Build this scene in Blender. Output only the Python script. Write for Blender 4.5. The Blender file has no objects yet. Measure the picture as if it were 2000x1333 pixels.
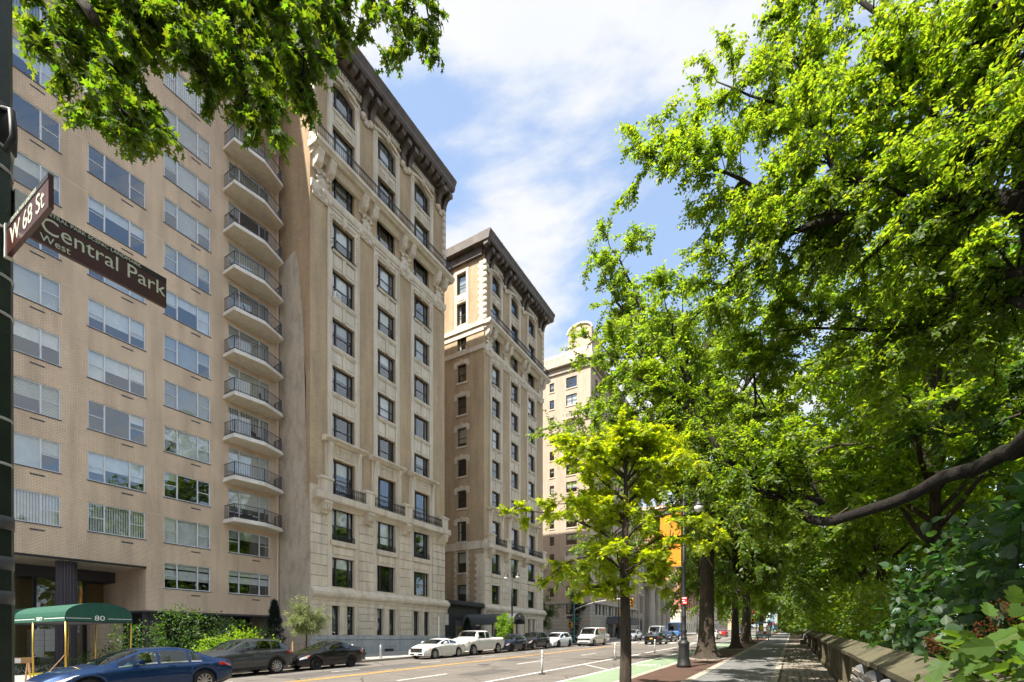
import bpy, math, random
import numpy as np
from mathutils import Vector, Matrix
random.seed(7); RNG = np.random.default_rng(11)
scene = bpy.context.scene
col = scene.collection
R = math.radians

# ------------------------------------------------------------------ camera, sky, sun, exposure
CAM_Z = 1.9
cam_d = bpy.data.cameras.new('camera'); cam = bpy.data.objects.new('camera', cam_d); col.objects.link(cam)
cam.location = (0, 0, CAM_Z); cam.rotation_euler = (R(90), 0, math.atan(548 / 944))
cam_d.sensor_width = 36; cam_d.lens = 944 / 2000 * 36; cam_d.shift_y = (1245 - 666.5) / 2000
cam_d.clip_start = 0.05; cam_d.clip_end = 4000
scene.camera = cam
SUN_EL, SUN_W = R(56), R(15)            # elevation, and how far west of the street's axis (south) the sun stands
scene.view_settings.view_transform = 'Standard'; scene.view_settings.look = 'None'
scene.view_settings.exposure = 2.4; scene.view_settings.gamma = 1; scene.view_settings.use_curve_mapping = False
scene.cycles.use_denoising = True; scene.cycles.use_adaptive_sampling = True; scene.cycles.adaptive_threshold = 0.03
scene.cycles.max_bounces = 8; scene.cycles.diffuse_bounces = 4; scene.cycles.glossy_bounces = 2
scene.cycles.transmission_bounces = 6; scene.cycles.transparent_max_bounces = 8
scene.cycles.caustics_reflective = False; scene.cycles.caustics_refractive = False
scene.cycles.sample_clamp_indirect = 6

sun_dir = Vector((-math.sin(SUN_W) * math.cos(SUN_EL), -math.cos(SUN_W) * math.cos(SUN_EL), math.sin(SUN_EL)))  # towards the sun
sun_l = bpy.data.lights.new('sun', 'SUN'); sun_l.energy = 2.2; sun_l.angle = R(0.55); sun_l.color = (1.0, 0.93, 0.82)
sun = bpy.data.objects.new('sun', sun_l); col.objects.link(sun)
sun.rotation_euler = (-sun_dir).to_track_quat('-Z', 'Y').to_euler()

world = bpy.data.worlds.new('World'); scene.world = world; world.use_nodes = True
def build_world():
    nt = world.node_tree; N = nt.nodes; L = nt.links; N.clear()
    out = N.new('ShaderNodeOutputWorld'); bg = N.new('ShaderNodeBackground'); bg.inputs[1].default_value = 0.084
    sky = N.new('ShaderNodeTexSky'); sky.sky_type = 'NISHITA'; sky.sun_disc = False
    sky.sun_elevation = SUN_EL; sky.sun_rotation = math.atan2(sun_dir.x, sun_dir.y)
    sky.altitude = 20; sky.air_density = 1.0; sky.dust_density = 0.6; sky.ozone_density = 1.6
    tc = N.new('ShaderNodeTexCoord'); sep = N.new('ShaderNodeSeparateXYZ'); L.new(tc.outputs['Generated'], sep.inputs[0])
    zz = N.new('ShaderNodeMath'); zz.operation = 'ADD'; zz.inputs[1].default_value = 0.12
    zm = N.new('ShaderNodeMath'); zm.operation = 'MAXIMUM'; zm.inputs[1].default_value = 0.0
    L.new(sep.outputs[2], zm.inputs[0]); L.new(zm.outputs[0], zz.inputs[0])
    dv = N.new('ShaderNodeVectorMath'); dv.operation = 'DIVIDE'
    cb = N.new('ShaderNodeCombineXYZ'); [L.new(zz.outputs[0], cb.inputs[i]) for i in range(3)]
    L.new(tc.outputs['Generated'], dv.inputs[0]); L.new(cb.outputs[0], dv.inputs[1])
    mp = N.new('ShaderNodeMapping'); mp.inputs['Location'].default_value = (3.1, 1.7, 0); mp.inputs['Rotation'].default_value = (0, 0, R(35)); mp.inputs['Scale'].default_value = (0.9, 1.5, 0.0)
    L.new(dv.outputs[0], mp.inputs[0])
    n1 = N.new('ShaderNodeTexNoise'); n1.inputs['Scale'].default_value = 1.15; n1.inputs['Detail'].default_value = 9; n1.inputs['Roughness'].default_value = 0.57; n1.inputs['Distortion'].default_value = 0.25
    L.new(mp.outputs[0], n1.inputs['Vector'])
    rp = N.new('ShaderNodeValToRGB'); rp.color_ramp.elements[0].position = 0.41; rp.color_ramp.elements[1].position = 0.52
    rp.color_ramp.interpolation = 'EASE'
    L.new(n1.outputs['Fac'], rp.inputs[0])
    n2 = N.new('ShaderNodeTexNoise'); n2.inputs['Scale'].default_value = 3.2; n2.inputs['Detail'].default_value = 6
    L.new(mp.outputs[0], n2.inputs['Vector'])
    cr = N.new('ShaderNodeValToRGB'); cr.color_ramp.elements[0].position = 0.3; cr.color_ramp.elements[1].position = 0.7
    cr.color_ramp.elements[0].color = (2.0, 2.1, 2.25, 1); cr.color_ramp.elements[1].color = (2.3, 2.31, 2.33, 1)
    L.new(n2.outputs['Fac'], cr.inputs[0])
    # thin high haze whitens the sky towards the horizon
    hz = N.new('ShaderNodeMapRange'); hz.inputs[1].default_value = 0.0; hz.inputs[2].default_value = 0.55; hz.inputs[3].default_value = 0.80; hz.inputs[4].default_value = 0.30
    L.new(sep.outputs[2], hz.inputs[0])
    tint = N.new('ShaderNodeMixRGB'); tint.blend_type = 'MULTIPLY'; tint.inputs[0].default_value = 1; tint.inputs[2].default_value = (0.76, 0.79, 0.79, 1)
    L.new(sky.outputs[0], tint.inputs[1])
    m0 = N.new('ShaderNodeMixRGB'); m0.inputs[2].default_value = (1.75, 2.0, 2.35, 1); L.new(hz.outputs[0], m0.inputs[0]); L.new(tint.outputs[0], m0.inputs[1])
    m1 = N.new('ShaderNodeMixRGB'); L.new(rp.outputs[0], m1.inputs[0]); L.new(m0.outputs[0], m1.inputs[1]); L.new(cr.outputs[0], m1.inputs[2])
    L.new(m1.outputs[0], bg.inputs[0]); L.new(bg.outputs[0], out.inputs[0])
build_world()

# ------------------------------------------------------------------ materials
class NT:
    def __init__(s, name):
        s.m = bpy.data.materials.new(name); s.m.use_nodes = True; s.t = s.m.node_tree; s.N = s.t.nodes; s.L = s.t.links
        s.p = s.N['Principled BSDF']; s.out = s.N['Material Output']
    def n(s, typ, **kw):
        o = s.N.new('ShaderNode' + typ)
        for k, v in kw.items():
            if k.startswith('_'): o.inputs[k[1:].replace('_', ' ')].default_value = v
            else: setattr(o, k, v)
        return o
    def l(s, a, b): s.L.new(a, b)
    def pos(s, kind='world'):
        if kind == 'world': return s.n('NewGeometry').outputs['Position']
        return s.n('TexCoord').outputs['Object']
    def ramp(s, fac, stops, interp='LINEAR'):
        r = s.n('ValToRGB'); e = r.color_ramp.elements; r.color_ramp.interpolation = interp
        while len(e) < len(stops): e.new(0.5)
        for i, (p, c) in enumerate(stops):
            e[i].position = p; e[i].color = (c[0], c[1], c[2], 1) if not isinstance(c, (int, float)) else (c, c, c, 1)
        s.l(fac, r.inputs[0]); return r.outputs[0]
    def noise(s, vec, scale, detail=4, rough=0.55, dist=0.0):
        o = s.n('TexNoise', _Scale=scale, _Detail=detail, _Roughness=rough, _Distortion=dist); s.l(vec, o.inputs['Vector']); return o.outputs['Fac']
    def mix(s, f, a, b, mode='MIX'):
        o = s.n('MixRGB', blend_type=mode)
        for i, v in enumerate((f, a, b)):
            if hasattr(v, 'is_output'): s.l(v, o.inputs[i])
            elif i == 0: o.inputs[0].default_value = v
            else: o.inputs[i].default_value = (v[0], v[1], v[2], 1)
        return o.outputs[0]
    def scale(s, vec, sc):
        o = s.n('Mapping'); o.inputs['Scale'].default_value = sc; s.l(vec, o.inputs[0]); return o.outputs[0]
    def bump(s, h, strength=0.3, dist=0.02):
        b = s.n('Bump', _Strength=strength, _Distance=dist); s.l(h, b.inputs['Height']); s.l(b.outputs[0], s.p.inputs['Normal']); return b
    def col(s, c): s.l(c, s.p.inputs['Base Color'])
    def setp(s, **kw):
        for k, v in kw.items(): s.p.inputs[k.replace('_', ' ')].default_value = v

M = {}
def plain(name, c, rough=0.6, metal=0.0, var=0.12, scale=3.0, coat=0.0, bump=0.0, kind='object', spec=0.5):
    """one-colour surface with uneven tone and roughness"""
    t = NT(name); v = t.pos(kind)
    f = t.noise(v, scale, 5); f2 = t.noise(v, scale * 9, 3)
    lo = tuple(max(0, x * (1 - var)) for x in c); hi = tuple(min(1, x * (1 + var)) for x in c)
    a = t.ramp(f, [(0.3, lo), (0.7, hi)])
    t.col(t.mix(0.12, a, t.ramp(f2, [(0.3, lo), (0.7, hi)])))
    t.setp(Roughness=rough, Metallic=metal)
    t.p.inputs['Coat Weight'].default_value = coat; t.p.inputs['Coat Roughness'].default_value = 0.04
    t.p.inputs['Specular IOR Level'].default_value = spec
    if bump: t.bump(f2, bump, 0.01)
    M[name] = t.m; return t

def brick_mat(name, c1, c2, mortar, bw=0.2, rh=0.067, ms=0.010, stain=0.35, bias=0.0, offset=0.5):
    t = NT(name); p = t.pos()
    s = t.n('SeparateXYZ'); t.l(p, s.inputs[0]); ad = t.n('Math', operation='ADD'); t.l(s.outputs[0], ad.inputs[0]); t.l(s.outputs[1], ad.inputs[1])
    cb = t.n('CombineXYZ'); t.l(ad.outputs[0], cb.inputs[0]); t.l(s.outputs[2], cb.inputs[1])
    b = t.n('TexBrick', offset=offset); t.l(cb.outputs[0], b.inputs['Vector'])
    for k, v in (('Scale', 1.0), ('Mortar Size', ms), ('Mortar Smooth', 0.2), ('Bias', bias), ('Brick Width', bw), ('Row Height', rh)): b.inputs[k].default_value = v
    b.inputs['Color1'].default_value = (*c1, 1); b.inputs['Color2'].default_value = (*c2, 1); b.inputs['Mortar'].default_value = (*mortar, 1)
    # weathering: broad patches and vertical rain streaks
    st = t.noise(t.scale(p, (0.9, 0.9, 0.12)), 1.6, 6, 0.6); big = t.noise(p, 0.35, 5)
    c = t.mix(stain, b.outputs['Color'], t.ramp(st, [(0.35, 0.55), (0.58, 1.05)]), 'MULTIPLY')
    c = t.mix(stain, c, t.ramp(big, [(0.3, 0.72), (0.6, 1.06)]), 'MULTIPLY')
    fine = t.noise(p, 22, 3); c = t.mix(0.35, c, t.ramp(fine, [(0.3, 0.68), (0.7, 1.2)]), 'MULTIPLY')
    t.col(c); t.setp(Roughness=0.9); t.p.inputs['Specular IOR Level'].default_value = 0.2
    inv = t.n('Math', operation='SUBTRACT'); inv.inputs[0].default_value = 1.0; t.l(b.outputs['Fac'], inv.inputs[1])
    t.bump(inv.outputs[0], 0.5, 0.008); M[name] = t.m

def stone_mat(name, c, dark=0.55, streak=0.5, grain=14, rough=0.85, warm=(1.0, 0.93, 0.82), zs=0.16):
    t = NT(name); p = t.pos()
    a = t.noise(p, 0.8, 6, 0.6); b = t.noise(t.scale(p, (1.6, 1.6, zs)), 1.3, 6, 0.6); g = t.noise(p, grain, 4)
    base = t.ramp(a, [(0.3, tuple(x * 0.84 for x in c)), (0.7, tuple(min(1, x * 1.1) for x in c))])
    base = t.mix(t.noise(p, 0.33, 3), base, tuple(c[i] * warm[i] for i in range(3)))
    base = t.mix(streak, base, t.ramp(b, [(0.34, dark), (0.56, 1.0)]), 'MULTIPLY')
    base = t.mix(0.4, base, t.ramp(g, [(0.3, 0.8), (0.7, 1.15)]), 'MULTIPLY')
    r = t.n('ObjectInfo'); base = t.mix(0.22, base, t.ramp(r.outputs['Random'], [(0.0, 0.72), (1.0, 1.18)]), 'MULTIPLY')
    t.col(base); t.setp(Roughness=rough); t.p.inputs['Specular IOR Level'].default_value = 0.25
    t.bump(g, 0.25, 0.01); M[name] = t.m; return t

brick_mat('party_brick', (0.50, 0.345, 0.20), (0.40, 0.27, 0.15), (0.44, 0.35, 0.25), 0.22, 0.075, 0.012, 0.5)
brick_mat('tan_brick', (0.645, 0.46, 0.31), (0.58, 0.41, 0.275), (0.80, 0.68, 0.54), 0.215, 0.072, 0.013, 0.42)
brick_mat('buff_brick', (0.56, 0.425, 0.27), (0.47, 0.35, 0.22), (0.50, 0.40, 0.28), 0.30, 0.05, 0.008, 0.40)
brick_mat('pale_brick', (0.50, 0.385, 0.29), (0.43, 0.325, 0.245), (0.55, 0.47, 0.38), 0.21, 0.07, 0.012, 0.25)
brick_mat('red_brick', (0.42, 0.15, 0.09), (0.35, 0.12, 0.075), (0.45, 0.30, 0.23), 0.21, 0.07, 0.012, 0.2)
brick_mat('brown_brick', (0.30, 0.17, 0.12), (0.25, 0.14, 0.10), (0.34, 0.26, 0.2), 0.21, 0.07, 0.012, 0.2)
stone_mat('limestone', (0.70, 0.635, 0.54)); stone_mat('granite', (0.46, 0.485, 0.50), 0.6, 0.55, 30, 0.8, (1, 1, 1))
stone_mat('terracotta', (0.70, 0.65, 0.565), 0.55, 0.4, 18)
stone_mat('stucco', (0.54, 0.475, 0.395), 0.55, 0.5, 4, 0.95, zs=0.8)
stone_mat('grey_stone', (0.46, 0.43, 0.39), 0.6, 0.4)
stone_mat('white_concrete', (0.80, 0.79, 0.77), 0.72, 0.4, 9)
stone_mat('wall_stone', (0.17, 0.14, 0.098), 0.3, 0.8, 9, 0.95, (0.85, 0.95, 0.75))
stone_mat('coping_stone', (0.135, 0.118, 0.085), 0.35, 0.75, 16, 0.95, (.85, .95, .7), 0.8)
stone_mat('kerb_granite', (0.36, 0.33, 0.29), 0.6, 0.4, 26)
stone_mat('concrete', (0.36, 0.34, 0.31), 0.7, 0.3, 12)
stone_mat('cobble', (0.235, 0.215, 0.19), 0.6, 0.35, 24)
plain('cornice_copper', (0.095, 0.075, 0.062), 0.55, 0.0, 0.45, 1.2, bump=0.2, kind='world')
plain('soffit_paint', (0.66, 0.58, 0.45), 0.8, kind='world')
plain('aluminium', (0.66, 0.69, 0.73), 0.45, 0.0, 0.08)
plain('black_frame', (0.018, 0.019, 0.021), 0.45)
plain('black_iron', (0.016, 0.017, 0.018), 0.5, 0.0, 0.3)
plain('green_black_paint', (0.012, 0.020, 0.016), 0.35, 0.0, 0.4, 6, bump=0.3)
plain('rail_grey', (0.07, 0.07, 0.08), 0.5)
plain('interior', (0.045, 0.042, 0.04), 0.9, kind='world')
plain('blind_white', (0.80, 0.80, 0.77), 0.8); plain('blind_cream', (0.66, 0.63, 0.53), 0.8); plain('blind_grey', (0.36, 0.39, 0.41), 0.8)
plain('dark_purple_tile', (0.055, 0.045, 0.06), 0.45)
plain('awning_green', (0.012, 0.085, 0.055), 0.75, 0, 0.15); plain('awning_grey', (0.075, 0.08, 0.085), 0.75)
plain('lettering_white', (0.82, 0.82, 0.80), 0.6, var=0.03)
plain('brass', (0.55, 0.36, 0.07), 0.35, 0.8, 0.2)
plain('street_green', (0.012, 0.09, 0.07), 0.45)
plain('signal_yellow', (0.78, 0.38, 0.015), 0.45); plain('signal_black', (0.01, 0.01, 0.01), 0.5)
plain('sign_brown', (0.055, 0.012, 0.007), 0.28, 0, 0.15, 8, spec=0.6); plain('sign_cream', (0.62, 0.66, 0.50), 0.5, var=0.05)
plain('sign_red', (0.55, 0.015, 0.02), 0.4); plain('sign_white', (0.78, 0.78, 0.76), 0.5, var=0.04)
plain('banner_orange', (0.74, 0.23, 0.004), 0.7, var=0.08); plain('banner_black', (0.03, 0.015, 0.005), 0.8)
plain('lamp_glass', (0.75, 0.73, 0.68), 0.3)
plain('hydrant_black', (0.012, 0.012, 0.013), 0.4)
plain('steel', (0.45, 0.45, 0.44), 0.4, 0.6)
plain('bench_wood', (0.23, 0.205, 0.18), 0.75, 0, 0.3, 8, bump=0.4); plain('bench_concrete', (0.17, 0.175, 0.18), 0.85, 0, 0.25, 9)
plain('tyre', (0.012, 0.012, 0.013), 0.85); plain('rim_silver', (0.50, 0.50, 0.50), 0.28, 0.9, 0.06); plain('rim_dark', (0.05, 0.05, 0.055), 0.35, 0.8)
plain('car_trim', (0.015, 0.015, 0.016), 0.55); plain('chrome', (0.65, 0.65, 0.66), 0.12, 1.0, 0.03)
plain('lamp_red', (0.42, 0.012, 0.012), 0.15, coat=1); plain('lamp_clear', (0.62, 0.63, 0.65), 0.1, 0.2, coat=1); plain('lamp_amber', (0.75, 0.16, 0.01), 0.2, coat=1)
plain('plate_yellow', (0.72, 0.42, 0.03), 0.5); plain('plate_white', (0.7, 0.7, 0.7), 0.5)
for nm, c, mt in (('blue', (0.002, 0.028, 0.105), 0.35), ('graphite', (0.07, 0.075, 0.08), 0.6), ('black', (0.004, 0.004, 0.0045), 0.0), ('white', (0.74, 0.73, 0.70), 0.0),
                  ('navy', (0.012, 0.018, 0.05), 0.4), ('ice', (0.62, 0.69, 0.78), 0.1), ('silver', (0.42, 0.46, 0.50), 0.6), ('truck_blue', (0.02, 0.12, 0.42), 0.1), ('red', (0.45, 0.02, 0.03), 0.1)):
    plain('paint_' + nm, c, 0.38, mt, 0.04, 2.0, coat=0.8, spec=0.25)
plain('orange_print', (0.72, 0.25, 0.05), 0.5); plain('red_print', (0.6, 0.02, 0.02), 0.5)
plain('cart_blue', (0.14, 0.32, 0.45), 0.5); plain('cart_white', (0.72, 0.72, 0.72), 0.5)
plain('paper_box', (0.62, 0.62, 0.60), 0.8); plain('tape_yellow', (0.75, 0.60, 0.02), 0.6); plain('wood_post', (0.42, 0.25, 0.11), 0.8)
plain('flower_white', (0.62, 0.65, 0.52), 0.8); plain('flower_brown', (0.26, 0.085, 0.03), 0.9, var=0.4)
plain('skin', (0.4, 0.22, 0.15), 0.6); plain('shirt_teal', (0.06, 0.2, 0.25), 0.8); plain('hair_dark', (0.02, 0.014, 0.01), 0.7)
plain('interior_warm', (0.22, 0.15, 0.06), 0.8, kind='world')

def glass_mat(name, refl=0.30, tint=(0.55, 0.62, 0.66), rough=0.015, body=(0.02, 0.025, 0.03), wav=0.0):
    """window pane: part mirror, part see-through"""
    t = NT(name); t.N.remove(t.p)
    gl = t.n('BsdfGlossy'); gl.inputs['Roughness'].default_value = rough; gl.inputs['Color'].default_value = (0.85, 0.93, 1.0, 1)
    tr = t.n('BsdfTransparent'); tr.inputs['Color'].default_value = (*tint, 1)
    fr = t.n('LayerWeight'); fr.inputs['Blend'].default_value = 0.35
    mr = t.n('MapRange'); mr.inputs[3].default_value = refl; mr.inputs[4].default_value = 0.9; t.l(fr.outputs['Facing'], mr.inputs[0])
    pw = t.n('Math', operation='POWER'); pw.inputs[1].default_value = 2.5; t.l(fr.outputs['Facing'], pw.inputs[0]); t.l(pw.outputs[0], mr.inputs[0])
    if wav:
        nz = t.noise(t.pos(), 1.1, 2); b = t.n('Bump', _Strength=wav, _Distance=0.05); t.l(nz, b.inputs['Height']); t.l(b.outputs[0], gl.inputs['Normal'])
    mx = t.n('MixShader'); t.l(mr.outputs[0], mx.inputs[0]); t.l(tr.outputs[0], mx.inputs[1]); t.l(gl.outputs[0], mx.inputs[2]); t.l(mx.outputs[0], t.out.inputs[0])
    M[name] = t.m
glass_mat('window_glass', 0.19, (0.88, 0.92, 0.93), wav=0.05)
glass_mat('old_glass', 0.17, (0.86, 0.90, 0.90), wav=0.09)
glass_mat('car_glass', 0.10, (0.42, 0.46, 0.46))

def asphalt(name, c, tracks=False, crack=True):
    t = NT(name); p = t.pos()
    g = t.noise(p, 90, 3); m = t.noise(p, 1.1, 6, 0.6); lg = t.noise(t.scale(p, (1.6, 0.08, 1)), 0.9, 5)
    base = t.ramp(m, [(0.3, tuple(x * 0.82 for x in c)), (0.7, tuple(x * 1.14 for x in c))])
    base = t.mix(0.45, base, t.ramp(lg, [(0.35, 0.72), (0.6, 1.08)]), 'MULTIPLY')
    base = t.mix(0.5, base, t.ramp(g, [(0.25, 0.55), (0.75, 1.4)]), 'MULTIPLY')
    if crack:
        v = t.n('TexVoronoi', feature='DISTANCE_TO_EDGE', _Scale=0.33); nz = t.n('TexNoise', _Scale=1.2, _Detail=5.0); t.l(p, nz.inputs['Vector'])
        mxv = t.mix(0.35, p, nz.outputs['Color'], 'ADD'); t.l(mxv, v.inputs['Vector'])
        base = t.mix(0.7, base, t.ramp(v.outputs['Distance'], [(0.004, 0.25), (0.014, 1.0)]), 'MULTIPLY')
    t.col(base); t.setp(Roughness=0.88); t.bump(g, 0.35, 0.004); M[name] = t.m
asphalt('asphalt', (0.155, 0.138, 0.122)); asphalt('road_patch', (0.098, 0.09, 0.083), crack=False); asphalt('path_asphalt', (0.165, 0.165, 0.165), crack=False)
def worn_paint(name, c, under=(0.15, 0.135, 0.12), wear=0.42):
    t = NT(name); p = t.pos(); n = t.noise(p, 7, 7, 0.7); n2 = t.noise(p, 1.2, 4)
    ad = t.n('Math', operation='ADD'); t.l(n, ad.inputs[0]); t.l(n2, ad.inputs[1]); hf = t.n('Math', operation='MULTIPLY'); hf.inputs[1].default_value = 0.5; t.l(ad.outputs[0], hf.inputs[0])
    f = t.ramp(hf.outputs[0], [(wear - 0.05, 0.0), (wear + 0.04, 1.0)])
    t.col(t.mix(f, under, t.ramp(n2, [(0.3, tuple(x * 0.85 for x in c)), (0.7, c)]))); t.setp(Roughness=0.75); M[name] = t.m
worn_paint('road_white', (0.72, 0.71, 0.68), wear=0.38); worn_paint('road_yellow', (0.62, 0.36, 0.06), wear=0.38); worn_paint('lane_green', (0.225, 0.30, 0.195), wear=0.40)
def paver_mat(name, c1, c2, mortar, bw, rh, ms):
    t = NT(name); p = t.pos(); b = t.n('TexBrick'); t.l(p, b.inputs['Vector'])
    for k, v in (('Scale', 1.0), ('Mortar Size', ms), ('Brick Width', bw), ('Row Height', rh), ('Bias', 0.0)): b.inputs[k].default_value = v
    b.inputs['Color1'].default_value = (*c1, 1); b.inputs['Color2'].default_value = (*c2, 1); b.inputs['Mortar'].default_value = (*mortar, 1)
    c = t.mix(0.5, b.outputs['Color'], t.ramp(t.noise(p, 1.7, 6), [(0.3, 0.6), (0.7, 1.1)]), 'MULTIPLY')
    t.col(c); t.setp(Roughness=0.9); t.bump(b.outputs['Fac'], -0.4, 0.006); M[name] = t.m
paver_mat('red_pavers', (0.11, 0.055, 0.038), (0.085, 0.045, 0.032), (0.05, 0.035, 0.03), 0.2, 0.1, 0.008)
paver_mat('slab_paving', (0.38, 0.37, 0.35), (0.34, 0.33, 0.31), (0.16, 0.15, 0.14), 1.5, 1.5, 0.012)
t = NT('soil'); p_ = t.pos(); t.col(t.ramp(t.noise(p_, 3, 6), [(0.3, (0.03, 0.022, 0.014)), (0.6, (0.06, 0.045, 0.03)), (0.75, (0.05, 0.06, 0.02))])); t.setp(Roughness=1.0); M['soil'] = t.m

def bark_mat(name, c):
    t = NT(name); p = t.pos(); w = t.noise(t.scale(p, (11, 11, 1.5)), 1.6, 7, 0.68, 0.8); b = t.noise(p, 2, 4)
    cc = t.ramp(w, [(0.32, tuple(x * 0.35 for x in c)), (0.5, c), (0.7, tuple(min(1, x * 1.5) for x in c))])
    t.col(t.mix(0.5, cc, t.ramp(b, [(0.3, 0.6), (0.7, 1.1)]), 'MULTIPLY')); t.setp(Roughness=0.95); t.bump(w, 1.0, 0.08); M[name] = t.m
bark_mat('bark', (0.066, 0.050, 0.036)); bark_mat('bark_dark', (0.015, 0.011, 0.008)); bark_mat('bark_grey', (0.13, 0.11, 0.09))

def leaf_mat(name, c, trans, var=0.25, rough=0.55, hue=0.03, tw=0.5):
    """leaf: diffuse + light shining through + a waxy sheen; every leaf a shade of its own"""
    t = NT(name); t.N.remove(t.p)
    g = t.n('NewGeometry'); r = g.outputs['Random Per Island']
    def vary(cc):
        hs = t.n('HueSaturation'); hs.inputs['Color'].default_value = (*cc, 1)
        a = t.n('MapRange'); a.inputs[3].default_value = 0.5 - hue; a.inputs[4].default_value = 0.5 + hue; t.l(r, a.inputs[0]); t.l(a.outputs[0], hs.inputs['Hue'])
        m = t.n('Math', operation='MULTIPLY'); m.inputs[1].default_value = 7.31; t.l(r, m.inputs[0]); fr = t.n('Math', operation='FRACT'); t.l(m.outputs[0], fr.inputs[0])
        b = t.n('MapRange'); b.inputs[3].default_value = 1 - var; b.inputs[4].default_value = 1 + var; t.l(fr.outputs[0], b.inputs[0]); t.l(b.outputs[0], hs.inputs['Value'])
        return hs.outputs[0]
    d = t.n('BsdfDiffuse'); t.l(vary(c), d.inputs['Color']); tr = t.n('BsdfTranslucent'); t.l(vary(trans), tr.inputs['Color'])
    mx = t.n('MixShader'); mx.inputs[0].default_value = tw; t.l(d.outputs[0], mx.inputs[1]); t.l(tr.outputs[0], mx.inputs[2])
    gl = t.n('BsdfGlossy'); gl.inputs['Roughness'].default_value = rough; gl.inputs['Color'].default_value = (0.9, 0.95, 1, 1)
    m2 = t.n('MixShader'); m2.inputs[0].default_value = 0.025; t.l(mx.outputs[0], m2.inputs[1]); t.l(gl.outputs[0], m2.inputs[2]); t.l(m2.outputs[0], t.out.inputs[0])
    M[name] = t.m
leaf_mat('leaf_oak', (0.064, 0.105, 0.009), (0.22, 0.35, 0.010), .3, tw=.56)
leaf_mat('leaf_elm', (0.096, 0.156, 0.015), (0.37, 0.53, 0.015), 0.34, hue=.025, tw=.62)
leaf_mat('leaf_street', (0.088, 0.144, 0.024), (0.32, 0.47, 0.022), 0.34, 0.45, hue=.025, tw=.6)
leaf_mat('leaf_young', (0.21, 0.28, 0.010), (0.62, 0.73, 0.010), 0.25, hue=.025, tw=.62)
leaf_mat('leaf_big', (0.040, 0.085, 0.028), (0.09, 0.20, 0.025), 0.25, 0.5)
leaf_mat('leaf_hydrangea', (0.08, 0.15, 0.02), (0.22, 0.36, 0.02), 0.25)
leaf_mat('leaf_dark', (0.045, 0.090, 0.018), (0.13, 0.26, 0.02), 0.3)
leaf_mat('leaf_conifer', (0.012, 0.028, 0.018), (0.02, 0.04, 0.02), 0.3)
leaf_mat('leaf_lime', (0.16, 0.28, 0.01), (0.34, 0.52, 0.01), 0.2)
leaf_mat('leaf_pale', (0.26, 0.30, 0.13), (0.36, 0.42, 0.14), 0.2)

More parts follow.
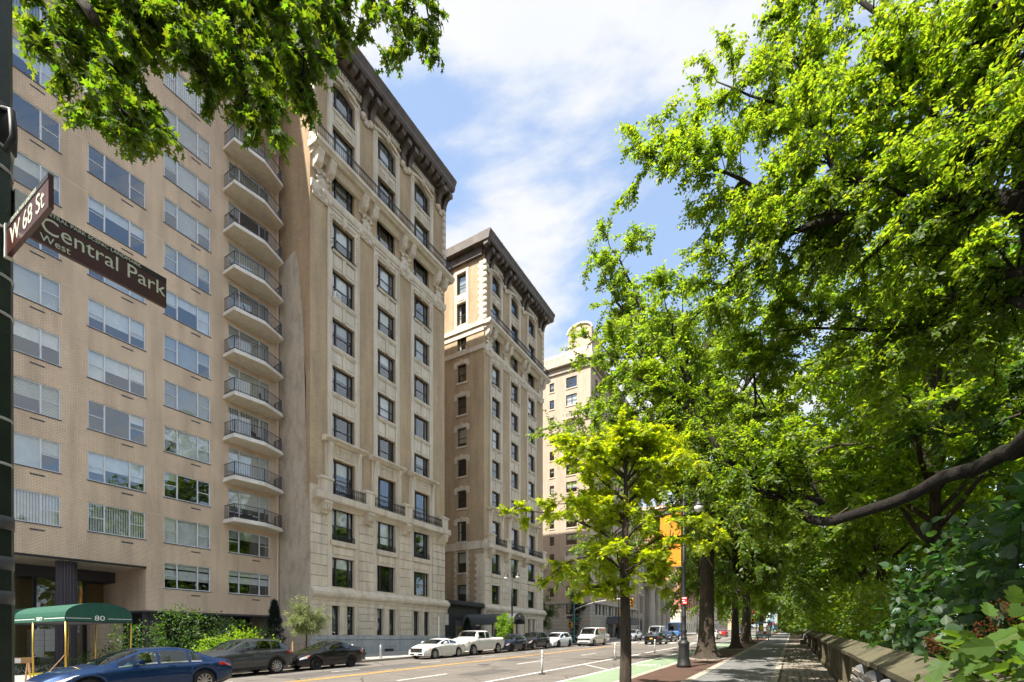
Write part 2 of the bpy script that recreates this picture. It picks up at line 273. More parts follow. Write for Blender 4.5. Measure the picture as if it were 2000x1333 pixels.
# ------------------------------------------------------------------ mesh helpers
class MB:
    """collects shapes; build() links them as ONE mesh object. xf maps (u, v, w) to (x, y, z)"""
    def __init__(s, xf=None): s.v = []; s.f = []; s.xf = xf
    def add(s, vs, fs):
        k = len(s.v)
        s.v += [s.xf(*p) for p in vs] if s.xf else [tuple(p) for p in vs]
        s.f += [tuple(i + k for i in f) for f in fs]; return s
    def box(s, a0, a1, b0, b1, c0, c1):
        return s.add([(a0, b0, c0), (a1, b0, c0), (a1, b1, c0), (a0, b1, c0), (a0, b0, c1), (a1, b0, c1), (a1, b1, c1), (a0, b1, c1)],
              [(0, 3, 2, 1), (4, 5, 6, 7), (0, 1, 5, 4), (1, 2, 6, 5), (2, 3, 7, 6), (3, 0, 4, 7)])
    def cbox(s, a0, a1, b0, b1, c0, c1, ch=0.02):
        """box whose c1 face is chamfered all round"""
        return s.add([(a0, b0, c0), (a1, b0, c0), (a1, b1, c0), (a0, b1, c0), (a0, b0, c1 - ch), (a1, b0, c1 - ch), (a1, b1, c1 - ch), (a0, b1, c1 - ch),
               (a0 + ch, b0 + ch, c1), (a1 - ch, b0 + ch, c1), (a1 - ch, b1 - ch, c1), (a0 + ch, b1 - ch, c1)],
              [(0, 3, 2, 1), (0, 1, 5, 4), (1, 2, 6, 5), (2, 3, 7, 6), (3, 0, 4, 7), (4, 5, 9, 8), (5, 6, 10, 9), (6, 7, 11, 10), (7, 4, 8, 11), (8, 9, 10, 11)])
    def prism(s, poly, a0, a1, axis=0, caps=True):
        """extrude a closed polygon along axis 0/1/2; poly holds the two other coordinates in order"""
        n = len(poly); vs = []
        for a in (a0, a1):
            for p, q in poly: vs.append([(a, p, q), (p, a, q), (p, q, a)][axis])
        fs = [(i, (i + 1) % n, n + (i + 1) % n, n + i) for i in range(n)]
        if caps: fs += [tuple(range(n))[::-1], tuple(range(n, 2 * n))]
        return s.add(vs, fs)
    def lathe(s, prof, cx=0, cy=0, n=12, cap=True):
        vs = []; fs = []
        for r, z in prof:
            for k in range(n):
                a = 2 * math.pi * k / n; vs.append((cx + r * math.cos(a), cy + r * math.sin(a), z))
        for i in range(len(prof) - 1):
            for k in range(n):
                j = (k + 1) % n; fs.append((i * n + k, i * n + j, (i + 1) * n + j, (i + 1) * n + k))
        if cap: fs.append(tuple(range(n))[::-1]); fs.append(tuple((len(prof) - 1) * n + k for k in range(n)))
        return s.add(vs, fs)
    def tube(s, pts, radii, n=6, cap=True):
        pts = [Vector(p) for p in pts]; m = len(pts)
        if not hasattr(radii, '__len__'): radii = [radii] * m
        vs = []; fs = []; prev = None
        for i, p in enumerate(pts):
            d = (pts[min(i + 1, m - 1)] - pts[max(i - 1, 0)])
            d = d.normalized() if d.length > 1e-9 else Vector((0, 0, 1))
            if prev is None: x = d.orthogonal().normalized()
            else:
                x = prev - d * prev.dot(d); x = x.normalized() if x.length > 1e-6 else d.orthogonal().normalized()
            prev = x; y = d.cross(x)
            for k in range(n):
                a = 2 * math.pi * k / n; q = p + (x * math.cos(a) + y * math.sin(a)) * radii[i]; vs.append(tuple(q))
        for i in range(m - 1):
            for k in range(n):
                j = (k + 1) % n; fs.append((i * n + k, i * n + j, (i + 1) * n + j, (i + 1) * n + k))
        if cap: fs.append(tuple(range(n))[::-1]); fs.append(tuple((m - 1) * n + k for k in range(n)))
        return s.add(vs, fs)
    def mesh(s, name, mat, smooth=False):
        me = bpy.data.meshes.new(name); me.from_pydata(s.v, [], s.f)
        if mat: me.materials.append(M[mat] if isinstance(mat, str) else mat)
        if smooth: me.shade_smooth()
        return me
    def build(s, name, mat, parent=None, smooth=False, label=None, kind=None):
        return inst(name, s.mesh(name, mat, smooth), parent, label=label, kind=kind)
def inst(name, me, parent=None, loc=None, rz=0, label=None, kind=None, scale=None):
    o = bpy.data.objects.new(name, me); col.objects.link(o)
    if parent is not None: o.parent = parent
    if loc is not None: o.location = loc
    if rz: o.rotation_euler = (0, 0, rz)
    if scale: o.scale = scale
    if label: o['label'] = label
    if kind: o['kind'] = kind
    return o
def tag(o, label=None, cat=None, group=None, kind=None):
    if label: o['label'] = label
    if cat: o['category'] = cat
    if group: o['group'] = group
    if kind: o['kind'] = kind
    return o
def empty(name, loc, label, cat, group=None, rot=(0, 0, 0)):
    o = bpy.data.objects.new(name, None); col.objects.link(o); o.location = loc; o.rotation_euler = rot; o.empty_display_size = 0.2
    return tag(o, label, cat, group)
def fast_mesh(name, verts, faces_idx, loop_tot, mat, smooth=False):
    """verts (n,3); faces_idx flat loop indices; loop_tot per-face vertex counts"""
    me = bpy.data.meshes.new(name); me.vertices.add(len(verts)); me.vertices.foreach_set('co', np.asarray(verts, np.float32).ravel())
    me.loops.add(len(faces_idx)); me.loops.foreach_set('vertex_index', np.asarray(faces_idx, np.int32))
    me.polygons.add(len(loop_tot)); st = np.concatenate(([0], np.cumsum(loop_tot)[:-1])).astype(np.int32)
    me.polygons.foreach_set('loop_start', st)
    me.update(calc_edges=True); me.materials.append(M[mat])
    if smooth: me.shade_smooth()
    return me
def wall_with_holes(mb, u0, u1, v0, v1, holes, depth=0.25, w=0.0):
    """front face of a wall with rectangular openings and their reveals; holes: (u0,u1,v0,v1)"""
    us = sorted({u0, u1} | {h[0] for h in holes} | {h[1] for h in holes}); vs = sorted({v0, v1} | {h[2] for h in holes} | {h[3] for h in holes})
    us = [u for u in us if u0 <= u <= u1]; vs = [v for v in vs if v0 <= v <= v1]
    def solid(a, b): return not any(h[0] < a < h[1] and h[2] < b < h[3] for h in holes)
    for i in range(len(us) - 1):
        run = None
        for j in range(len(vs) - 1):
            ok = solid((us[i] + us[i + 1]) / 2, (vs[j] + vs[j + 1]) / 2)
            if ok and run is None: run = vs[j]
            if (not ok or j == len(vs) - 2) and run is not None:
                top = vs[j + 1] if ok else vs[j]
                mb.add([(us[i], run, w), (us[i + 1], run, w), (us[i + 1], top, w), (us[i], top, w)], [(0, 1, 2, 3)]); run = None
    for a, b, c, d in holes:
        p = [(a, c), (b, c), (b, d), (a, d)]
        for k in range(4):
            q, r = p[k], p[(k + 1) % 4]
            mb.add([(*q, w), (*q, w - depth), (*r, w - depth), (*r, w)], [(0, 1, 2, 3)])
TEXT = {}
def make_texts():
    """lettering is turned into meshes first, while the scene is still small"""
    tmp = []
    for body, size, extrude, align in (('80', .27, .003, 'CENTER'), ('EIGHTY', .21, .003, 'CENTER'), ('88', .36, .003, 'CENTER'), ('88', .26, .003, 'CENTER'), ('PRO-TECH', .40, .002, 'CENTER'), ('PLUMBING & HEATING', .12, .002, 'CENTER'), ('718-555', .12, .002, 'CENTER'),
            ('Central Park', .158, .001, 'LEFT'), ('West', .075, .001, 'LEFT'), ('CENTRAL PARK SCENIC LANDMARK', .038, .0008, 'LEFT'), ('W 68 St', .165, .001, 'LEFT'), ('CENTRAL PARK LANDMARK', .036, .0008, 'LEFT')):
        c = bpy.data.curves.new('lettering', 'FONT'); c.body = body; c.size = size; c.align_x = align; c.align_y = 'CENTER'; c.extrude = extrude; c.resolution_u = 3
        o = bpy.data.objects.new('lettering', c); col.objects.link(o); tmp.append(((body, size), o))
    bpy.context.view_layer.update(); dg = bpy.context.evaluated_depsgraph_get()
    for k, o in tmp: TEXT[k] = bpy.data.meshes.new_from_object(o.evaluated_get(dg))
    for k, o in tmp: bpy.data.objects.remove(o)
make_texts()
def text_obj(name, body, size, mat, parent, mw, extrude=0.003, align='CENTER', sx=1.0):
    me = TEXT[(body, size)]; me.materials.clear(); me.materials.append(M[mat])
    o = bpy.data.objects.new(name, me); col.objects.link(o)
    if parent is not None: o.parent = parent
    o.matrix_basis = mw @ Matrix.Diagonal((sx, 1, 1, 1)); return o
def facing(axis, loc):
    """matrix for lettering that faces +x, -x, +y, -y"""
    rz = {'+x': R(90), '-x': R(-90), '-y': 0, '+y': R(180)}[axis]
    return Matrix.Translation(loc) @ Matrix.Rotation(rz, 4, 'Z') @ Matrix.Rotation(R(90), 4, 'X')
SLOPE = 0.02
def gz(y): return SLOPE * y          # the avenue climbs gently away from the camera
TILT = math.atan(SLOPE)
# ------------------------------------------------------------------ ground, avenue, pavements
def sheet(name, mat, x0, x1, y0, y1, dz, parent=None, kind=None, label=None, ny=1):
    mb = MB(); k = 0
    mb.add([(x0, y0, gz(y0) + dz), (x1, y0, gz(y0) + dz), (x1, y1, gz(y1) + dz), (x0, y1, gz(y1) + dz)], [(0, 1, 2, 3)])
    return mb.build(name, mat, parent, kind=kind, label=label)
def slab(mb, x0, x1, y0, y1, z0, z1):
    mb.add([(x, y, gz(y) + z) for z in (z0, z1) for x, y in ((x0, y0), (x1, y0), (x1, y1), (x0, y1))],
           [(0, 3, 2, 1), (4, 5, 6, 7), (0, 1, 5, 4), (1, 2, 6, 5), (2, 3, 7, 6), (3, 0, 4, 7)])
KW, KE = -21.9, -5.0                       # west and east kerb lines
sheet('ground', 'soil', -900, 900, -300, 2500, -0.05, kind='structure')
road = sheet('road', 'asphalt', KW, KE, -60, 700, 0.0, kind='structure')
tag(road, 'sunlit grey-brown asphalt avenue with lane markings')
sheet('side_street', 'asphalt', -200, KW, 58.6, 75.2, 0.0, kind='structure')
sheet('side_street', 'asphalt', -200, KW, 128, 146, 0.0, kind='structure')
for y0, y1 in ((-40, 58.6), (75.2, 128), (146, 300)):
    mb = MB(); slab(mb, -60, KW - 0.18, y0, y1, -0.04, 0.14); pv = mb.build('pavement', 'slab_paving', kind='structure')
    y = y0; n = 0
    far = MB()
    while y < y1 - 0.1:
        e = min(y + 1.8, y1)
        if 4 < y < 60:
            m2 = MB(); slab(m2, KW - 0.18, KW, y + 0.006, e - 0.006, -0.04, 0.142 + random.uniform(-.004, .004)); m2.build('kerb_stone', 'kerb_granite', pv)
        else: slab(far, KW - 0.18, KW, y, e, -0.04, 0.142)
        y = e
    if far.v: far.build('kerb', 'kerb_granite', pv)

# east pavement: kerb, red pavers, granite strip, asphalt path, granite strip, setts
mb = MB(); slab(mb, KE, 1.35, -40, 400, -0.04, 0.12); east = mb.build('east_pavement', 'path_asphalt', kind='structure')
sheet('asphalt_path', 'path_asphalt', -2.84, -0.63, -40, 400, 0.128, east)
sheet('paver_strip', 'red_pavers', KE + 0.2, -3.12, -40, 400, 0.126, east)
def stone_run(name, x0, x1, ya, yb, step, top, parent, mat, jit=0.006):
    far = MB(); y = ya
    while y < yb:
        e = y + step * random.uniform(.85, 1.15)
        if y < 48:
            m2 = MB(); slab(m2, x0 + random.uniform(-jit, jit), x1 + random.uniform(-jit, jit), y + .008, e - .008, 0.06, top + random.uniform(-.004, .004)); m2.build(name, mat, parent)
        else: slab(far, x0, x1, y + .006, e - .006, 0.06, top)
        y = e
    far.build(name, mat, parent)
stone_run('kerb_stone', KE - 0.02, KE + 0.19, 8, 160, 1.9, 0.136, east, 'kerb_granite', 0.015)
stone_run('granite_slab', -3.12, -2.84, 8, 160, 1.2, 0.136, east, 'concrete')
stone_run('granite_slab', -0.63, -0.42, 8, 160, 1.2, 0.136, east, 'concrete')
# setts: the nearest in the picture one by one, the rest as one mass
rest = MB(); y = 15.6; n = 0
sett_me = []
for k in range(14):
    w, l, h = random.uniform(.165, .19), random.uniform(.185, .215), random.uniform(.0, .014)
    m2 = MB(); q = [random.uniform(0, .02) for _ in range(8)]
    m2.add([(-w / 2 + q[0], -l / 2 + q[1], -.05), (w / 2 - q[2], -l / 2 + q[3], -.05), (w / 2 - q[4], l / 2 - q[5], -.05), (-w / 2 + q[6], l / 2 - q[7], -.05),
            (-w / 2 + q[0], -l / 2 + q[1], h), (w / 2 - q[2], -l / 2 + q[3], h), (w / 2 - q[4], l / 2 - q[5], h), (-w / 2 + q[6], l / 2 - q[7], h),
            (-w / 2 + .03, -l / 2 + .03, h + .012), (w / 2 - .03, -l / 2 + .03, h + .012), (w / 2 - .03, l / 2 - .03, h + .012), (-w / 2 + .03, l / 2 - .03, h + .012)],
           [(0, 1, 5, 4), (1, 2, 6, 5), (2, 3, 7, 6), (3, 0, 4, 7), (4, 5, 9, 8), (5, 6, 10, 9), (6, 7, 11, 10), (7, 4, 8, 11), (8, 9, 10, 11)])
    sett_me.append((m2, m2.mesh('sett', 'cobble')))
while y < 60:
    x = -0.32 + random.uniform(0, .1)
    while x < 1.2:
        g, me = random.choice(sett_me); z = gz(y) + 0.128 + random.uniform(-.004, .006)
        if n < 298 and x > -0.3:
            o = inst('sett', me, east, (x, y, z), random.uniform(-.08, .08)); n += 1
        else: rest.add([(px + x, py + y, pz + z) for px, py, pz in g.v], g.f)
        x += random.uniform(.185, .205)
    y += 0.215
rest.build('sett_paving', 'cobble', east, kind='stuff')
sheet('sett_bed', 'soil', -0.42, 1.34, 8, 200, 0.125, east)
pk = MB(); pk.add([(1.7, -60, gz(-60) + .5), (600, -60, gz(-60) + 1), (600, 1500, gz(1500) + 1), (1.7, 1500, gz(1500) + .5)], [(0, 1, 2, 3)])
pk.build('park_ground', 'soil', kind='structure')

# markings
def line(name, mat, x, y0, y1, w=0.12, dz=0.005): return sheet(name, mat, x - w / 2, x + w / 2, y0, y1, dz, road)
line('yellow_line', 'road_yellow', -16.0, -20, 57, .13); line('yellow_line', 'road_yellow', -16.28, -20, 57, .13); line('yellow_line', 'road_yellow', -16.1, 78, 300, .25)
line('white_line', 'road_white', -9.5, -20, 56, .15); line('white_line', 'road_white', -9.5, 79, 300, .15)
sheet('bike_lane', 'lane_green', -7.1, -5.42, -20, 300, 0.004, road)
line('white_line', 'road_white', -7.16, -20, 300, .13, .008); line('white_line', 'road_white', -5.36, -20, 300, .11, .008)
for k in range(12):
    y0 = 4.4 + 9.1 * k; line('lane_dash', 'road_white', -12.8, y0, y0 + 3.0, .13)
    y1 = 2.6 + 6.2 * k; line('parking_mark', 'road_white', -18.3, y1, y1 + 1.7, .1)
for k in range(8):
    y0 = 14.6 + 9.25 * k; mb = MB()
    mb.add([(-9.44, y0, gz(y0) + .006), (-9.44, y0 - .16, gz(y0 - .16) + .006), (-7.2, y0 - 2.86, gz(y0 - 2.86) + .006), (-7.2, y0 - 2.7, gz(y0 - 2.7) + .006)], [(0, 1, 2, 3)])
    mb.build('buffer_stripe', 'road_white', road)
for x in np.arange(-21.2, -9.6, 1.2): sheet('crossing_bar', 'road_white', x, x + .55, 58.6, 61.6, .005, road)
def ring(mb, cx, cy, r, w, z, n=20):
    for k in range(n):
        a, b = 2 * math.pi * k / n, 2 * math.pi * (k + 1) / n
        mb.add([(cx + q * math.cos(c), cy + 1.9 * q * math.sin(c), gz(cy + 1.9 * q * math.sin(c)) + z) for c, q in ((a, r), (b, r), (b, r - w), (a, r - w))], [(0, 1, 2, 3)])
def stroke(mb, a, b, w, z):
    d = Vector((b[0] - a[0], b[1] - a[1])); nn = Vector((-d.y, d.x)).normalized() * w / 2
    mb.add([(p[0] + s * nn.x, p[1] + s * nn.y, gz(p[1] + s * nn.y) + z) for p, s in ((a, 1), (b, 1), (b, -1), (a, -1))], [(0, 1, 2, 3)])
for yb in (24.4, 52):
    mb = MB(); ring(mb, -6.58, yb, .26, .05, .0075); ring(mb, -5.95, yb, .26, .05, .0075)
    for a, b in (((-6.58, yb), (-6.42, yb + .7)), ((-6.42, yb + .6), (-6.05, yb + .66)), ((-6.42, yb + .6), (-6.25, yb)), ((-6.58, yb), (-6.25, yb)), ((-6.25, yb), (-6.05, yb + .66)), ((-5.95, yb), (-6.08, yb + .95)), ((-6.08, yb + .95), (-5.95, yb + .98))): stroke(mb, a, b, .06, .0075)
    mb.build('bicycle_symbol', 'road_white', road)
mb = MB(); mb.lathe([(.33, .004), (.33, .010)], 0, 0, 20); 
for x, y in ((-14.2, 21.5), (-18.6, 26.5), (-10.9, 33)):
    inst('manhole_cover', mb.mesh('manhole_cover', 'rail_grey'), road, (x, y, gz(y)))

for x0, x1, y0, y1 in ((-15.4, -13.6, 24.5, 27.2), (-18.9, -17.2, 12.2, 21.0), (-12.2, -11.0, 16.2, 19.4), (-15.2, -10.4, 41.0, 42.3), (-19.4, -16.6, 33.0, 34.2), (-12.4, -9.9, 27.6, 28.5)):
    sheet('road_patch', 'road_patch', x0, x1, y0, y1, .0025, road)
# white flexible posts along the buffer
pm = MB(); pm.lathe([(.045, .03), (.042, .98), (.03, 1.0)], 0, 0, 10); pm_me = pm.mesh('post', 'sign_white', True)
bm_ = MB(); bm_.lathe([(.14, 0), (.13, .03), (.055, .045)], 0, 0, 12); bm_me = bm_.mesh('base', 'car_trim', True)
bd = MB(); bd.lathe([(.0475, .80), (.0475, .87)], 0, 0, 10); bd_me = bd.mesh('band', 'steel')
posts = ['nearest white flexible lane post, left of the young tree trunk', 'white flexible lane post just left of the slim young tree trunk', 'white flexible lane post in front of the black car driving away',
         'far white flexible lane post left of the big trunk', 'far white flexible lane post hidden behind the big trunk', 'farthest white flexible lane post beside the white car']
for k, lb in enumerate(posts):
    y = 18 + 9.5 * k; o = empty('lane_post', (-9.0, y, gz(y) + .004), lb, 'bollard', 'white flexible posts along the bike lane')
    inst('post', pm_me, o); inst('base', bm_me, o); inst('band', bd_me, o); inst('band', bd_me, o, (0, 0, -.14))

# ------------------------------------------------------------------ park wall of sandstone blocks
wall = empty('park_wall', (1.55, 10, gz(10)), 'low weathered brown sandstone wall with sloping coping along the park', 'wall')
wall.location = (0, 0, 0)
core = MB(); slab(core, 1.36, 1.86, -10, 260, -.1, 1.16); core.build('wall_core', 'wall_stone', wall)
far = MB(); courses = [(.13, .34, .075), (.34, .74, 0.0), (.74, 1.17, 0.0)]
for ci, (a, b, out) in enumerate(courses):
    y = 4.0 - random.random()
    while y < 200:
        e = y + random.uniform(.75, 1.25)
        tgt = MB() if y < 46 else far
        x0 = 1.33 - out + random.uniform(-.008, .008)
        tgt.add([(x, yy, gz(yy) + z) for x, z in ((1.40, a + .006), (1.40, b - .006), (x0, b - .006), (x0 - .012 * (ci == 0), a + .006)) for yy in (y + .007, e - .007)],
                [(4, 5, 7, 6), (2, 3, 5, 4), (0, 1, 7, 6)[::-1], (0, 2, 4, 6), (1, 3, 5, 7)[::-1]])
        if tgt is not far: tgt.build('stone_block', 'wall_stone', wall)
        y = e
far.build('stone_block', 'wall_stone', wall, kind='stuff')
for k in range(14):                                  # shallow piers
    y = 6.1 + 4.9 * k
    for dy in (0, .95):
        m2 = MB(); slab(m2, 1.19, 1.345, y + dy, y + dy + .34, .12, 1.15); m2.build('pier', 'wall_stone', wall)
        m2 = MB(); slab(m2, 1.15, 1.30, y + dy - .03, y + dy + .37, .12, .36); m2.build('pier_base', 'wall_stone', wall)
y = 3.0; far = MB()
while y < 200:
    e = y + random.uniform(1.7, 2.1); tgt = MB() if y < 60 else far
    prof = [(1.16, 1.165), (1.16, 1.25), (1.22, 1.28), (1.56, 1.47), (1.92, 1.28), (1.98, 1.25), (1.98, 1.165)]
    n = len(prof); j = random.uniform(-.008, .008)
    tgt.add([(x + j, yy, gz(yy) + z + j) for yy in (y + .008, e - .008) for x, z in prof], [(i, (i + 1) % n, n + (i + 1) % n, n + i)[::-1] for i in range(n)] + [tuple(range(n)), tuple(range(n, 2 * n))[::-1]])
    if tgt is not far: tgt.build('coping_stone', 'coping_stone', wall)
    y = e
far.build('coping_stone', 'coping_stone', wall)

# ------------------------------------------------------------------ benches with round-topped concrete supports
def bench(x, y0, n, label):
    o = empty('park_bench', (x, y0, gz(y0) + .128 + .05), label, 'bench', 'slatted benches along the park wall', (TILT, 0, 0))
    prof = [(-.30, 0), (-.30, .36), (-.08, .40), (.02, .43)]; arc = [(.145 + .135 * math.cos(a), .83 + .135 * math.sin(a)) for a in np.linspace(R(150), R(-20), 9)]
    for k in range(n):
        mb = MB(); mb.prism([(-.34, -.06), (-.34, .37), (-.02, .38)] + arc + [(.20, .40), (.14, -.06)], k * 1.5 - .05, k * 1.5 + .05, 1)
        mb.build('support', 'bench_concrete', o)
    L = (n - 1) * 1.5
    for q in range(4): MB().box(-.36 + .095 * q, -.285 + .095 * q, -.25, L + .25, .375 + .004 * q, .415 + .004 * q).build('seat_slat', 'bench_wood', o)
    for q, (dx, z) in enumerate(((.0, .52), (.022, .66), (.045, .80))):
        mb = MB(); mb.box(dx - .045, dx - .005, -.25, L + .25, z, z + .085); mb.build('back_slat', 'bench_wood', o)
        for k in range(n):
            b = MB(); b.add([(dx - .05 if i < 6 else dx - .044, k * 1.5 + .018 * math.cos(i * math.pi / 3), z + .043 + .018 * math.sin(i * math.pi / 3)) for i in range(12)], [(0, 1, 2, 3, 4, 5)] + [(i, (i + 1) % 6, 6 + (i + 1) % 6, 6 + i) for i in range(6)]); b.build('bolt', 'steel', o)
bench(1.02, 5.5, 5, 'near wooden slat bench with round concrete supports in the corner below the park wall')
bench(0.95, 53, 4, 'distant dark slatted bench against the park wall beyond the setts')
# ------------------------------------------------------------------ building fronts
def EX(X): return lambda u, v, w: (X + w, u, v)          # front facing the avenue (+x); u along y, v up, w outwards
def SY(Y): return lambda u, v, w: (u, Y - w, v)          # front facing the camera side (-y); u along x
def framebox(mb, u0, u1, v0, v1, t, w0, w1):
    mb.box(u0, u1, v0, v0 + t, w0, w1); mb.box(u0, u1, v1 - t, v1, w0, w1); mb.box(u0, u0 + t, v0 + t, v1 - t, w0, w1); mb.box(u1 - t, u1, v0 + t, v1 - t, w0, w1)

# ---- window kits in facade coordinates, local origin = lower left corner of the opening
KIT = {}
def pane_mesh(w, h, xf, mat, tilt=0.0):
    k = ('pane', round(w, 3), round(h, 3), xf, mat, round(tilt, 4))
    if k not in KIT: KIT[k] = MB(AX[xf]).add([(0, 0, tilt), (w, 0, 0), (w, h, 0), (0, h, -tilt)], [(0, 1, 2, 3)]).mesh('pane', mat)
    return KIT[k]
AX = {'E': lambda u, v, w: (w, u, v), 'S': lambda u, v, w: (u, -w, v)}
BL = {'E': lambda X, u, v, w=0: (X + w, u, v), 'S': lambda Y, u, v, w=0: (u, Y - w, v)}
def blind(parent, xf, w, h, frac, mat, off, wdt=None):
    """roller blind / curtain hanging behind the glass from the top"""
    k = ('blind', round(w, 3), round(h, 3), round(frac, 2), xf, mat)
    if k not in KIT:
        mb = MB(AX[xf]); n = 1
        mb.box(0, w, h * (1 - frac), h, -.012, 0); KIT[k] = mb.mesh('blind', mat)
    return inst('blind', KIT[k], parent, off)
def slat_blind(parent, xf, w, h, frac, mat, off, vertical=False):
    k = ('sblind', round(w, 3), round(h, 3), round(frac, 2), xf, mat, vertical)
    if k not in KIT:
        mb = MB(AX[xf]); 
        if vertical:
            n = int(w / .11)
            for i in range(n): mb.add([(i * w / n, 0, 0), ((i + .86) * w / n, 0, -.04), ((i + .86) * w / n, h, -.04), (i * w / n, h, 0)], [(0, 1, 2, 3)])
        else:
            n = int(h * frac / .075)
            for i in range(n): z = h - (i + 1) * .075; mb.add([(0, z, 0), (w, z, 0), (w, z + .068, -.025), (0, z + .068, -.025)], [(0, 1, 2, 3)])
        KIT[k] = mb.mesh('blind', mat)
    return inst('blind', KIT[k], parent, off)

# =================================================================== the modern tan brick block with balconies
def build_modern():
    X = -32.4; xf = 'E'
    B = empty('apartment_block', (0, 0, 0), 'tan brick apartment block with wide white-framed windows and stacked white balconies', 'building')
    ZT = 50.6; Y0, Y1 = -8.0, 21.955; YE = 13.585          # YE: right end of the entrance recess
    cols = [(2.3, 4.95), (7.15, 9.8), (10.9, 13.55), (14.5, 17.16)]
    floors = [4.82 + 2.73 * k for k in range(16)]
    wins = []
    for ci, (a, b) in enumerate(cols):
        for k, z in enumerate(floors):
            if k == 0 and ci < 3: continue
            wins.append((ci, k, a, b, z, z + 1.55))
    for k, z in enumerate(floors):
        wins.append((4, k, 18.3, 21.24, z if k < 2 else z - .60, z + 1.55))
    holes = [w[2:] for w in wins]
    mb = MB(EX(X)); wall_with_holes(mb, Y0, YE, 5.98, ZT, [h for h in holes if h[1] < YE], .16); wall_with_holes(mb, YE, Y1, 3.46, ZT, [h for h in holes if h[0] > YE], .16)
    # flank towards the recess and the roof edge
    mb.add([(YE, 3.46, 0), (YE, 5.98, 0), (YE, 5.98, -5.6), (YE, 3.46, -5.6)], [(0, 1, 2, 3)])
    mb.build('wall', 'tan_brick', B)
    MB().box(X - 24, X - .001, Y1 - .02, Y1, 3.46, ZT).build('side_wall', 'tan_brick', B)
    MB().box(X - 24, X - .001, Y0, Y0 + .02, 3.46, ZT).build('side_wall', 'tan_brick', B)
    MB(EX(X)).box(Y0 - .1, Y1, ZT, ZT + .5, -24, .12).build('parapet', 'white_concrete', B)
    # rooms behind: a dark floor-by-floor interior
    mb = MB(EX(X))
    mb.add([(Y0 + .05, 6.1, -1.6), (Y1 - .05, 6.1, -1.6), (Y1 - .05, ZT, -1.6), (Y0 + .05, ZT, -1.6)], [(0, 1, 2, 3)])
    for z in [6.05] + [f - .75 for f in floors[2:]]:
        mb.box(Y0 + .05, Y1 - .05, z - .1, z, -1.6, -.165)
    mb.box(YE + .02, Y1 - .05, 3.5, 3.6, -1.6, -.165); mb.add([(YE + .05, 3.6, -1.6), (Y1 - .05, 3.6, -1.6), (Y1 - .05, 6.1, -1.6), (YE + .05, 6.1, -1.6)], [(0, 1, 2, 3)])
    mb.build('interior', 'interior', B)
    rnd = random.Random(5)
    # frames
    T = .055
    def kit(a, b, h, door):
        w = b - a; s1 = .70 if not door else .72; s2 = .72
        key = ('mframe', round(w, 2), round(h, 2), door)
        if key not in KIT:
            m = MB(AX[xf]); framebox(m, 0, w, 0, h, T, -.07, .01)
            m.box(s1, s1 + .07, T, h - T, -.065, .006); m.box(w - s2 - .07, w - s2, T, h - T, -.065, .006)
            if not door: m.box(T, s1, h * .5 - .02, h * .5 + .02, -.05, 0); m.box(w - s2, w - T, h * .5 - .02, h * .5 + .02, -.05, 0)
            else:
                m.box(T, w - s2 - .07, .60, .66, -.06, .004); m.box(T, s1, h * .66, h * .66 + .035, -.05, 0)
            KIT[key] = m.mesh('window', 'aluminium')
        return KIT[key], s1, s2
    sill_k = {}
    for ci, k, a, b, z0, z1 in wins:
        h = z1 - z0; w = b - a; door = (ci == 4 and k >= 2)
        me, s1, s2 = kit(a, b, h, door)
        o = inst('window', me, B, (X - .05, a, z0))
        g = 'window_glass'
        def pane(u0, u1, v0, v1): inst('pane', pane_mesh(u1 - u0, v1 - v0, xf, g, rnd.choice((-.006, -.003, 0, .004, .007))), o, (-.028, u0, v0))
        if not door:
            for u0, u1 in ((T, s1), (w - s2, w - T)): pane(u0, u1, T, h * .5 - .02); pane(u0, u1, h * .5 + .02, h - T)
            pane(s1 + .07, w - s2 - .07, T, h - T)
            parts = [(T, s1), (s1 + .07, w - s2 - .07), (w - s2, w - T)]
        else:
            pane(T, s1, .66, h * .66); pane(T, s1, h * .66 + .035, h - T); pane(s1 + .07, w - s2 - .07, .66, h - T); pane(w - s2, w - T, T, h - T)
            parts = [(T, s1), (s1 + .07, w - s2 - .07), (w - s2, w - T)]
        # blinds and curtains: one habit per flat
        sty = rnd.choice(['roll', 'roll', 'roll', 'roll', 'slat', 'slat', 'vert', 'open', 'half']); mat = rnd.choice(['blind_white', 'blind_white', 'blind_white', 'blind_cream', 'blind_grey'])
        if ci == 4 and k < 2: sty = 'half'
        base = rnd.uniform(.35, .7)
        for (u0, u1) in parts:
            off = (-.13, u0 - .02, 0); bw = u1 - u0 + .04
            if sty == 'roll': blind(o, xf, bw, h, rnd.choice((1.0, 1.0, base, .52)), mat, off)
            elif sty == 'half': blind(o, xf, bw, h, base, mat, off)
            elif sty == 'slat': slat_blind(o, xf, bw, h, rnd.choice((1.0, 1.0, .55)), mat, off)
            elif sty == 'vert': slat_blind(o, xf, bw, h, 1.0, mat, off, True)
            elif rnd.random() < .3: blind(o, xf, bw, h, .3, mat, off)
        key = ('msill', round(w, 2))
        if key not in KIT: KIT[key] = MB(AX[xf]).box(-.04, w + .04, -.05, -.002, -.10, .035).mesh('sill', 'rail_grey')
        inst('sill', KIT[key], o, (.05, 0, 0))
        if not door and z0 > 4.5:
            if 'vent' not in KIT:
                m = MB(AX[xf]); m.box(0, .56, 0, .075, 0, .012)
                for q in range(5): m.box(.02 + q * .106, .10 + q * .106, .015, .06, .012, .018)
                KIT['vent'] = m.mesh('vent_grille', 'rail_grey')
            inst('vent_grille', KIT['vent'], B, (X + .002, a + w * .56, z0 - .36))
    # pale expansion joints at each floor
    mb = MB(EX(X))
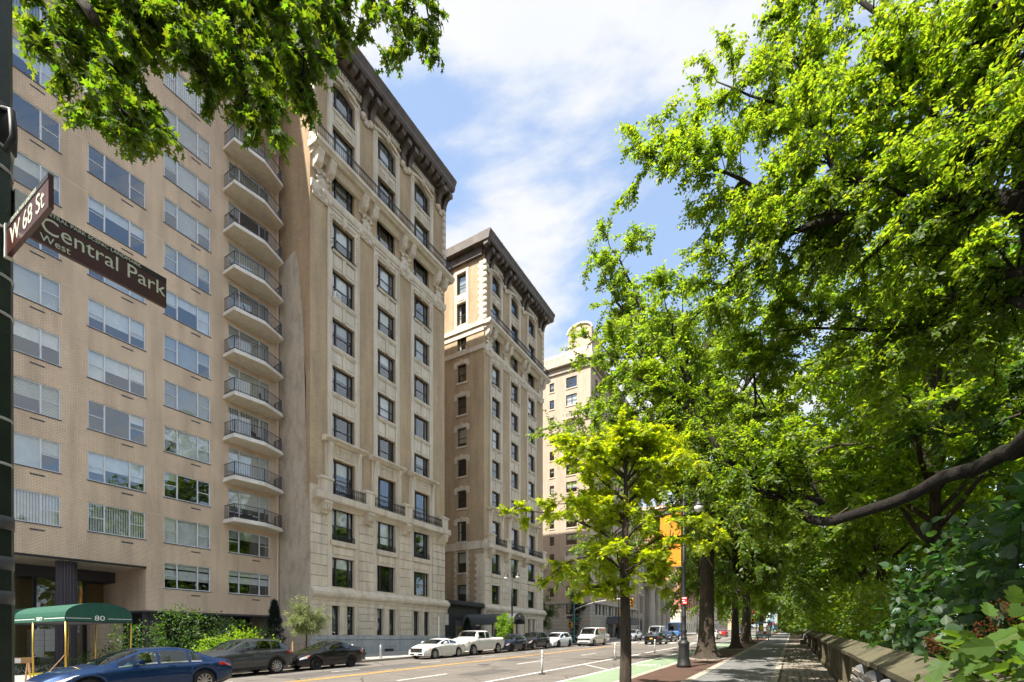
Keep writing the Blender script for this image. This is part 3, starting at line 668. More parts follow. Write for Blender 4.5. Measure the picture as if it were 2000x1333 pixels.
    for k in range(1, 15):
        z = floors[k] + 1.98 - .42 + .03
        for a, b in ((4.95, 7.15), (9.8, 10.9), (13.55, 14.5), (17.16, 18.3)): mb.box(a + .02, b - .02, z, z + .018, 0, .004)
    mb.build('joint', 'blind_cream', B)
    MB(EX(X)).box(Y0, YE, 5.90, 5.995, -.2, .03).build('lintel', 'black_frame', B)
    # balconies
    plan = [(X, 17.95), (-31.15, 17.95), (-30.85, 19.9), (-31.4, 21.62), (X, 21.72)]
    def inset(d): return [(X, 17.95 + d), (-31.15 - d * .8, 17.95 + d), (-30.85 - d, 19.9), (-31.4 - d, 21.62 - d), (X, 21.72 - d)]
    sm = MB(); sm.prism(plan, 0, .14, 2); sm.prism(inset(.05), .14, .26, 2); sm_me = sm.mesh('slab', 'white_concrete')
    un = MB(); un.prism(inset(.03), -.012, -.002, 2); un_me = un.mesh('soffit', 'soffit_paint')
    rp = inset(.1)
    rm = MB()
    for i in range(4):
        a, b = Vector((*rp[i], 0)), Vector((*rp[i + 1], 0))
        for z in (.36, 1.16): rm.tube([a + Vector((0, 0, z)), b + Vector((0, 0, z))], .024, 4)
    bars = MB()
    for i in range(4):
        a, b = Vector((*rp[i], 0)), Vector((*rp[i + 1], 0)); n = max(3, int((b - a).length / .105))
        for q in range(n):
            p = a.lerp(b, q / n); bars.box(p.x - .009, p.x + .009, p.y - .009, p.y + .009, .30, 1.15)
        bars.box(b.x - .025, b.x + .025, b.y - .025, b.y + .025, .26, 1.16)
    rm_me, bars_me = rm.mesh('railing', 'rail_grey'), bars.mesh('baluster', 'rail_grey')
    for k in range(2, 16):
        z = floors[k] - .88
        o = inst('balcony', sm_me, B, (0, 0, z)); inst('soffit', un_me, o); r = inst('railing', rm_me, o); inst('balusters', bars_me, o)
    # downpipe at the corner
    MB().tube([(X + .05, 21.82, 3.5), (X + .05, 21.82, 48)], .035, 6).build('downpipe', 'white_concrete', B)
    # entrance recess: soffit, glass front, fluted columns
    MB(EX(X)).box(Y0, YE - .01, 5.915, 5.975, -5.6, -.205).build('entrance_soffit', 'soffit_paint', B)
    MB(EX(X)).box(YE + .01, Y1, 3.36, 3.455, -5.6, -.02).build('entrance_soffit', 'rail_grey', B)
    MB(EX(X)).add([(Y0, 0, -5.7), (Y1, 0, -5.7), (Y1, 5.95, -5.7), (Y0, 5.95, -5.7)], [(0, 1, 2, 3)]).build('back_wall', 'interior_warm', B)
    MB(EX(X)).add([(YE, 0, -3.6), (Y1, 0, -3.6), (Y1, 3.4, -3.6), (YE, 3.4, -3.6)], [(0, 1, 2, 3)]).build('back_wall', 'black_frame', B)
    MB(EX(X)).box(12.2, YE + .02, gz(13), 3.46, -5.6, -3.0).build('recess_wall', 'tan_brick', B)
    MB(EX(X)).box(Y0, YE, 5.25, 5.9, -5.65, -3.95).build('lobby_header', 'dark_purple_tile', B)
    for u in (5.6, 7.0, 8.5, 9.9, 11.3, 12.1): MB(EX(X)).box(u - .07, u + .07, .1, 5.25, -4.1, -3.95).build('mullion', 'black_frame', B)
    for a, b in ((5.67, 6.93), (7.07, 8.43), (8.57, 9.83), (9.97, 11.23), (11.37, 12.03)):
        MB(EX(X)).add([(a, .3, -4.03), (b, .3, -4.03), (b, 5.24, -4.03), (a, 5.24, -4.03)], [(0, 1, 2, 3)]).build('lobby_pane', 'old_glass', B)
    for cy in (10.35, 14.28, 6.2, 18.6):
        n = 60; r = [.44 if (i % 3) else .405 for i in range(n)]; zt = 5.93 if cy < YE else 3.4
        m = MB(); m.prism([(-33.45 + r[i] * math.cos(2 * math.pi * i / n), cy + r[i] * math.sin(2 * math.pi * i / n)) for i in range(n)], .1, zt, 2); m.build('fluted_column', 'dark_purple_tile', B)
    return B
build_modern()

# ---- the awning over its door
aw = empty('entrance_awning', (-23.2, 8.1, gz(8) + .14), 'green barrel awning marked 80 on brass posts in front of the tan block', 'awning'); aw.location = (0, 0, 0)
ya, yb, xa, xb, zl, zt = 7.08, 9.16, -23.0, -31.9, 2.49, 2.72
arc = [(ya + (yb - ya) * (1 - math.cos(t)) / 2, zt + .50 * math.sin(t) ** .9) for t in np.linspace(0, math.pi, 15)]
mb = MB(); n = len(arc)
mb.add([(x, y, z) for x in (xa, xb) for y, z in arc], [(i, i + 1, n + i + 1, n + i)[::-1] for i in range(n - 1)]); mb.build('canopy', 'awning_green', aw)
mb = MB(); mb.add([(xa, y, z) for y, z in arc] + [(xa, yb, zl), (xa, ya, zl)], [tuple(range(n + 2))[::-1]]); fr_ = mb.build('front_panel', 'awning_green', aw)
for y in (ya, yb): MB().box(xb, xa, y - .006, y + .006, zl, zt).build('valance', 'awning_green', aw)
MB().box(xa - .05, xb, ya + .02, yb - .02, 2.46, 2.475).build('frame', 'rail_grey', aw)
for a, b in ((ya + .02, 7.84), (8.36, yb - .02)): MB().box(xa + .001, xa + .004, a, b, 2.60, 2.62).build('stripe', 'lettering_white', fr_)
for a, b in ((-23.03, -25.0), (-26.0, -28.5)): MB().box(b, a, ya - .010, ya - .0065, 2.60, 2.622).build('stripe', 'lettering_white', aw)
text_obj('lettering', '80', .27, 'lettering_white', fr_, facing('+x', (xa + .004, 8.1, 2.62)), sx=1.25)
text_obj('lettering', 'EIGHTY', .21, 'lettering_white', aw, facing('-y', (-25.5, ya - .008, 2.60)), sx=.85)
for x, y in ((xa - .04, ya + .03), (xa - .04, yb - .03), (-26.3, ya + .03), (-26.3, yb - .03), (-29.3, ya + .03), (-29.3, yb - .03)):
    m = MB(); m.tube([(x, y, gz(y) + .14), (x, y, 2.48)], .033, 8); m.lathe([(.07, gz(y) + .14), (.06, gz(y) + .19), (.035, gz(y) + .22)], x, y, 8); m.build('post', 'brass', aw, True)
for y, s in ((ya, -1), (yb, 1)):
    MB().tube([(xa - .04, y, 1.25), (xa + .12, y + s * .5 - .2, .35)], .014, 5).build('brace', 'wood_post', aw)

# =================================================================== the pair of Beaux-Arts blocks
WF = [(40.50, 42.60, 'arch'), (36.35, 39.28, 'french'), (33.83, 35.93, 'frieze'), (30.25, 32.38, 'd'), (26.65, 28.80, 'd'), (23.10, 25.25, 'd'), (19.75, 21.76, 'd'), (16.20, 18.28, 'd'),
      (12.25, 14.92, 'balc'), (9.0, 11.36, 'r'), (5.62, 7.75, 'r')]
rb = random.Random(21)
def sash_window(parent, X, a, b, z0, z1, kind, xf='E', big=False, mat='black_frame', deep=-.20):
    """dark timber window: wide middle sash between two narrow ones"""
    w, h = b - a, z1 - z0; key = ('sash', round(w, 2), round(h, 2), kind, xf, mat)
    t = .07; n1 = w * .21; n2 = w * .17
    three = w > 1.4
    if key not in KIT:
        m = MB(AX[xf]); framebox(m, 0, w, 0, h, t, -.08, .0)
        if three:
            m.box(n1 - .0, n1 + .13, t, h - t, -.075, .012); m.box(w - n2 - .13, w - n2, t, h - t, -.075, .012)
            if kind != 'arch' and kind != 'single':
                for u0, u1 in ((t, n1), (n1 + .13, w - n2 - .13), (w - n2, w - t)): m.box(u0, u1, h * .48 - .03, h * .48 + .03, -.06, -.005)
            if kind == 'arch':
                m.box(t, w - t, h * .70, h * .70 + .05, -.06, 0)
                for q in (.3, .5, .7): m.box(w * q - .015, w * q + .015, h * .72, h - t, -.06, -.01)
        else: m.box(t, w - t, h * .48 - .03, h * .48 + .03, -.06, -.005)
        KIT[key] = m.mesh('window', mat)
    o = inst('window', KIT[key], parent, BL[xf](X, a, z0, deep))
    bays = [(t, n1), (n1 + .13, w - n2 - .13), (w - n2, w - t)] if three else [(t, w - t)]
    single = kind in ('single',)
    for u0, u1 in bays:
        vs = [(t, h - t)] if single else ([(t, h * .70), (h * .70 + .05, h - t)] if kind == 'arch' and three else [(t, h * .48 - .03), (h * .48 + .03, h - t)])
        for v0, v1 in vs: inst('pane', pane_mesh(u1 - u0, v1 - v0, xf, 'old_glass', rb.choice((-.008, -.004, 0, .005, .009))), o, BL[xf](0, u0, v0, -.04))
    r = rb.random(); mt = rb.choice(['blind_white', 'blind_white', 'blind_cream', 'blind_grey'])
    if r < .5:
        f = rb.choice((.5, .5, 1.0, .75, .35)); blind(o, xf, w - .08, h, f, mt, BL[xf](0, .04, 0, -.16))
    elif r < .72:
        q = w * .2; blind(o, xf, q, h, 1.0, mt, BL[xf](0, .04, 0, -.16)); blind(o, xf, q, h, 1.0, mt, BL[xf](0, w - .04 - q, 0, -.16))
    return o

def railing_mesh(y0, y1, h, xoff, step=.13, fancy=True):
    m = MB()
    m.box(xoff - .02, xoff + .02, y0, y1, h - .04, h); m.box(xoff - .015, xoff + .015, y0, y1, .06, .095); m.box(xoff - .012, xoff + .012, y0, y1, h - .17, h - .145)
    n = max(2, int((y1 - y0) / step))
    for i in range(n + 1):
        y = y0 + (y1 - y0) * i / n; m.box(xoff - .013, xoff + .013, y - .014, y + .014, 0, h - .04)
        if fancy and i < n:
            yc = y + (y1 - y0) / n / 2; q = min(.05, step * .36)
            m.add([(xoff + d, yc + q * math.cos(a), h - .095 + .042 * math.sin(a)) for d in (-.008, .008) for a in np.linspace(0, 2 * math.pi, 7)[:-1]], [(i2, (i2 + 1) % 6, 6 + (i2 + 1) % 6, 6 + i2) for i2 in range(6)])
            m.add([(xoff + d, yc + q * math.cos(a), .30 + .11 * math.sin(a)) for d in (-.01, .01) for a in np.linspace(0, 2 * math.pi, 7)[:-1]], [(i2, (i2 + 1) % 6, 6 + (i2 + 1) % 6, 6 + i2) for i2 in range(6)])
    return m
def cartouche(m, cy, z0, z1, w, s=1.0):
    """carved oval shield with scrolls; in facade coordinates (u=cy, v, w outwards)"""
    zc, hz = (z0 + z1) / 2, (z1 - z0) / 2
    n = 14
    rings = [(1.0, 0.0), (1.0, .10), (.82, .16), (.72, .11), (.60, .13), (.30, .20), (.02, .22)]
    vs = []; fs = []
    for k, d in rings:
        for i in range(n): a = 2 * math.pi * i / n; vs.append((cy + .34 * s * k * math.cos(a), zc + .42 * s * k * math.sin(a), w + d))
    for r in range(len(rings) - 1):
        for i in range(n): j = (i + 1) % n; fs.append((r * n + i, r * n + j, (r + 1) * n + j, (r + 1) * n + i))
    m.add(vs, fs)
    for sx in (-1, 1):                                    # scrolls and swags
        for (dy, dz, r, d) in ((.30, .42, .13, .2), (.36, .12, .10, .17), (.34, -.22, .12, .17), (.20, -.50, .14, .2), (.42, -.62, .11, .14), (.15, .62, .12, .2)):
            blob(m, cy + sx * dy * s, zc + dz * s, w + d * .45, r * s, r * s * 1.1, d * .62)
    blob(m, cy, zc - .52 * s, w + .1, .14 * s, .22 * s, .2); blob(m, cy, zc + .52 * s, w + .1, .17 * s, .14 * s, .2); blob(m, cy, zc - .80 * s, w + .06, .08 * s, .16 * s, .14)
def blob(m, u, v, w, ru, rv, rw, n=7):
    vs = []; fs = []
    lev = [(0, 1.0), (.55, .82), (.9, .42)]
    for d, k in lev:
        for i in range(n): a = 2 * math.pi * i / n; vs.append((u + ru * k * math.cos(a), v + rv * k * math.sin(a), w + rw * d))
    vs.append((u, v, w + rw))
    for r in range(2):
        for i in range(n): j = (i + 1) % n; fs.append((r * n + i, r * n + j, (r + 1) * n + j, (r + 1) * n + i))
    fs += [(2 * n + i, 2 * n + (i + 1) % n, 3 * n) for i in range(n)]
    m.add(vs, fs)

def beaux_arts(label, Y0, Y1, cols, depth, side_windows, eo):
    X = -29.0; B = empty('apartment_house', (0, 0, 0), label, 'building', 'pair of matching Beaux-Arts apartment houses')
    ZB = 0.3; ZG = 2.02; ZC1 = 4.85; ZL = 11.75; ZR = 43.6
    f = EX(X)
    brickholes = []; stone_holes = []; wins = []
    for a, b in cols:
        for z0, z1, k in WF:
            (stone_holes if k == 'r' else brickholes).append((a, b, z0, z1)); wins.append((a, b, z0, z1, k))
        c = (a + b) / 2; gw = (b - a) * .34
        for u in (a, b - gw): stone_holes.append((u, u + gw, 2.05, 4.22)); wins.append((u, u + gw, 2.05, 4.22, 'g'))
    # carcass
    mb = MB(f); wall_with_holes(mb, Y0, Y1, ZL, ZR, brickholes, .22); mb.build('brick_wall', 'buff_brick', B)
    mb = MB(f); wall_with_holes(mb, Y0, Y1, ZB, ZL, stone_holes, .24); mb.build('base_wall', 'limestone', B)
    mb = MB(f)
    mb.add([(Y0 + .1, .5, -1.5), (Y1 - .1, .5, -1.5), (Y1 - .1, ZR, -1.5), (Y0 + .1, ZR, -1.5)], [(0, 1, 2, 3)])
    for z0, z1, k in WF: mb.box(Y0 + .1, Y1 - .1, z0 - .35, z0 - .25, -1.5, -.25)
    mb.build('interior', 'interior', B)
    MB(f).box(Y0, Y1, ZR - .1, ZR, -depth, -.02).build('roof', 'rail_grey', B)
    # flanks
    for s, yy in (('S', Y0), ('N', Y1)):
        if s == 'S' and side_windows:
            g = SY(Y0); hs = [(x0, x1, z0, z1) for x0, x1, z0, z1, _ in side_windows]
            mb = MB(g); wall_with_holes(mb, X - depth, X - .001, ZB, ZR, hs, .2); mb.build('side_wall', 'buff_brick', B)
            mb = MB(g); mb.add([(X - depth, .5, -1.2), (X - 1.6, .5, -1.2), (X - 1.6, ZR, -1.2), (X - depth, ZR, -1.2)], [(0, 1, 2, 3)]); mb.build('interior', 'interior', B)
        else:
            mb = MB()
            if s == 'S':
                # party wall: brick above, old rendered patch below with a ragged slanting edge
                mb.add([(X - depth, yy, 20.5), (X - 3.2, yy, 28.9), (X - 1.6, yy, 29.4), (X - .45, yy, 20.0), (X - .40, yy, 12.0), (X - .001, yy, ZB), (X - .001, yy, ZR), (X - depth, yy, ZR)], [tuple(range(8))[::-1]])
                mb.build('side_wall', 'party_brick', B)
                mb = MB(); mb.add([(X - depth, yy - .012, ZB), (X - .002, yy - .012, ZB), (X - .002, yy - .012, 11.6), (X - .40, yy - .012, 12.0), (X - .36, yy - .012, 14.2), (X - .42, yy - .012, 16.2), (X - .48, yy - .012, 18.4), (X - .58, yy - .012, 20.6), (X - .66, yy - .012, 23.2), (X - .95, yy - .012, 26.0), (X - 1.25, yy - .012, 28.2), (X - 1.62, yy - .012, 29.45), (X - 3.2, yy - .012, 28.9), (X - depth, yy - .012, 20.5)], [tuple(range(14))])
                mb.build('render_patch', 'stucco', B)
            else:
                mb.add([(X - depth, yy, ZB), (X - .001, yy, ZB), (X - .001, yy, ZR), (X - depth, yy, ZR)], [(0, 1, 2, 3)]); mb.build('side_wall', 'buff_brick', B)
    # windows
    for a, b, z0, z1, k in wins:
        kind = k
        if k in ('d', 'frieze', 'french') and rb.random() < (.10 if k == 'd' else .45): kind = 'single'
        o = sash_window(B, X, a, b, z0, z1, kind)
        if k == 'r' and z0 > 8:
            inst('guard_rail', railing_mesh(0, b - a, .42, 0, .16, False).mesh('guard_rail', 'black_iron'), o, (.26, 0, 0))
        if k == 'arch':
            inst('guard_rail', railing_mesh(0, b - a, .36, 0, .3, False).mesh('guard_rail', 'black_iron'), o, (.24, 0, 0))
    # granite plinth in blocks
    P = MB(f); P.box(Y0, Y1, ZB, ZG - .0, -.2, .06); P.build('plinth', 'granite', B)
    for (va, vb) in ((.45, 1.12), (1.12, 1.72), (1.72, 2.02)):
        u = Y0
        while u < Y1 - .05:
            e = min(u + rb.uniform(.95, 1.4), Y1)
            if Y1 - e < .4: e = Y1
            MB(f).cbox(u + .006, e - .006, va + .006, vb - .006, .05, .10 + (.05 if vb == 2.02 else 0), .012).build('granite_block', 'granite', B); u = e
    # rusticated limestone piers, block by block
    edges = [Y0] + [v for c in cols for v in (c[0] - .42, c[1] + .42)] + [Y1]
    gedge = [Y0] + [v for c in cols for v in (c[0] - .34, c[1] + .34)] + [Y1]
    def courses(va, vb, n, ed, corner):
        h = (vb - va) / n
        for i in range(0, len(ed), 2):
            a, b = ed[i], ed[i + 1]
            for c in range(n):
                z = va + c * h
                k = 1 if b - a < 1.15 else 2
                cut = [a] + ([a + (b - a) * (.36 if c % 2 else .62)] if k == 2 else []) + [b]
                for p, q in zip(cut[:-1], cut[1:]):
                    MB(f).cbox(p + (.002 if p > a else 0), q - (.002 if q < b else 0), z + .022, z + h - .022, -.05, .075, .014).build('stone_block', 'limestone', B)
    courses(2.02, 4.22, 4, gedge, True); courses(5.5, 8.55, 4, edges, True); courses(8.55, 11.3, 4, edges, True)
    for a, b in cols:
        # plain strips each side of the windows, spandrel and sills in the base storeys
        for u0, u1 in ((a - .40, a - .003), (b + .003, b + .40)): MB(f).box(u0, u1, 5.5, 11.3, -.05, .045).build('window_strip', 'limestone', B)
        MB(f).box(a - .18, b + .18, 8.62, 8.98, -.05, .16).build('sill', 'limestone', B)
        MB(f).cbox(a + .1, b - .1, 7.98, 8.52, -.02, .055, .03).build('spandrel', 'limestone', B)
        gw = (b - a) * .34
        MB(f).box(a + gw + .003, b - gw - .003, 2.05, 4.22, -.05, .04).build('mullion_pier', 'limestone', B)
        m = MB(f); m.box(a + gw + .14, b - gw - .14, 2.12, 4.15, .038, .075); m.build('mullion_pier', 'limestone', B)
        MB(f).box(a - .33, a - .003, 2.03, 4.22, -.05, .035).build('window_strip', 'limestone', B); MB(f).box(b + .003, b + .33, 2.03, 4.22, -.05, .035).build('window_strip', 'limestone', B)
    # belt cornice above the ground floor
    m = MB(f); yy0 = Y0 - .02; yy1 = Y1 + .02
    m.prism([(4.22, -.05), (4.22, .10), (4.50, .11), (4.56, .16), (4.70, .20), (4.82, .36), (4.95, .44), (5.14, .44), (5.18, .36), (5.50, .10), (5.50, -.05)], yy0, yy1 + .3, 0); m.build('belt_cornice', 'limestone', B)
    # balcony ledge on brackets
    m = MB(f); m.prism([(11.28, -.05), (11.28, .10), (11.40, .16), (11.55, .34), (11.60, .62), (11.68, .70), (12.12, .70), (12.14, .60), (12.14, -.05)], Y0 - .01, Y1 + .12, 0); m.build('balcony_ledge', 'limestone', B)
    ped = [Y0 + 1.05] + [(cols[i][1] + cols[i + 1][0]) / 2 for i in range(2)] + [Y1 - .55]
    pw = .42
    MB(f).box(Y0 - .01, ped[0] - pw, 12.14, 12.62, -.05, .12).build('parapet', 'limestone', B)
    for i, c in enumerate(ped):
        m = MB(f); m.box(c - pw, c + pw, 12.14, 13.08, -.05, .56); m.box(c - pw - .08, c + pw + .08, 13.08, 13.22, -.05, .64); m.prism([(13.22, -.05), (13.22, .60), (13.34, .42), (13.34, -.05)], c - pw - .04, c + pw + .04, 0); m.build('pedestal', 'limestone', B)
        m = MB(f); m.prism([(11.58, .05), (11.58, .66), (11.42, .66), (11.32, .58), (11.22, .60), (11.02, .52), (10.90, .40), (10.86, .30), (10.74, .28), (10.70, .10), (10.62, .05)], c - .36, c + .36, 0)
        for q in (-.2, 0, .2): m.prism([(11.28, .05), (11.28, .66), (11.0, .58), (10.92, .42), (10.92, .05)], c + q - .07, c + q + .07, 0); m.box(c + q - .05, c + q + .05, 10.56, 10.66, .05, .16)
        m.build('bracket', 'limestone', B)
    for i in range(3):
        a, b = ped[i] + pw + .01, ped[i + 1] - pw - .01
        inst('balcony_railing', railing_mesh(a, b, .84, 0, .17).mesh('balcony_railing', 'black_iron'), B, (X + .42, 0, 12.15))
    for a, b in cols:
        # aediculed window above the balcony
        for u0, u1 in ((a - .62, a - .003), (b + .003, b + .62)): MB(f).box(u0, u1, 12.14, 15.95, -.05, .14).build('jamb', 'limestone', B)
        for u0, u1 in ((a - .50, a - .14), (b + .14, b + .50)): MB(f).box(u0, u1, 12.3, 15.3, .138, .19).build('jamb', 'limestone', B)
        m = MB(f); m.box(a - .003, b + .003, 14.94, 15.95, -.05, .12); m.build('frieze_panel', 'limestone', B)
        m = MB(f); c = (a + b) / 2; L = (b - a) * .36
        framebox(m, c - L, c + L, 15.12, 15.72, .07, .12, .20)
        for q in np.linspace(-L * .68, L * .68, 5):
            for r in range(8):
                a1, a2 = r * math.pi / 4, (r + 1) * math.pi / 4
                m.add([(c + q + rr * math.cos(t), 15.42 + rr * 1.1 * math.sin(t), w) for w, rr, t in ((.12, .15, a1), (.12, .15, a2), (.18, .12, a2), (.18, .12, a1), (.12, .08, a1), (.12, .08, a2))], [(0, 1, 2, 3), (3, 2, 5, 4)])
        m.build('carved_panel', 'limestone', B)
        for u in (a - .44, b + .16):
            MB(f).prism([(15.0, .14), (15.95, .14), (15.95, .42), (15.75, .40), (15.4, .26), (15.05, .2)], u, u + .28, 0).build('bracket', 'limestone', B)
        m = MB(f); m.prism([(15.95, -.05), (15.95, .30), (16.02, .36), (16.10, .54), (16.16, .60), (16.26, .60), (16.30, .50), (16.34, .2), (16.34, -.05)], a - .86, b + .86, 0); m.build('hood', 'limestone', B)
        # tall terracotta surround, floors 6 to 10
        for u0, u1 in ((a - .40, a - .003), (b + .003, b + .40)):
            z = 16.34
            while z < 32.9:
                e = min(z + 1.38, 33.0); MB(f).box(u0, u1, z + .008, e - .008, -.05, .085).build('surround_block', 'terracotta', B); z = e
            uo = u0 if u0 < a - .1 else u1 - .1
            MB(f).box(uo - .0, uo + .1, 16.34, 33.02, .086, .135).build('surround_edge', 'terracotta', B)
        MB(f).box(a - .40, b + .40, 33.0, 33.16, -.05, .16).build('surround_edge', 'terracotta', B)
        MB(f).box(a - .003, b + .003, 32.41, 33.0, -.05, .085).build('surround_head', 'terracotta', B)
        m = MB(f)
        for q in np.linspace(a + .06, b - .06, 11): blob(m, q, 32.66, .08, .09, .12, .12)
        blob(m, (a + b) / 2, 32.6, .09, .24, .40, .30); blob(m, (a + b) / 2, 32.92, .09, .17, .2, .24)
        for u in (a - .17, b + .17):
            for k2 in range(9): blob(m, u, 32.5 - k2 * .24, .08, .08, .10, .10, 6)
        m.build('garland', 'terracotta', B)
        for (z0, z1, k), (y0_, y1_, k2_) in zip(WF[3:7], WF[4:8]):
            va, vb = y1_, z0
            MB(f).box(a + .003, b - .003, va + .012, vb - .30, -.06, .035).build('spandrel', 'terracotta', B)
            m = MB(f); m.cbox(a + .10, (a + b) / 2 - .18, va + .2, vb - .42, .03, .075, .03); m.cbox((a + b) / 2 + .18, b - .10, va + .2, vb - .42, .03, .075, .03)
            m.prism([(va + .02, .03), (va + .02, .11), (vb - .34, .15), (vb - .34, .03)], (a + b) / 2 - .13, (a + b) / 2 + .13, 0); m.build('spandrel_panel', 'terracotta', B)
            m = MB(f); m.prism([(vb - .30, -.06), (vb - .30, .10), (vb - .24, .15), (vb - .13, .22), (vb - .02, .22), (vb - .003, .12), (vb - .003, -.06)], a - .06, b + .06, 0); m.build('sill', 'terracotta', B)
        m = MB(f); m.prism([(29.95, -.06), (29.95, .10), (30.0, .15), (30.12, .22), (30.23, .22), (30.247, .12), (30.247, -.06)], a - .06, b + .06, 0); m.build('sill', 'terracotta', B)
    # string course under the frieze floor, carved shields, long balcony
    m = MB(f); m.prism([(33.3, -.05), (33.3, .10), (33.42, .17), (33.62, .22), (33.78, .22), (33.80, .05), (33.80, -.05)], Y0, Y1, 0); m.build('string_course', 'terracotta', B)
    shields = [Y0 + .95] + [(cols[i][1] + cols[i + 1][0]) / 2 for i in range(2)] + [Y1 - 1.0]
    for c in shields:
        m = MB(f); cartouche(m, c, 33.0, 35.3, .03, 1.18); m.build('cartouche', 'terracotta', B)
        for s in (-1, 1):
            u = c + s * .52
            m = MB(f); m.prism([(35.9, .0), (35.9, .72), (35.72, .74), (35.5, .62), (35.2, .58), (34.95, .40), (34.9, .18), (34.75, .1), (34.75, 0)], u - .24, u + .24, 0)
            m.prism([(35.42, .6), (35.42, .70), (35.05, .56), (34.98, .44)], u - .12, u + .12, 0); m.build('bracket', 'terracotta', B)
        m = MB(f); m.box(c - .8, c + .8, 32.9, 33.4, -.02, .1)
        for s in (-1, 1): blob(m, c + s * .62, 33.25, .1, .20, .28, .2); blob(m, c + s * .3, 33.02, .1, .16, .2, .16)
        m.build('carving', 'terracotta', B)
    m = MB(f); m.prism([(35.90, -.05), (35.90, .75), (36.0, .86), (36.08, 1.0), (36.32, 1.0), (36.34, .9), (36.34, -.05)], Y0 - .15, Y1 + .35, 0); m.build('balcony_slab', 'terracotta', B)
    MB(f).prism([(35.55, -.02), (35.55, .2), (35.72, .34), (35.895, .46), (35.895, -.02)], Y0, Y1, 0).build('balcony_moulding', 'soffit_paint', B)
    r = railing_mesh(Y0 + .0, Y1 + .2, .94, 0, .165); r.box(-.9, .015, Y1 + .16, Y1 + .2, .9, .94); inst('balcony_railing', r.mesh('balcony_railing', 'black_iron'), B, (X + .86, 0, 36.35))
    for a, b in cols:
        # top two floors: terracotta surround, carved spandrel, segmental head, festoon
        for u0, u1 in ((a - .46, a - .003), (b + .003, b + .46)):
            z = 36.35
            while z < 42.9:
                e = min(z + 1.31, 42.95); MB(f).box(u0, u1, z + .008, e - .008, -.05, .12).build('surround_block', 'terracotta', B); z = e
            MB(f).box(u0 + .1, u1 - .1, 36.4, 42.5, .118, .17).build('surround_edge', 'terracotta', B)
        MB(f).box(a + .003, b - .003, 39.30, 40.48, -.06, .05).build('spandrel', 'terracotta', B)
        m = MB(f); c = (a + b) / 2
        for s in (-1, 1):
            framebox(m, c + s * .48 - .36, c + s * .48 + .36, 39.5, 40.25, .06, .05, .10)
            blob(m, c + s * .48, 39.88, .05, .2, .2, .12); blob(m, c + s * .48 - .2, 39.85, .05, .1, .14, .08); blob(m, c + s * .48 + .2, 39.85, .05, .1, .14, .08)
        m.box(a - .003 + .01, b - .01, 40.32, 40.47, .05, .13); m.build('carved_panel', 'terracotta', B)
        # segmental arch head
        m = MB(f); n = 10; ws = b - a
        us = np.linspace(a, b, n + 1); lo = [42.30 + .30 * (1 - ((u - c) / (ws / 2)) ** 2) for u in us]
        for i in range(n): m.prism([(us[i], lo[i]), (us[i + 1], lo[i + 1]), (us[i + 1], 42.62), (us[i], 42.62)], -.20, .06, 2)
        m.build('arch_head', 'terracotta', B)
        m = MB(f); us = np.linspace(a - .42, b + .42, n + 1); lo = [42.42 + .34 * (1 - ((u - c) / (ws / 2 + .42)) ** 2) for u in us]
        for i in range(n): m.prism([(us[i], lo[i]), (us[i + 1], lo[i + 1]), (us[i + 1], lo[i + 1] + .2), (us[i], lo[i] + .2)], -.04, .24, 2)
        m.build('arch_moulding', 'terracotta', B)
        m = MB(f)
        for q in np.linspace(-.9, .9, 7): blob(m, c + q, 43.0 - .10 * abs(q) + .02 * math.sin(9 * q), .05, .17, .15, .2)
        blob(m, c, 42.85, .16, .22, .34, .26)
        for u in (a - .24, b + .24): blob(m, u, 42.2, .12, .15, .2, .16); blob(m, u, 41.9, .12, .12, .2, .13); blob(m, u, 41.55, .12, .09, .18, .1)
        m.build('festoon', 'terracotta', B)
        MB(f).box(a - .52, b + .52, 43.20, 43.36, -.05, .2).build('dentil_band', 'terracotta', B)
        q = a - .48
        while q < b + .40:
            MB(f).box(q, q + .17, 43.37, 43.62, -.05, .22).build('dentil', 'terracotta', B); q += .245
    # terracotta strip over the brick piers
    pc = [Y0 + .8] + [(cols[i][1] + cols[i + 1][0]) / 2 for i in range(2)] + [Y1 - .72]
    for c in pc:
        m = MB(f); m.box(c - .62, c + .62, 42.35, 42.6, -.04, .1)
        for s in (-1, 1): blob(m, c + s * .38, 42.45, .08, .28, .30, .26); blob(m, c + s * .1, 42.2, .06, .18, .24, .16)
        m.build('carving', 'terracotta', B)
        for s in (-.42, .42):
            m = MB(f); m.prism([(44.05, .05), (44.05, .98), (43.88, 1.0), (43.6, .88), (43.45, .55), (43.1, .35), (42.72, .30), (42.62, .2), (42.62, .02)], c + s - .19, c + s + .19, 0)
            m.box(c + s - .22, c + s + .22, 43.55, 43.95, .82, 1.06); m.build('console', 'cornice_copper', B)
    # rounded corner shafts
    for yy, s in ((Y0, 1), (Y1, -1)):
        z = 36.34
        while z < 43.0:
            m = MB(); m.lathe([(.22, z + .008), (.22, min(z + .65, 43) - .008)], X + .02, yy + s * .16, 10); m.build('corner_shaft', 'terracotta', B, True); z += .66
    # great copper cornice
    m = MB(f)
    m.prism([(43.62, -.1), (43.62, .16), (43.72, .22), (43.98, .24), (44.05, .34), (44.05, -.1)], Y0 - .12, Y1 + .12, 0)
    m.prism([(44.30, -.1), (44.30, 1.14), (44.38, 1.16), (44.45, 1.22), (44.70, 1.24), (44.80, 1.28), (44.98, 1.36), (45.10, 1.42), (45.20, 1.42), (45.24, 1.32), (45.24, -.1)], Y0 - .9, Y1 + eo, 0)
    m.prism([(44.05, -.1), (44.05, .45), (44.30, .50), (44.30, -.1)], Y0 - .3, Y1 + .3, 0)
    m.build('cornice', 'cornice_copper', B)
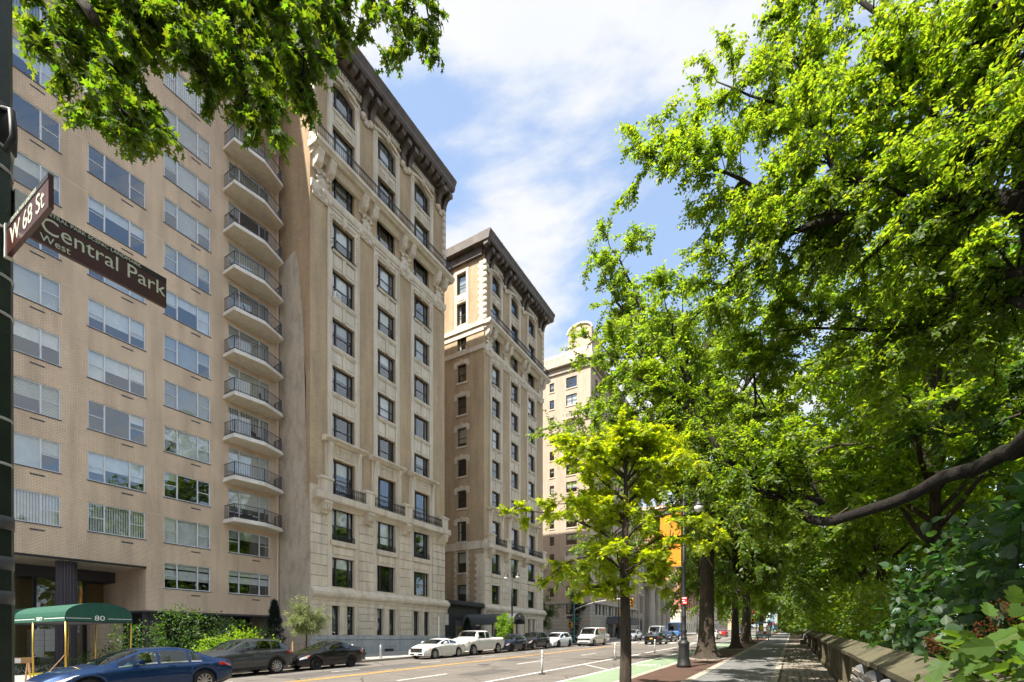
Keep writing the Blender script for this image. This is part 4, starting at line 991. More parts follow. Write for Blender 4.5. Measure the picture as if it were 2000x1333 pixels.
    # return of the cornice along the flanks
    for ya_, yb_, e in ((Y0 - .9, Y0 + .02, Y0 - .35), (Y1 - .02, Y1 + eo, Y1 + min(eo, .35))):
        m = MB(); m.box(X - depth, X - .1, ya_, yb_, 44.32, 45.22); m.box(X - depth, X - .1, min(e, Y0 + .02 if e < Y0 else Y1 - .02), max(e, Y0 + .02 if e < Y0 else Y1 - .02), 43.4, 44.34); m.build('cornice', 'cornice_copper', B)
    u = Y0 - .55; skip = pc
    while u < Y1 + eo - .35:
        if all(abs(u - c - s) > .34 for c in pc for s in (-.42, .42)):
            m = MB(f); m.prism([(44.30, .45), (44.30, 1.06), (44.16, 1.06), (44.10, 1.0), (43.98, .98), (43.90, .88), (43.86, .45)], u - .23, u + .23, 0)
            m.box(u - .27, u + .27, 44.20, 44.295, .45, 1.10); m.build('modillion', 'cornice_copper', B)
        u += .74
    # lightning rods and wire along the roof edge
    n = 9
    for i in range(n):
        yy = Y0 + (Y1 - Y0) * (i + .5) / n; m = MB(); m.tube([(X + .9, yy, 45.23), (X + .9, yy, 46.1)], .025, 5); m.build('roof_rod', 'black_iron', B)
    m = MB(); m.tube([(X + .9, Y0, 45.7), (X + .9, Y1, 45.7)], .006, 3); m.build('roof_wire', 'rail_grey', B)
    return B
C2 = [(23.83, 25.92), (28.24, 30.30), (32.60, 34.72)]
C3 = [(45.42, 47.22), (49.62, 51.46), (53.95, 55.80)]
b2 = beaux_arts('ornate buff brick apartment house with dark bracketed cornice beside the balcony block', 22.0, 37.0, C2, 22, None, .08)
sw = []
for z0, z1, k in WF[2:]:
    zz0, zz1 = (z0 + .1, z1) if k != 'balc' else (12.6, 14.8)
    for x in (-32.6, -37.0, -41.5): sw.append((x, x + 1.25, zz0, zz1, k))
for x in (-32.6, -37.0, -41.5): sw.append((x, x + 1.25, 36.9, 39.2, 'top')); sw.append((x, x + 1.25, 40.3, 42.5, 'top'))
b3 = beaux_arts('matching ornate apartment house farther along, standing free beyond the entrance court', 43.9, 58.2, C3, 24, sw, .9)
g3 = SY(43.9)
for x0, x1, z0, z1, k in sw:
    o = sash_window(b3, 43.9, x0, x1, z0, z1, 'side', 'S')
    m = MB(g3)
    if k == 'top':
        if z0 < 38:
            framebox(m, x0 - .34, x1 + .34, 36.45, 42.9, .32, -.04, .09); m.box(x0, x1, 39.3, 40.2, -.04, .05); m.box(x0 + .15, x1 - .15, 39.5, 40.0, .05, .09)
            m.box(x0 - .5, x1 + .5, 36.2, 36.44, -.04, .2)
    else:
        m.box(x0 - .12, x1 + .12, z0 - .18, z0 - .003, -.04, .10)
        if z0 > 12.5:
            m.box(x0 - .25, x1 + .25, z1 + .003, z1 + .42, -.04, .055); m.box(x0 - .42, x0 - .003, z1 - .32, z1 + .3, -.04, .05); m.box(x1 + .003, x1 + .42, z1 - .32, z1 + .3, -.04, .05); m.box((x0 + x1) / 2 - .16, (x0 + x1) / 2 + .16, z1 + .1, z1 + .56, .055, .1)
        else:
            for q in range(9):
                e = .28 if q % 2 else .42; m.box(x0 - e, x0 - .003, z0 - .5 + q * .36, z0 - .14 + q * .36 - .004, -.04, .05); m.box(x1 + .003, x1 + e, z0 - .5 + q * .36, z0 - .14 + q * .36 - .004, -.04, .05)
    if m.v: m.build('window_surround', 'terracotta' if z0 > 12 else 'limestone', b3)
def sband(z0, z1, w, mat, nm): MB(g3).box(-29 - 24, -29.003, z0, z1, -.03, w).build(nm, mat, b3)
sband(11.6, 12.45, .10, 'limestone', 'string_course'); sband(33.3, 33.8, .16, 'terracotta', 'string_course'); sband(35.9, 36.36, .22, 'terracotta', 'string_course'); sband(35.3, 35.85, .08, 'terracotta', 'string_course')
for q in range(32):                                   # corner quoins
    z = ZQ = .6 + q * .36
    if z < 11: MB(g3).box(-29.003 - (.95 if q % 2 else 1.2), -29.003, z, z + .34, -.03, .05).build('quoin', 'limestone', b3)
for q in range(18):
    z = 36.5 + q * .36
    MB(g3).box(-29.15 - (.45 if q % 2 else .62), -29.15, z, z + .34, -.03, .05).build('quoin', 'terracotta', b3)
m = MB(); m.box(-37.6, -36.8, 46.4, 47.2, 45.0, 46.9); m.box(-37.7, -36.7, 46.3, 47.3, 46.9, 47.1); m.build('chimney', 'red_brick', b3)
ac = MB(EX(-29.0)); ac.box(23.95, 24.45, 26.68, 27.12, -.2, .22); ac.build('air_conditioner', 'sign_white', b2)
for q in range(5): MB(EX(-29.0)).box(24.0, 24.4, 26.74 + q * .07, 26.77 + q * .07, .22, .225).build('louvre', 'rail_grey', b2)
MB(EX(-29)).box(29.0, 30.0, .62, .95, .10, .135).build('basement_grille', 'black_iron', b2)

# ---- entrance court between the two: dark pavilion and the grey awning
cp = empty('entrance_pavilion', (0, 0, 0), 'low black entrance pavilion between the two ornate houses', 'pavilion')
MB().box(-36, -29.4, 37.05, 43.85, .5, 5.05).build('wall', 'black_frame', cp)
m = MB(); m.prism([(-36, 5.05), (-28.95, 5.05), (-28.85, 5.2), (-28.85, 5.5), (-29.2, 5.62), (-36, 5.62)], 37.1, 43.8, 1); m.build('cornice', 'black_iron', cp)
MB(EX(-29.4)).box(39.2, 42.2, .7, 3.6, 0, .06).build('door_frame', 'rail_grey', cp)
for u in (39.35, 40.75): MB(EX(-29.4)).box(u, u + 1.3, .75, 3.0, .06, .075).build('door', 'interior_warm', cp)
for u in (39.35, 40.75): MB(EX(-29.4)).add([(u + .15, 1.0, .09), (u + 1.15, 1.0, .09), (u + 1.15, 2.8, .09), (u + .15, 2.8, .09)], [(0, 1, 2, 3)]).build('door_pane', 'old_glass', cp)
for u in (37.6, 43.0): MB(EX(-29.4)).box(u - .3, u + .3, 3.1, 4.2, 0, .2).build('wall_lamp', 'blind_cream', cp)
aw2 = empty('entrance_awning', (0, 0, 0), 'long grey awning marked 88 reaching from the black pavilion to the kerb', 'awning')
ya, yb, xa, xb, zl, zt = 40.0, 42.2, -23.0, -29.0, 3.20, 3.62
arc = [(ya + (yb - ya) * (1 - math.cos(t)) / 2, zt + .62 * math.sin(t)) for t in np.linspace(0, math.pi, 13)]; n = len(arc)
mb = MB(); mb.add([(x, y, z) for x in (xa, xb) for y, z in arc], [(i, i + 1, n + i + 1, n + i)[::-1] for i in range(n - 1)]); mb.build('canopy', 'awning_grey', aw2)
inner = [(y * .86 + 41.1 * .14, zl + (z - zt) * .55 + .12) for y, z in arc]
mb = MB(); mb.add([(xa, y, z) for y, z in arc] + [(xa, y, z) for y, z in inner], [(i, i + 1, n + i + 1, n + i) for i in range(n - 1)]); mb.build('front_panel', 'awning_grey', aw2)
for y in (ya, yb): MB().box(xb, xa, y - .006, y + .006, zl, zt).build('valance', 'awning_grey', aw2)
text_obj('lettering', '88', .36, 'lettering_white', aw2, facing('-y', (-24.1, ya - .008, 3.42)))
text_obj('lettering', '88', .26, 'lettering_white', aw2, facing('+x', (xa + .006, 41.1, 3.95)))
for y in (ya + .05, yb - .05): MB().tube([(xa - .05, y, gz(y) + .14), (xa - .05, y, 3.3)], .035, 6).build('post', 'brass', aw2)
# =================================================================== buildings farther up the avenue
def simple_windows(B, xf, P, rects, mat='black_frame', glass='old_glass', deep=.18, sill='limestone'):
    for a, b, z0, z1 in rects:
        w, h = b - a, z1 - z0; key = ('sw', round(w, 2), round(h, 2), xf, mat)
        if key not in KIT:
            m = MB(AX[xf]); framebox(m, 0, w, 0, h, .06, -.06, 0); m.box(.06, w - .06, h * .5 - .025, h * .5 + .025, -.05, -.005)
            if w > 1.5: m.box(w * .5 - .04, w * .5 + .04, .06, h - .06, -.055, -.002)
            KIT[key] = m.mesh('window', mat)
        o = inst('window', KIT[key], B, BL[xf](P, a, z0, -deep))
        inst('pane', pane_mesh(w - .1, h - .1, xf, glass, rb.choice((-.01, 0, .01))), o, BL[xf](0, .05, .05, -.03))
        if rb.random() < .55: blind(o, xf, w - .08, h, rb.choice((.4, .55, 1.0, .8)), rb.choice(('blind_white', 'blind_cream', 'blind_grey')), BL[xf](0, .04, 0, -.12))
        key = ('ss', round(w, 2), xf, sill)
        if key not in KIT: KIT[key] = MB(AX[xf]).box(-.1, w + .1, -.16, -.003, -.1, .1).mesh('sill', sill)
        inst('sill', KIT[key], o, BL[xf](0, 0, 0, deep))
def carcass(B, X, Y0, Y1, depth, z0, z1, east, south, mat, name='wall', zsplit=None, mat_low=None):
    parts = [(z0, z1, mat)] if zsplit is None else [(z0, zsplit, mat_low), (zsplit, z1, mat)]
    for a, b, mt in parts:
        m = MB(EX(X)); wall_with_holes(m, Y0, Y1, a, b, [h for h in east if a <= h[2] and h[3] <= b], .2); m.build(name, mt, B)
        m = MB(SY(Y0)); wall_with_holes(m, X - depth, X, a, b, [h for h in south if a <= h[2] and h[3] <= b], .2); m.build(name, mt, B)
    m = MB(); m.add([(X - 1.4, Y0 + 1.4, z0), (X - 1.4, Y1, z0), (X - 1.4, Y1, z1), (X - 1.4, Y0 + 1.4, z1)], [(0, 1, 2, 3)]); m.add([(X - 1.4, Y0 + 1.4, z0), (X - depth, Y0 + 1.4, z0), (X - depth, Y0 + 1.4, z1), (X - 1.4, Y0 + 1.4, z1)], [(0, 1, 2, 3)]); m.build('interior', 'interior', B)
    MB().box(X - depth, X - .01, Y0 + .01, Y1, z1 - .2, z1 - .02).build('roof', 'rail_grey', B)
    MB().add([(X - depth, Y1, z0), (X, Y1, z0), (X, Y1, z1), (X - depth, Y1, z1)], [(0, 1, 2, 3)]).build(name, mat, B)

# ---- pale brick block across the side street
def pale_block():
    X, Y0, Y1, D = -29.0, 75.7, 103.6, 34
    B = empty('apartment_tower', (0, 0, 0), 'tall pale brick apartment building with limestone base across the side street', 'building')
    south = []; east = []
    for k in range(14):
        z = 44.2 - 2.95 * k
        south += [(-36.4, -35.55, z, z + 1.55), (-33.3, -31.35, z - .1, z + 1.75), (-41.2, -40.3, z, z + 1.55), (-46, -44.2, z - .1, z + 1.75)]
        for u in np.arange(78.2, 103, 3.55): east += [(u, u + 1.1, z - .1, z + 1.7), (u + 1.75, u + 2.35 if (int(u) % 2) else u + 2.75, z - .1, z + 1.7)]
    south = [h for h in south if h[2] > 5.2]; east = [h for h in east if h[2] > 2.4]
    carcass(B, X, Y0, Y1, D, 1.2, 48.2, east, south, 'pale_brick', 'wall', 7.75, 'grey_stone')
    simple_windows(B, 'E', X, east); simple_windows(B, 'S', Y0, south)
    # limestone base courses and bands
    for z in np.arange(2.0, 7.6, .62):
        MB(EX(X)).box(Y0, Y1, z, z + .035, 0, .004).build('joint', 'rail_grey', B); MB(SY(Y0)).box(X - D, X, z, z + .035, 0, .004).build('joint', 'rail_grey', B)
    for z0, z1, w in ((7.6, 8.0, .28), (13.6, 13.85, .14), (38.2, 38.5, .16), (46.9, 47.3, .25), (47.9, 48.7, .75)):
        m = MB(); m.box(X - D, X + w, Y0 - w, Y0 - .001, z0, z1); m.box(X + .001, X + w, Y0 - .001, Y1, z0, z1); m.build('band', 'grey_stone', B)
    for z in (9.9, 12.85, 15.8): MB(SY(Y0)).box(-33.5, -31.2, z - .9, z - .1, 0, .06).build('carved_panel', 'limestone', B)
    for z in (38.6,):
        m = MB(SY(Y0)); m.box(-33.7, -31.0, z, z + .2, 0, .8); m.box(-33.7, -31.0, z + .85, z + 1.0, .6, .8)
        for q in np.arange(-33.6, -31, .26): m.box(q, q + .12, z + .2, z + .85, .64, .76)
        m.build('stone_balcony', 'limestone', B)
    m = MB(SY(Y0))
    m.prism([(-33.9, 48.7), (-30.8, 48.7), (-32.35, 50.0)], -.5, .5, 2); m.build('pediment', 'limestone', B)
    MB().box(X - D, X - .6, Y0 + .4, Y0 + .9, 48.7, 50.6).build('parapet', 'limestone', B)
    for q in np.arange(-40, -30, 1.1): MB(SY(Y0)).cbox(q, q + .8, 48.95, 50.2, -.42, -.3, .08).build('parapet_panel', 'pale_brick', B)
    # stepped penthouse tower with an arched top
    T = MB(); n = 12
    T.box(-34.6, -26.8 - 2.6, 77.5, 84, 48.7, 51.6); T.build('penthouse', 'limestone', B)
    arc = [(-33.9, 51.6), (-29.6, 51.6), (-29.6, 54.6)] + [(-31.75 + 2.15 * math.cos(a), 54.6 + 1.25 * math.sin(a)) for a in np.linspace(0, math.pi, n)][1:-1] + [(-33.9, 54.6)]
    MB(SY(78)).prism(arc, -5, 0, 2).build('penthouse', 'pale_brick', B)
    MB(SY(78)).prism([(x, z + .02) for x, z in arc[2:]] + [(-34.15, 54.6)] + [(-31.75 + 2.4 * math.cos(a), 54.75 + 1.45 * math.sin(a)) for a in np.linspace(math.pi, 0, n)], -.3, .2, 2).build('arched_coping', 'limestone', B)
    m = MB(SY(77.49)); 
    for i in range(9):
        a0, a1 = math.pi * i / 9, math.pi * (i + 1) / 9
        m.prism([(-31.6 + r * math.cos(a), 49.3 + r * math.sin(a)) for a, r in ((a0, 1.3), (a1, 1.3), (a1, 1.02), (a0, 1.02))], 0, .12, 2)
    m.build('arch', 'limestone', B)
    MB(SY(77.48)).box(-32.0, -31.2, 49.3, 50.2, 0, .03).build('window', 'black_frame', B)
    # corner strip, door canopies and ivy
    MB(EX(X)).box(Y0, Y0 + .5, 8.0, 47, .001, .05).build('corner_strip', 'limestone', B)
    for u0, u1 in ((83.5, 88.5), (89.3, 95.5)):
        m = MB(EX(X)); m.prism([(u0, 4.3), (u1, 4.3), (u1 - .5, 5.6), (u0 + .5, 5.6)], .05, 2.8, 2); m.build('door_awning', 'awning_grey', B)
        MB(EX(X)).box(u0 + 1.2, u1 - 1.2, 1.4, 4.2, 0, .05).build('door', 'black_frame', B)
    return B
pale_block()
# ---- church with giant columns
def church():
    X = -28.6; B = empty('church', (0, 0, 0), 'grey stone church front with a row of giant Corinthian columns', 'church')
    MB().box(X - 24, X, 103.62, 127.5, 1.5, 14.8).build('wall', 'grey_stone', B)
    MB().box(X - 24, X - 1, 104.2, 127, 14.8, 20.5).build('attic', 'grey_stone', B)
    for z in np.arange(3, 14, .8): MB(EX(X)).box(103.64, 107.4, z, z + .04, 0, .003).build('joint', 'rail_grey', B)
    for u in (104.4, 105.8): 
        MB(EX(X)).box(u, u + .55, 7.2, 10.6, 0, .03).build('window', 'black_frame', B); MB(EX(X)).box(u - .12, u + .67, 7.0, 7.2, 0, .16).build('sill', 'grey_stone', B)
    MB(EX(X)).box(104.0, 106.8, 10.9, 11.2, 0, .4).build('hood', 'grey_stone', B); MB(EX(X)).box(104.2, 106.6, 5.7, 6.1, 0, .45).build('hood', 'grey_stone', B)
    MB(EX(X)).box(104.7, 106.0, 2.2, 5.4, 0, .04).build('door', 'black_frame', B)
    m = MB(EX(X)); m.box(107.4, 127.5, 13.2, 14.3, .0, 2.1); m.prism([(14.3, 0), (14.3, 2.2), (14.5, 2.35), (14.6, 2.9), (14.8, 3.1), (15.2, 3.3), (15.2, 0)], 106.8, 128.0, 0); m.build('entablature', 'grey_stone', B)
    MB(EX(X)).box(107.0, 127.7, 1.8, 2.9, 0, 2.6).build('steps', 'grey_stone', B)
    for u in (109.3, 114.4, 119.5, 124.6):
        n = 40; prof = []
        m = MB()
        for (r0, z0), (r1, z1) in (((.92, 3.25), (.86, 7)), ((.86, 7), (.76, 11.7))):
            vs = [(X + 1.25 + (r * (1 if i % 4 else .93)) * math.cos(2 * math.pi * i / n), u + (r * (1 if i % 4 else .93)) * math.sin(2 * math.pi * i / n), z) for r, z in ((r0, z0), (r1, z1)) for i in range(n)]
            m.add(vs, [(i, (i + 1) % n, n + (i + 1) % n, n + i) for i in range(n)])
        c = m.build('column', 'grey_stone', B, True)
        m = MB(); m.lathe([(1.15, 2.9), (1.15, 3.05), (1.02, 3.12), (1.05, 3.22), (.92, 3.25)], X + 1.25, u, 16); m.build('column_base', 'grey_stone', c)
        m = MB(); m.lathe([(.76, 11.7), (.84, 11.75), (.78, 11.8), (.82, 12.3), (1.02, 12.55), (.9, 12.6), (1.15, 13.0), (1.15, 13.2)], X + 1.25, u, 12); m.box(X + .15, X + 2.35, u - 1.1, u + 1.1, 13.0, 13.19); m.build('capital', 'grey_stone', c)
    for u0 in np.arange(109, 126, 2.5):
        MB(EX(X - 1)).box(u0, u0 + 1.2, 16.2, 19, 0, .06).build('attic_window', 'black_frame', B)
    return B
church()
# ---- the row beyond
def row_house(label, X, Y0, Y1, ZT, mat, fl, wu, ws, low=None, zlow=None, name='apartment_house', ww=1.2, wh=1.7, band='limestone', smat=None):
    B = empty(name, (0, 0, 0), label, 'building'); z0 = gz(Y0) - .6
    east = [(u, u + ww, z, z + wh) for z in np.arange(z0 + 2.2, ZT - 2.4, fl) for u in np.arange(Y0 + 1.6, Y1 - ww - .6, wu)]
    south = [(u, u + ww, z, z + wh) for z in np.arange(z0 + 2.2, ZT - 2.4, fl) for u in np.arange(X - 15, X - 1.5, ws)]
    carcass(B, X, Y0, Y1, 18, z0, ZT, east, south, mat, 'wall', zlow, low)
    simple_windows(B, 'E', X, east); simple_windows(B, 'S', Y0, south)
    for z in ((zlow or z0 + 6), ZT - .9):
        m = MB(); m.box(X - 18, X + .3, Y0 - .3, Y0 - .001, z, z + .5); m.box(X + .001, X + .3, Y0 - .001, Y1, z, z + .5); m.build('band', band, B)
    return B
row_house('red brick apartment house with white stone base beyond the church', -29, 150, 172, 42, 'red_brick', 3.2, 3.2, 3.9, 'limestone', 9.6)
row_house('dark brown brick apartment house next to the red one', -29, 172.1, 196, 38, 'brown_brick', 3.2, 3.3, 4.0, 'limestone', 9.9)
row_house('pale grey stone building behind the tree trunks', -29, 214, 240, 36, 'grey_stone', 3.3, 3.4, 4.2)
row_house('tan brick building far along the avenue', -29, 240.1, 272, 30, 'pale_brick', 3.3, 3.4, 4.2)
row_house('farthest brown building closing the avenue', -26, 290, 330, 34, 'buff_brick', 3.3, 3.4, 4.2)
# =================================================================== vehicles
def smooth_curve(pts, sig=.06):
    xs = np.array([p[0] for p in pts], float); zs = np.array([p[1] for p in pts], float)
    g = np.arange(xs[0] - .5, xs[-1] + .5, .01); v = np.interp(g, xs, zs)
    k = np.exp(-.5 * (np.arange(-30, 31) * .01 / sig) ** 2); k /= k.sum(); s = np.convolve(np.pad(v, 30, mode='edge'), k, 'valid')
    return lambda x: float(np.interp(x, g, s))
WHEEL = {}
def wheel_meshes(r, w, style):
    key = (round(r, 3), round(w, 3), style)
    if key in WHEEL: return WHEEL[key]
    def spin(mb, prof, n=26):      # lathe about the y axis
        vs = []; fs = []; m = len(prof)
        for rr, y in prof:
            for k in range(n): a = 2 * math.pi * k / n; vs.append((rr * math.cos(a), y, rr * math.sin(a)))
        for i in range(m - 1):
            for k in range(n): j = (k + 1) % n; fs.append((i * n + k, i * n + j, (i + 1) * n + j, (i + 1) * n + k))
        mb.add(vs, fs); return mb
    ri = r * .70; h = w / 2
    ty = spin(MB(), [(ri, h * .82), (ri * 1.04, h), (r * .93, h), (r * .985, h * .82), (r, h * .5), (r, -h * .5), (r * .985, -h * .82), (r * .93, -h), (ri, -h)])
    rm = spin(MB(), [(ri, h * .80), (ri * .96, h * .86), (ri * .92, h * .60), (ri * .9, -h * .3)])
    bk = spin(MB(), [(ri * .93, h * .18), (.001, h * .18)])
    sp = MB(); ns = {'five': 5, 'ten': 10, 'steel': 8, 'seven': 7}[style]
    for k in range(ns):
        a = 2 * math.pi * k / ns; c, s = math.cos(a), math.sin(a); ws = ri * (.13 if ns > 7 else .2)
        def P(rad, t, y): return (rad * c - t * s, y, rad * s + t * c)
        sp.add([P(ri * .12, -ws * .6, h * .72), P(ri * .12, ws * .6, h * .72), P(ri * .95, ws * .8, h * .66), P(ri * .95, -ws * .8, h * .66),
                P(ri * .12, -ws * .6, h * .3), P(ri * .12, ws * .6, h * .3), P(ri * .95, ws * .8, h * .3), P(ri * .95, -ws * .8, h * .3)], [(0, 1, 2, 3), (0, 3, 7, 4), (1, 5, 6, 2)])
    spin(sp, [(ri * .2, h * .35), (ri * .2, h * .76), (.001, h * .8)], 12)
    rimm = 'rim_dark' if style == 'steel' else 'rim_silver'
    WHEEL[key] = (ty.mesh('tyre', 'tyre', True), rm.mesh('rim', rimm, True), sp.mesh('spokes', rimm), bk.mesh('brake_disc', 'car_trim'))
    return WHEEL[key]

def car(name, label, cat, cfg, x, y, heading, group=None, paint='paint_white', z=0.0):
    """heading: direction the nose points, radians about z from +x. Local frame: +x nose, +y left"""
    c = dict(cfg); L, W, H = c['L'], c['W'], c['H']; r = c['r']; xf, xr = c['xf'], c['xr']; gc = c.get('gc', .2)
    top = smooth_curve(c['top'], c.get('sig', .06)); belt = smooth_curve(c['belt'], .1)
    hw = smooth_curve(c.get('plan', [(-L / 2, W * .40), (-L / 2 + .25, W * .46), (-L / 2 + .9, W * .495), (0, W * .5), (L / 2 - 1.0, W * .495), (L / 2 - .35, W * .45), (L / 2, W * .35)]), .07)
    low0 = smooth_curve([(-L / 2, gc + .16), (-L / 2 + .3, gc + .04), (-L / 2 + .7, gc), (L / 2 - .7, gc), (L / 2 - .3, gc + .02), (L / 2, gc + .06)], .08)
    ra = r * 1.16
    def low(xx):
        v = low0(xx)
        for wx in (xf, xr):
            d = abs(xx - wx)
            if d < ra: v = max(v, r + math.sqrt(ra * ra - d * d))
        return v
    roofw = c.get('roofw', .72); cab0, cab1 = c['cab']     # rear and front limits of the cabin (x)
    def ring(xx):
        w, zl, zb, zt = hw(xx), low(xx), belt(xx), top(xx)
        zb = min(zb, zt - .012); zl = min(zl, zb - .08); hgt = zb - zl; cabf = max(0.0, min(1.0, (zt - zb - .05) / .32))
        wr = w * (roofw + (1 - cabf) * (.86 - roofw))
        flare = 1.0
        for wx in (xf, xr):
            d = abs(xx - wx)
            if d < ra * 1.25: flare = 1.012
        side = [(w * .93, zl), (w * .985 * flare, zl + .22 * hgt), (w * 1.0 * flare, zl + .52 * hgt), (w * .985, zl + .80 * hgt), (w * .955, zb - .035), (w * .915, zb)]
        g = zt - zb
        upper = [(w * .905, zb + g * .06), (wr + .02, zt - g * .24 if cabf > .5 else zb + g * .55), (wr - .03, zt - g * .10), (wr * .86, zt - g * .035), (wr * .45, zt - g * .005), (0.0, zt)]
        if cabf > .6: upper[1] = (wr + .015, zt - .10); upper[2] = (wr - .035, zt - .05); upper[3] = (wr - .12, zt - .022)
        return side + upper
    keys = {-L / 2, -L / 2 + .05, -L / 2 + .14, L / 2 - .05, L / 2 - .14, L / 2, *c.get('pillars_x', [])}
    keys |= set(np.linspace(-L / 2 + .3, L / 2 - .3, c.get('n', 34)))
    for wx in (xf, xr): keys |= {wx + ra * math.cos(a) for a in np.linspace(0, math.pi, 11)}; keys |= {wx - ra - .012, wx + ra + .012}
    pil = c['side']                                     # list of (x0, x1): side window openings
    for a, b in pil: keys |= {a, b}
    keys |= {cab0, cab1, c['wind'][0], c['wind'][1], c['rear'][0], c['rear'][1]}
    xs = sorted(keys); xs = [xs[0]] + [b for a, b in zip(xs[:-1], xs[1:]) if b - a > .004]
    if xs[-1] != L / 2: xs[-1] = L / 2
    rings = [ring(q) for q in xs]; nr = len(rings[0])
    parts = {'body': MB(), 'windscreen': MB(), 'rear_window': MB(), 'side_window': []}
    side_mb = {}
    def vert(i, j, s): yy, zz = rings[i][j]; return (xs[i], s * yy, zz)
    for i in range(len(xs) - 1):
        xm = (xs[i] + xs[i + 1]) / 2
        for j in range(nr - 1):
            tgt = 'body'
            if j in (6,) and any(a < xm < b for a, b in pil): tgt = ('w', [k for k, (a, b) in enumerate(pil) if a < xm < b][0])
            elif j >= 8 and c['wind'][0] < xm < c['wind'][1]: tgt = 'windscreen'
            elif j >= 8 and c['rear'][0] < xm < c['rear'][1]: tgt = 'rear_window'
            for s in (1, -1):
                q = [vert(i, j, s), vert(i + 1, j, s), vert(i + 1, j + 1, s), vert(i, j + 1, s)]
                if s == 1: q = q[::-1]
                if isinstance(tgt, tuple): side_mb.setdefault((tgt[1], s), MB()).add(q, [(0, 1, 2, 3)])
                else: parts[tgt].add(q, [(0, 1, 2, 3)])
    for i, flip in ((0, False), (len(xs) - 1, True)):
        poly = [vert(i, j, 1) for j in range(nr)] + [vert(i, j, -1) for j in range(nr - 2, -1, -1)]
        parts['body'].add(poly, [tuple(range(len(poly)))[::(-1 if flip else 1)]])
    T = empty(name, (x, y, gz(y) + z), label, cat, group, (0, 0, heading))
    up = 1 if abs(math.sin(heading)) > .5 else 0
    if up: T.rotation_euler = (0, -TILT * (1 if math.sin(heading) > 0 else -1), heading)
    def fin(mb, nm, mat, parent, ang=38):
        me = mb.mesh(nm, mat); bm_ = __import__('bmesh').new(); bm_.from_mesh(me); __import__('bmesh').ops.remove_doubles(bm_, verts=bm_.verts, dist=.0008); bm_.to_mesh(me); bm_.free()
        me.shade_smooth(); me.set_sharp_from_angle(angle=R(ang)); return inst(nm, me, parent)
    body = fin(parts['body'], 'body', paint, T)
    if parts['windscreen'].v: fin(parts['windscreen'], 'windscreen', 'car_glass', T)
    if parts['rear_window'].v: fin(parts['rear_window'], 'rear_window', 'car_glass', T)
    for (k, s), mb in side_mb.items(): fin(mb, 'side_window', 'car_glass', T)
    # inside: dark floor box, seats
    zb0 = belt(0); mb = MB(); mb.box(xr - r - .05, xf + r + .05, -W * .40, W * .40, gc + .02, min(zb0 - .10, top(0) - .4)); mb.box(-L / 2 + .25, L / 2 - .3, -W * .33, W * .33, gc + .05, .52); mb.build('underbody', 'car_trim', T)
    if not c.get('noseat'):
        m = MB()
        for sx in [q for q in (c['wind'][0] - 1.0, c['wind'][0] - 1.85) if q > c['rear'][1] - .2]:
            for sy in (-.36, .36):
                m.prism([(sx - .12, zb0 - .3), (sx + .12, zb0 - .3), (sx - .02, zb0 + .22), (sx - .14, zb0 + .22)], sy - .22, sy + .22, 1); m.box(sx - .14, sx - .04, sy - .12, sy + .12, zb0 + .24, zb0 + .40)
        m.build('seat', 'car_trim', T)
    # surface patches
    def S(xx, t, s, off=.004):
        rg = ring(xx); j = min(int(t), nr - 2); f = t - j
        yy = rg[j][0] * (1 - f) + rg[j + 1][0] * f; zz = rg[j][1] * (1 - f) + rg[j + 1][1] * f
        return (xx, s * (yy + off), zz + (off if t > 6 else 0))
    def patch(nm, mat, x0, x1, t0, t1, s, off=.006, nx=4, nt=3, parent=None, skew=0.0):
        m = MB(); vs = [S(x0 + (x1 - x0) * a / nx + skew * (b / nt), t0 + (t1 - t0) * b / nt, s, off) for b in range(nt + 1) for a in range(nx + 1)]
        fs = [(b * (nx + 1) + a, b * (nx + 1) + a + 1, (b + 1) * (nx + 1) + a + 1, (b + 1) * (nx + 1) + a) for b in range(nt) for a in range(nx)]
        m.add(vs, [q if s < 0 else q[::-1] for q in fs]); o = m.build(nm, mat, parent or T, True); return o
    for s in (1, -1):
        for xd in c.get('seams', []): patch('door_seam', 'car_trim', xd - .006, xd + .006, .35, 5.4, s, .002, 1, 10)
        for xd in c.get('handles', []): patch('door_handle', c.get('handle', paint), xd - .09, xd + .09, 3.55, 3.95, s, .02, 2, 1)
        if c.get('clad'): 
            for a, b in ((xr + ra + .01, xf - ra - .01),): patch('sill_trim', 'car_trim', a, b, 0.0, .8, s, .006, 8, 1)
        hx = c.get('head', (L / 2 - .42, L / 2 - .06, 2.7, 4.2)); patch('headlight', 'lamp_clear', *hx, s, .008, 4, 2, skew=-.05)
        if c.get('amber', True): patch('indicator', 'lamp_amber', hx[0] - .10, hx[0] + .03, hx[2] + .3, hx[3] - .2, s, .009, 2, 2, skew=-.05)
        tx = c.get('tail', (-L / 2 + .06, -L / 2 + .34, 2.9, 4.3)); patch('tail_light', 'lamp_red', *tx, s, .008, 4, 2)
        # chrome or black window line
        for a, b in pil: patch('window_trim', c.get('trim', 'car_trim'), a, b, 6.0, 6.10, s, .006, 6, 1)
        # mirror
        mx = c['wind'][0] + c.get('mirror', .05); mz = belt(mx) + .10; my = hw(mx)
        m = MB(); m.prism([(mx - .02, mz - .05), (mx + .12, mz - .04), (mx + .14, mz + .05), (mx + .03, mz + .085), (mx - .03, mz + .07)], s * (my + .02), s * (my + .20), 1)
        m.box(mx + .02, mx + .09, min(s * (my - .08), s * (my + .04)), max(s * (my - .08), s * (my + .04)), mz - .05, mz - .01); m.build('mirror', c.get('mirror_mat', paint), T)
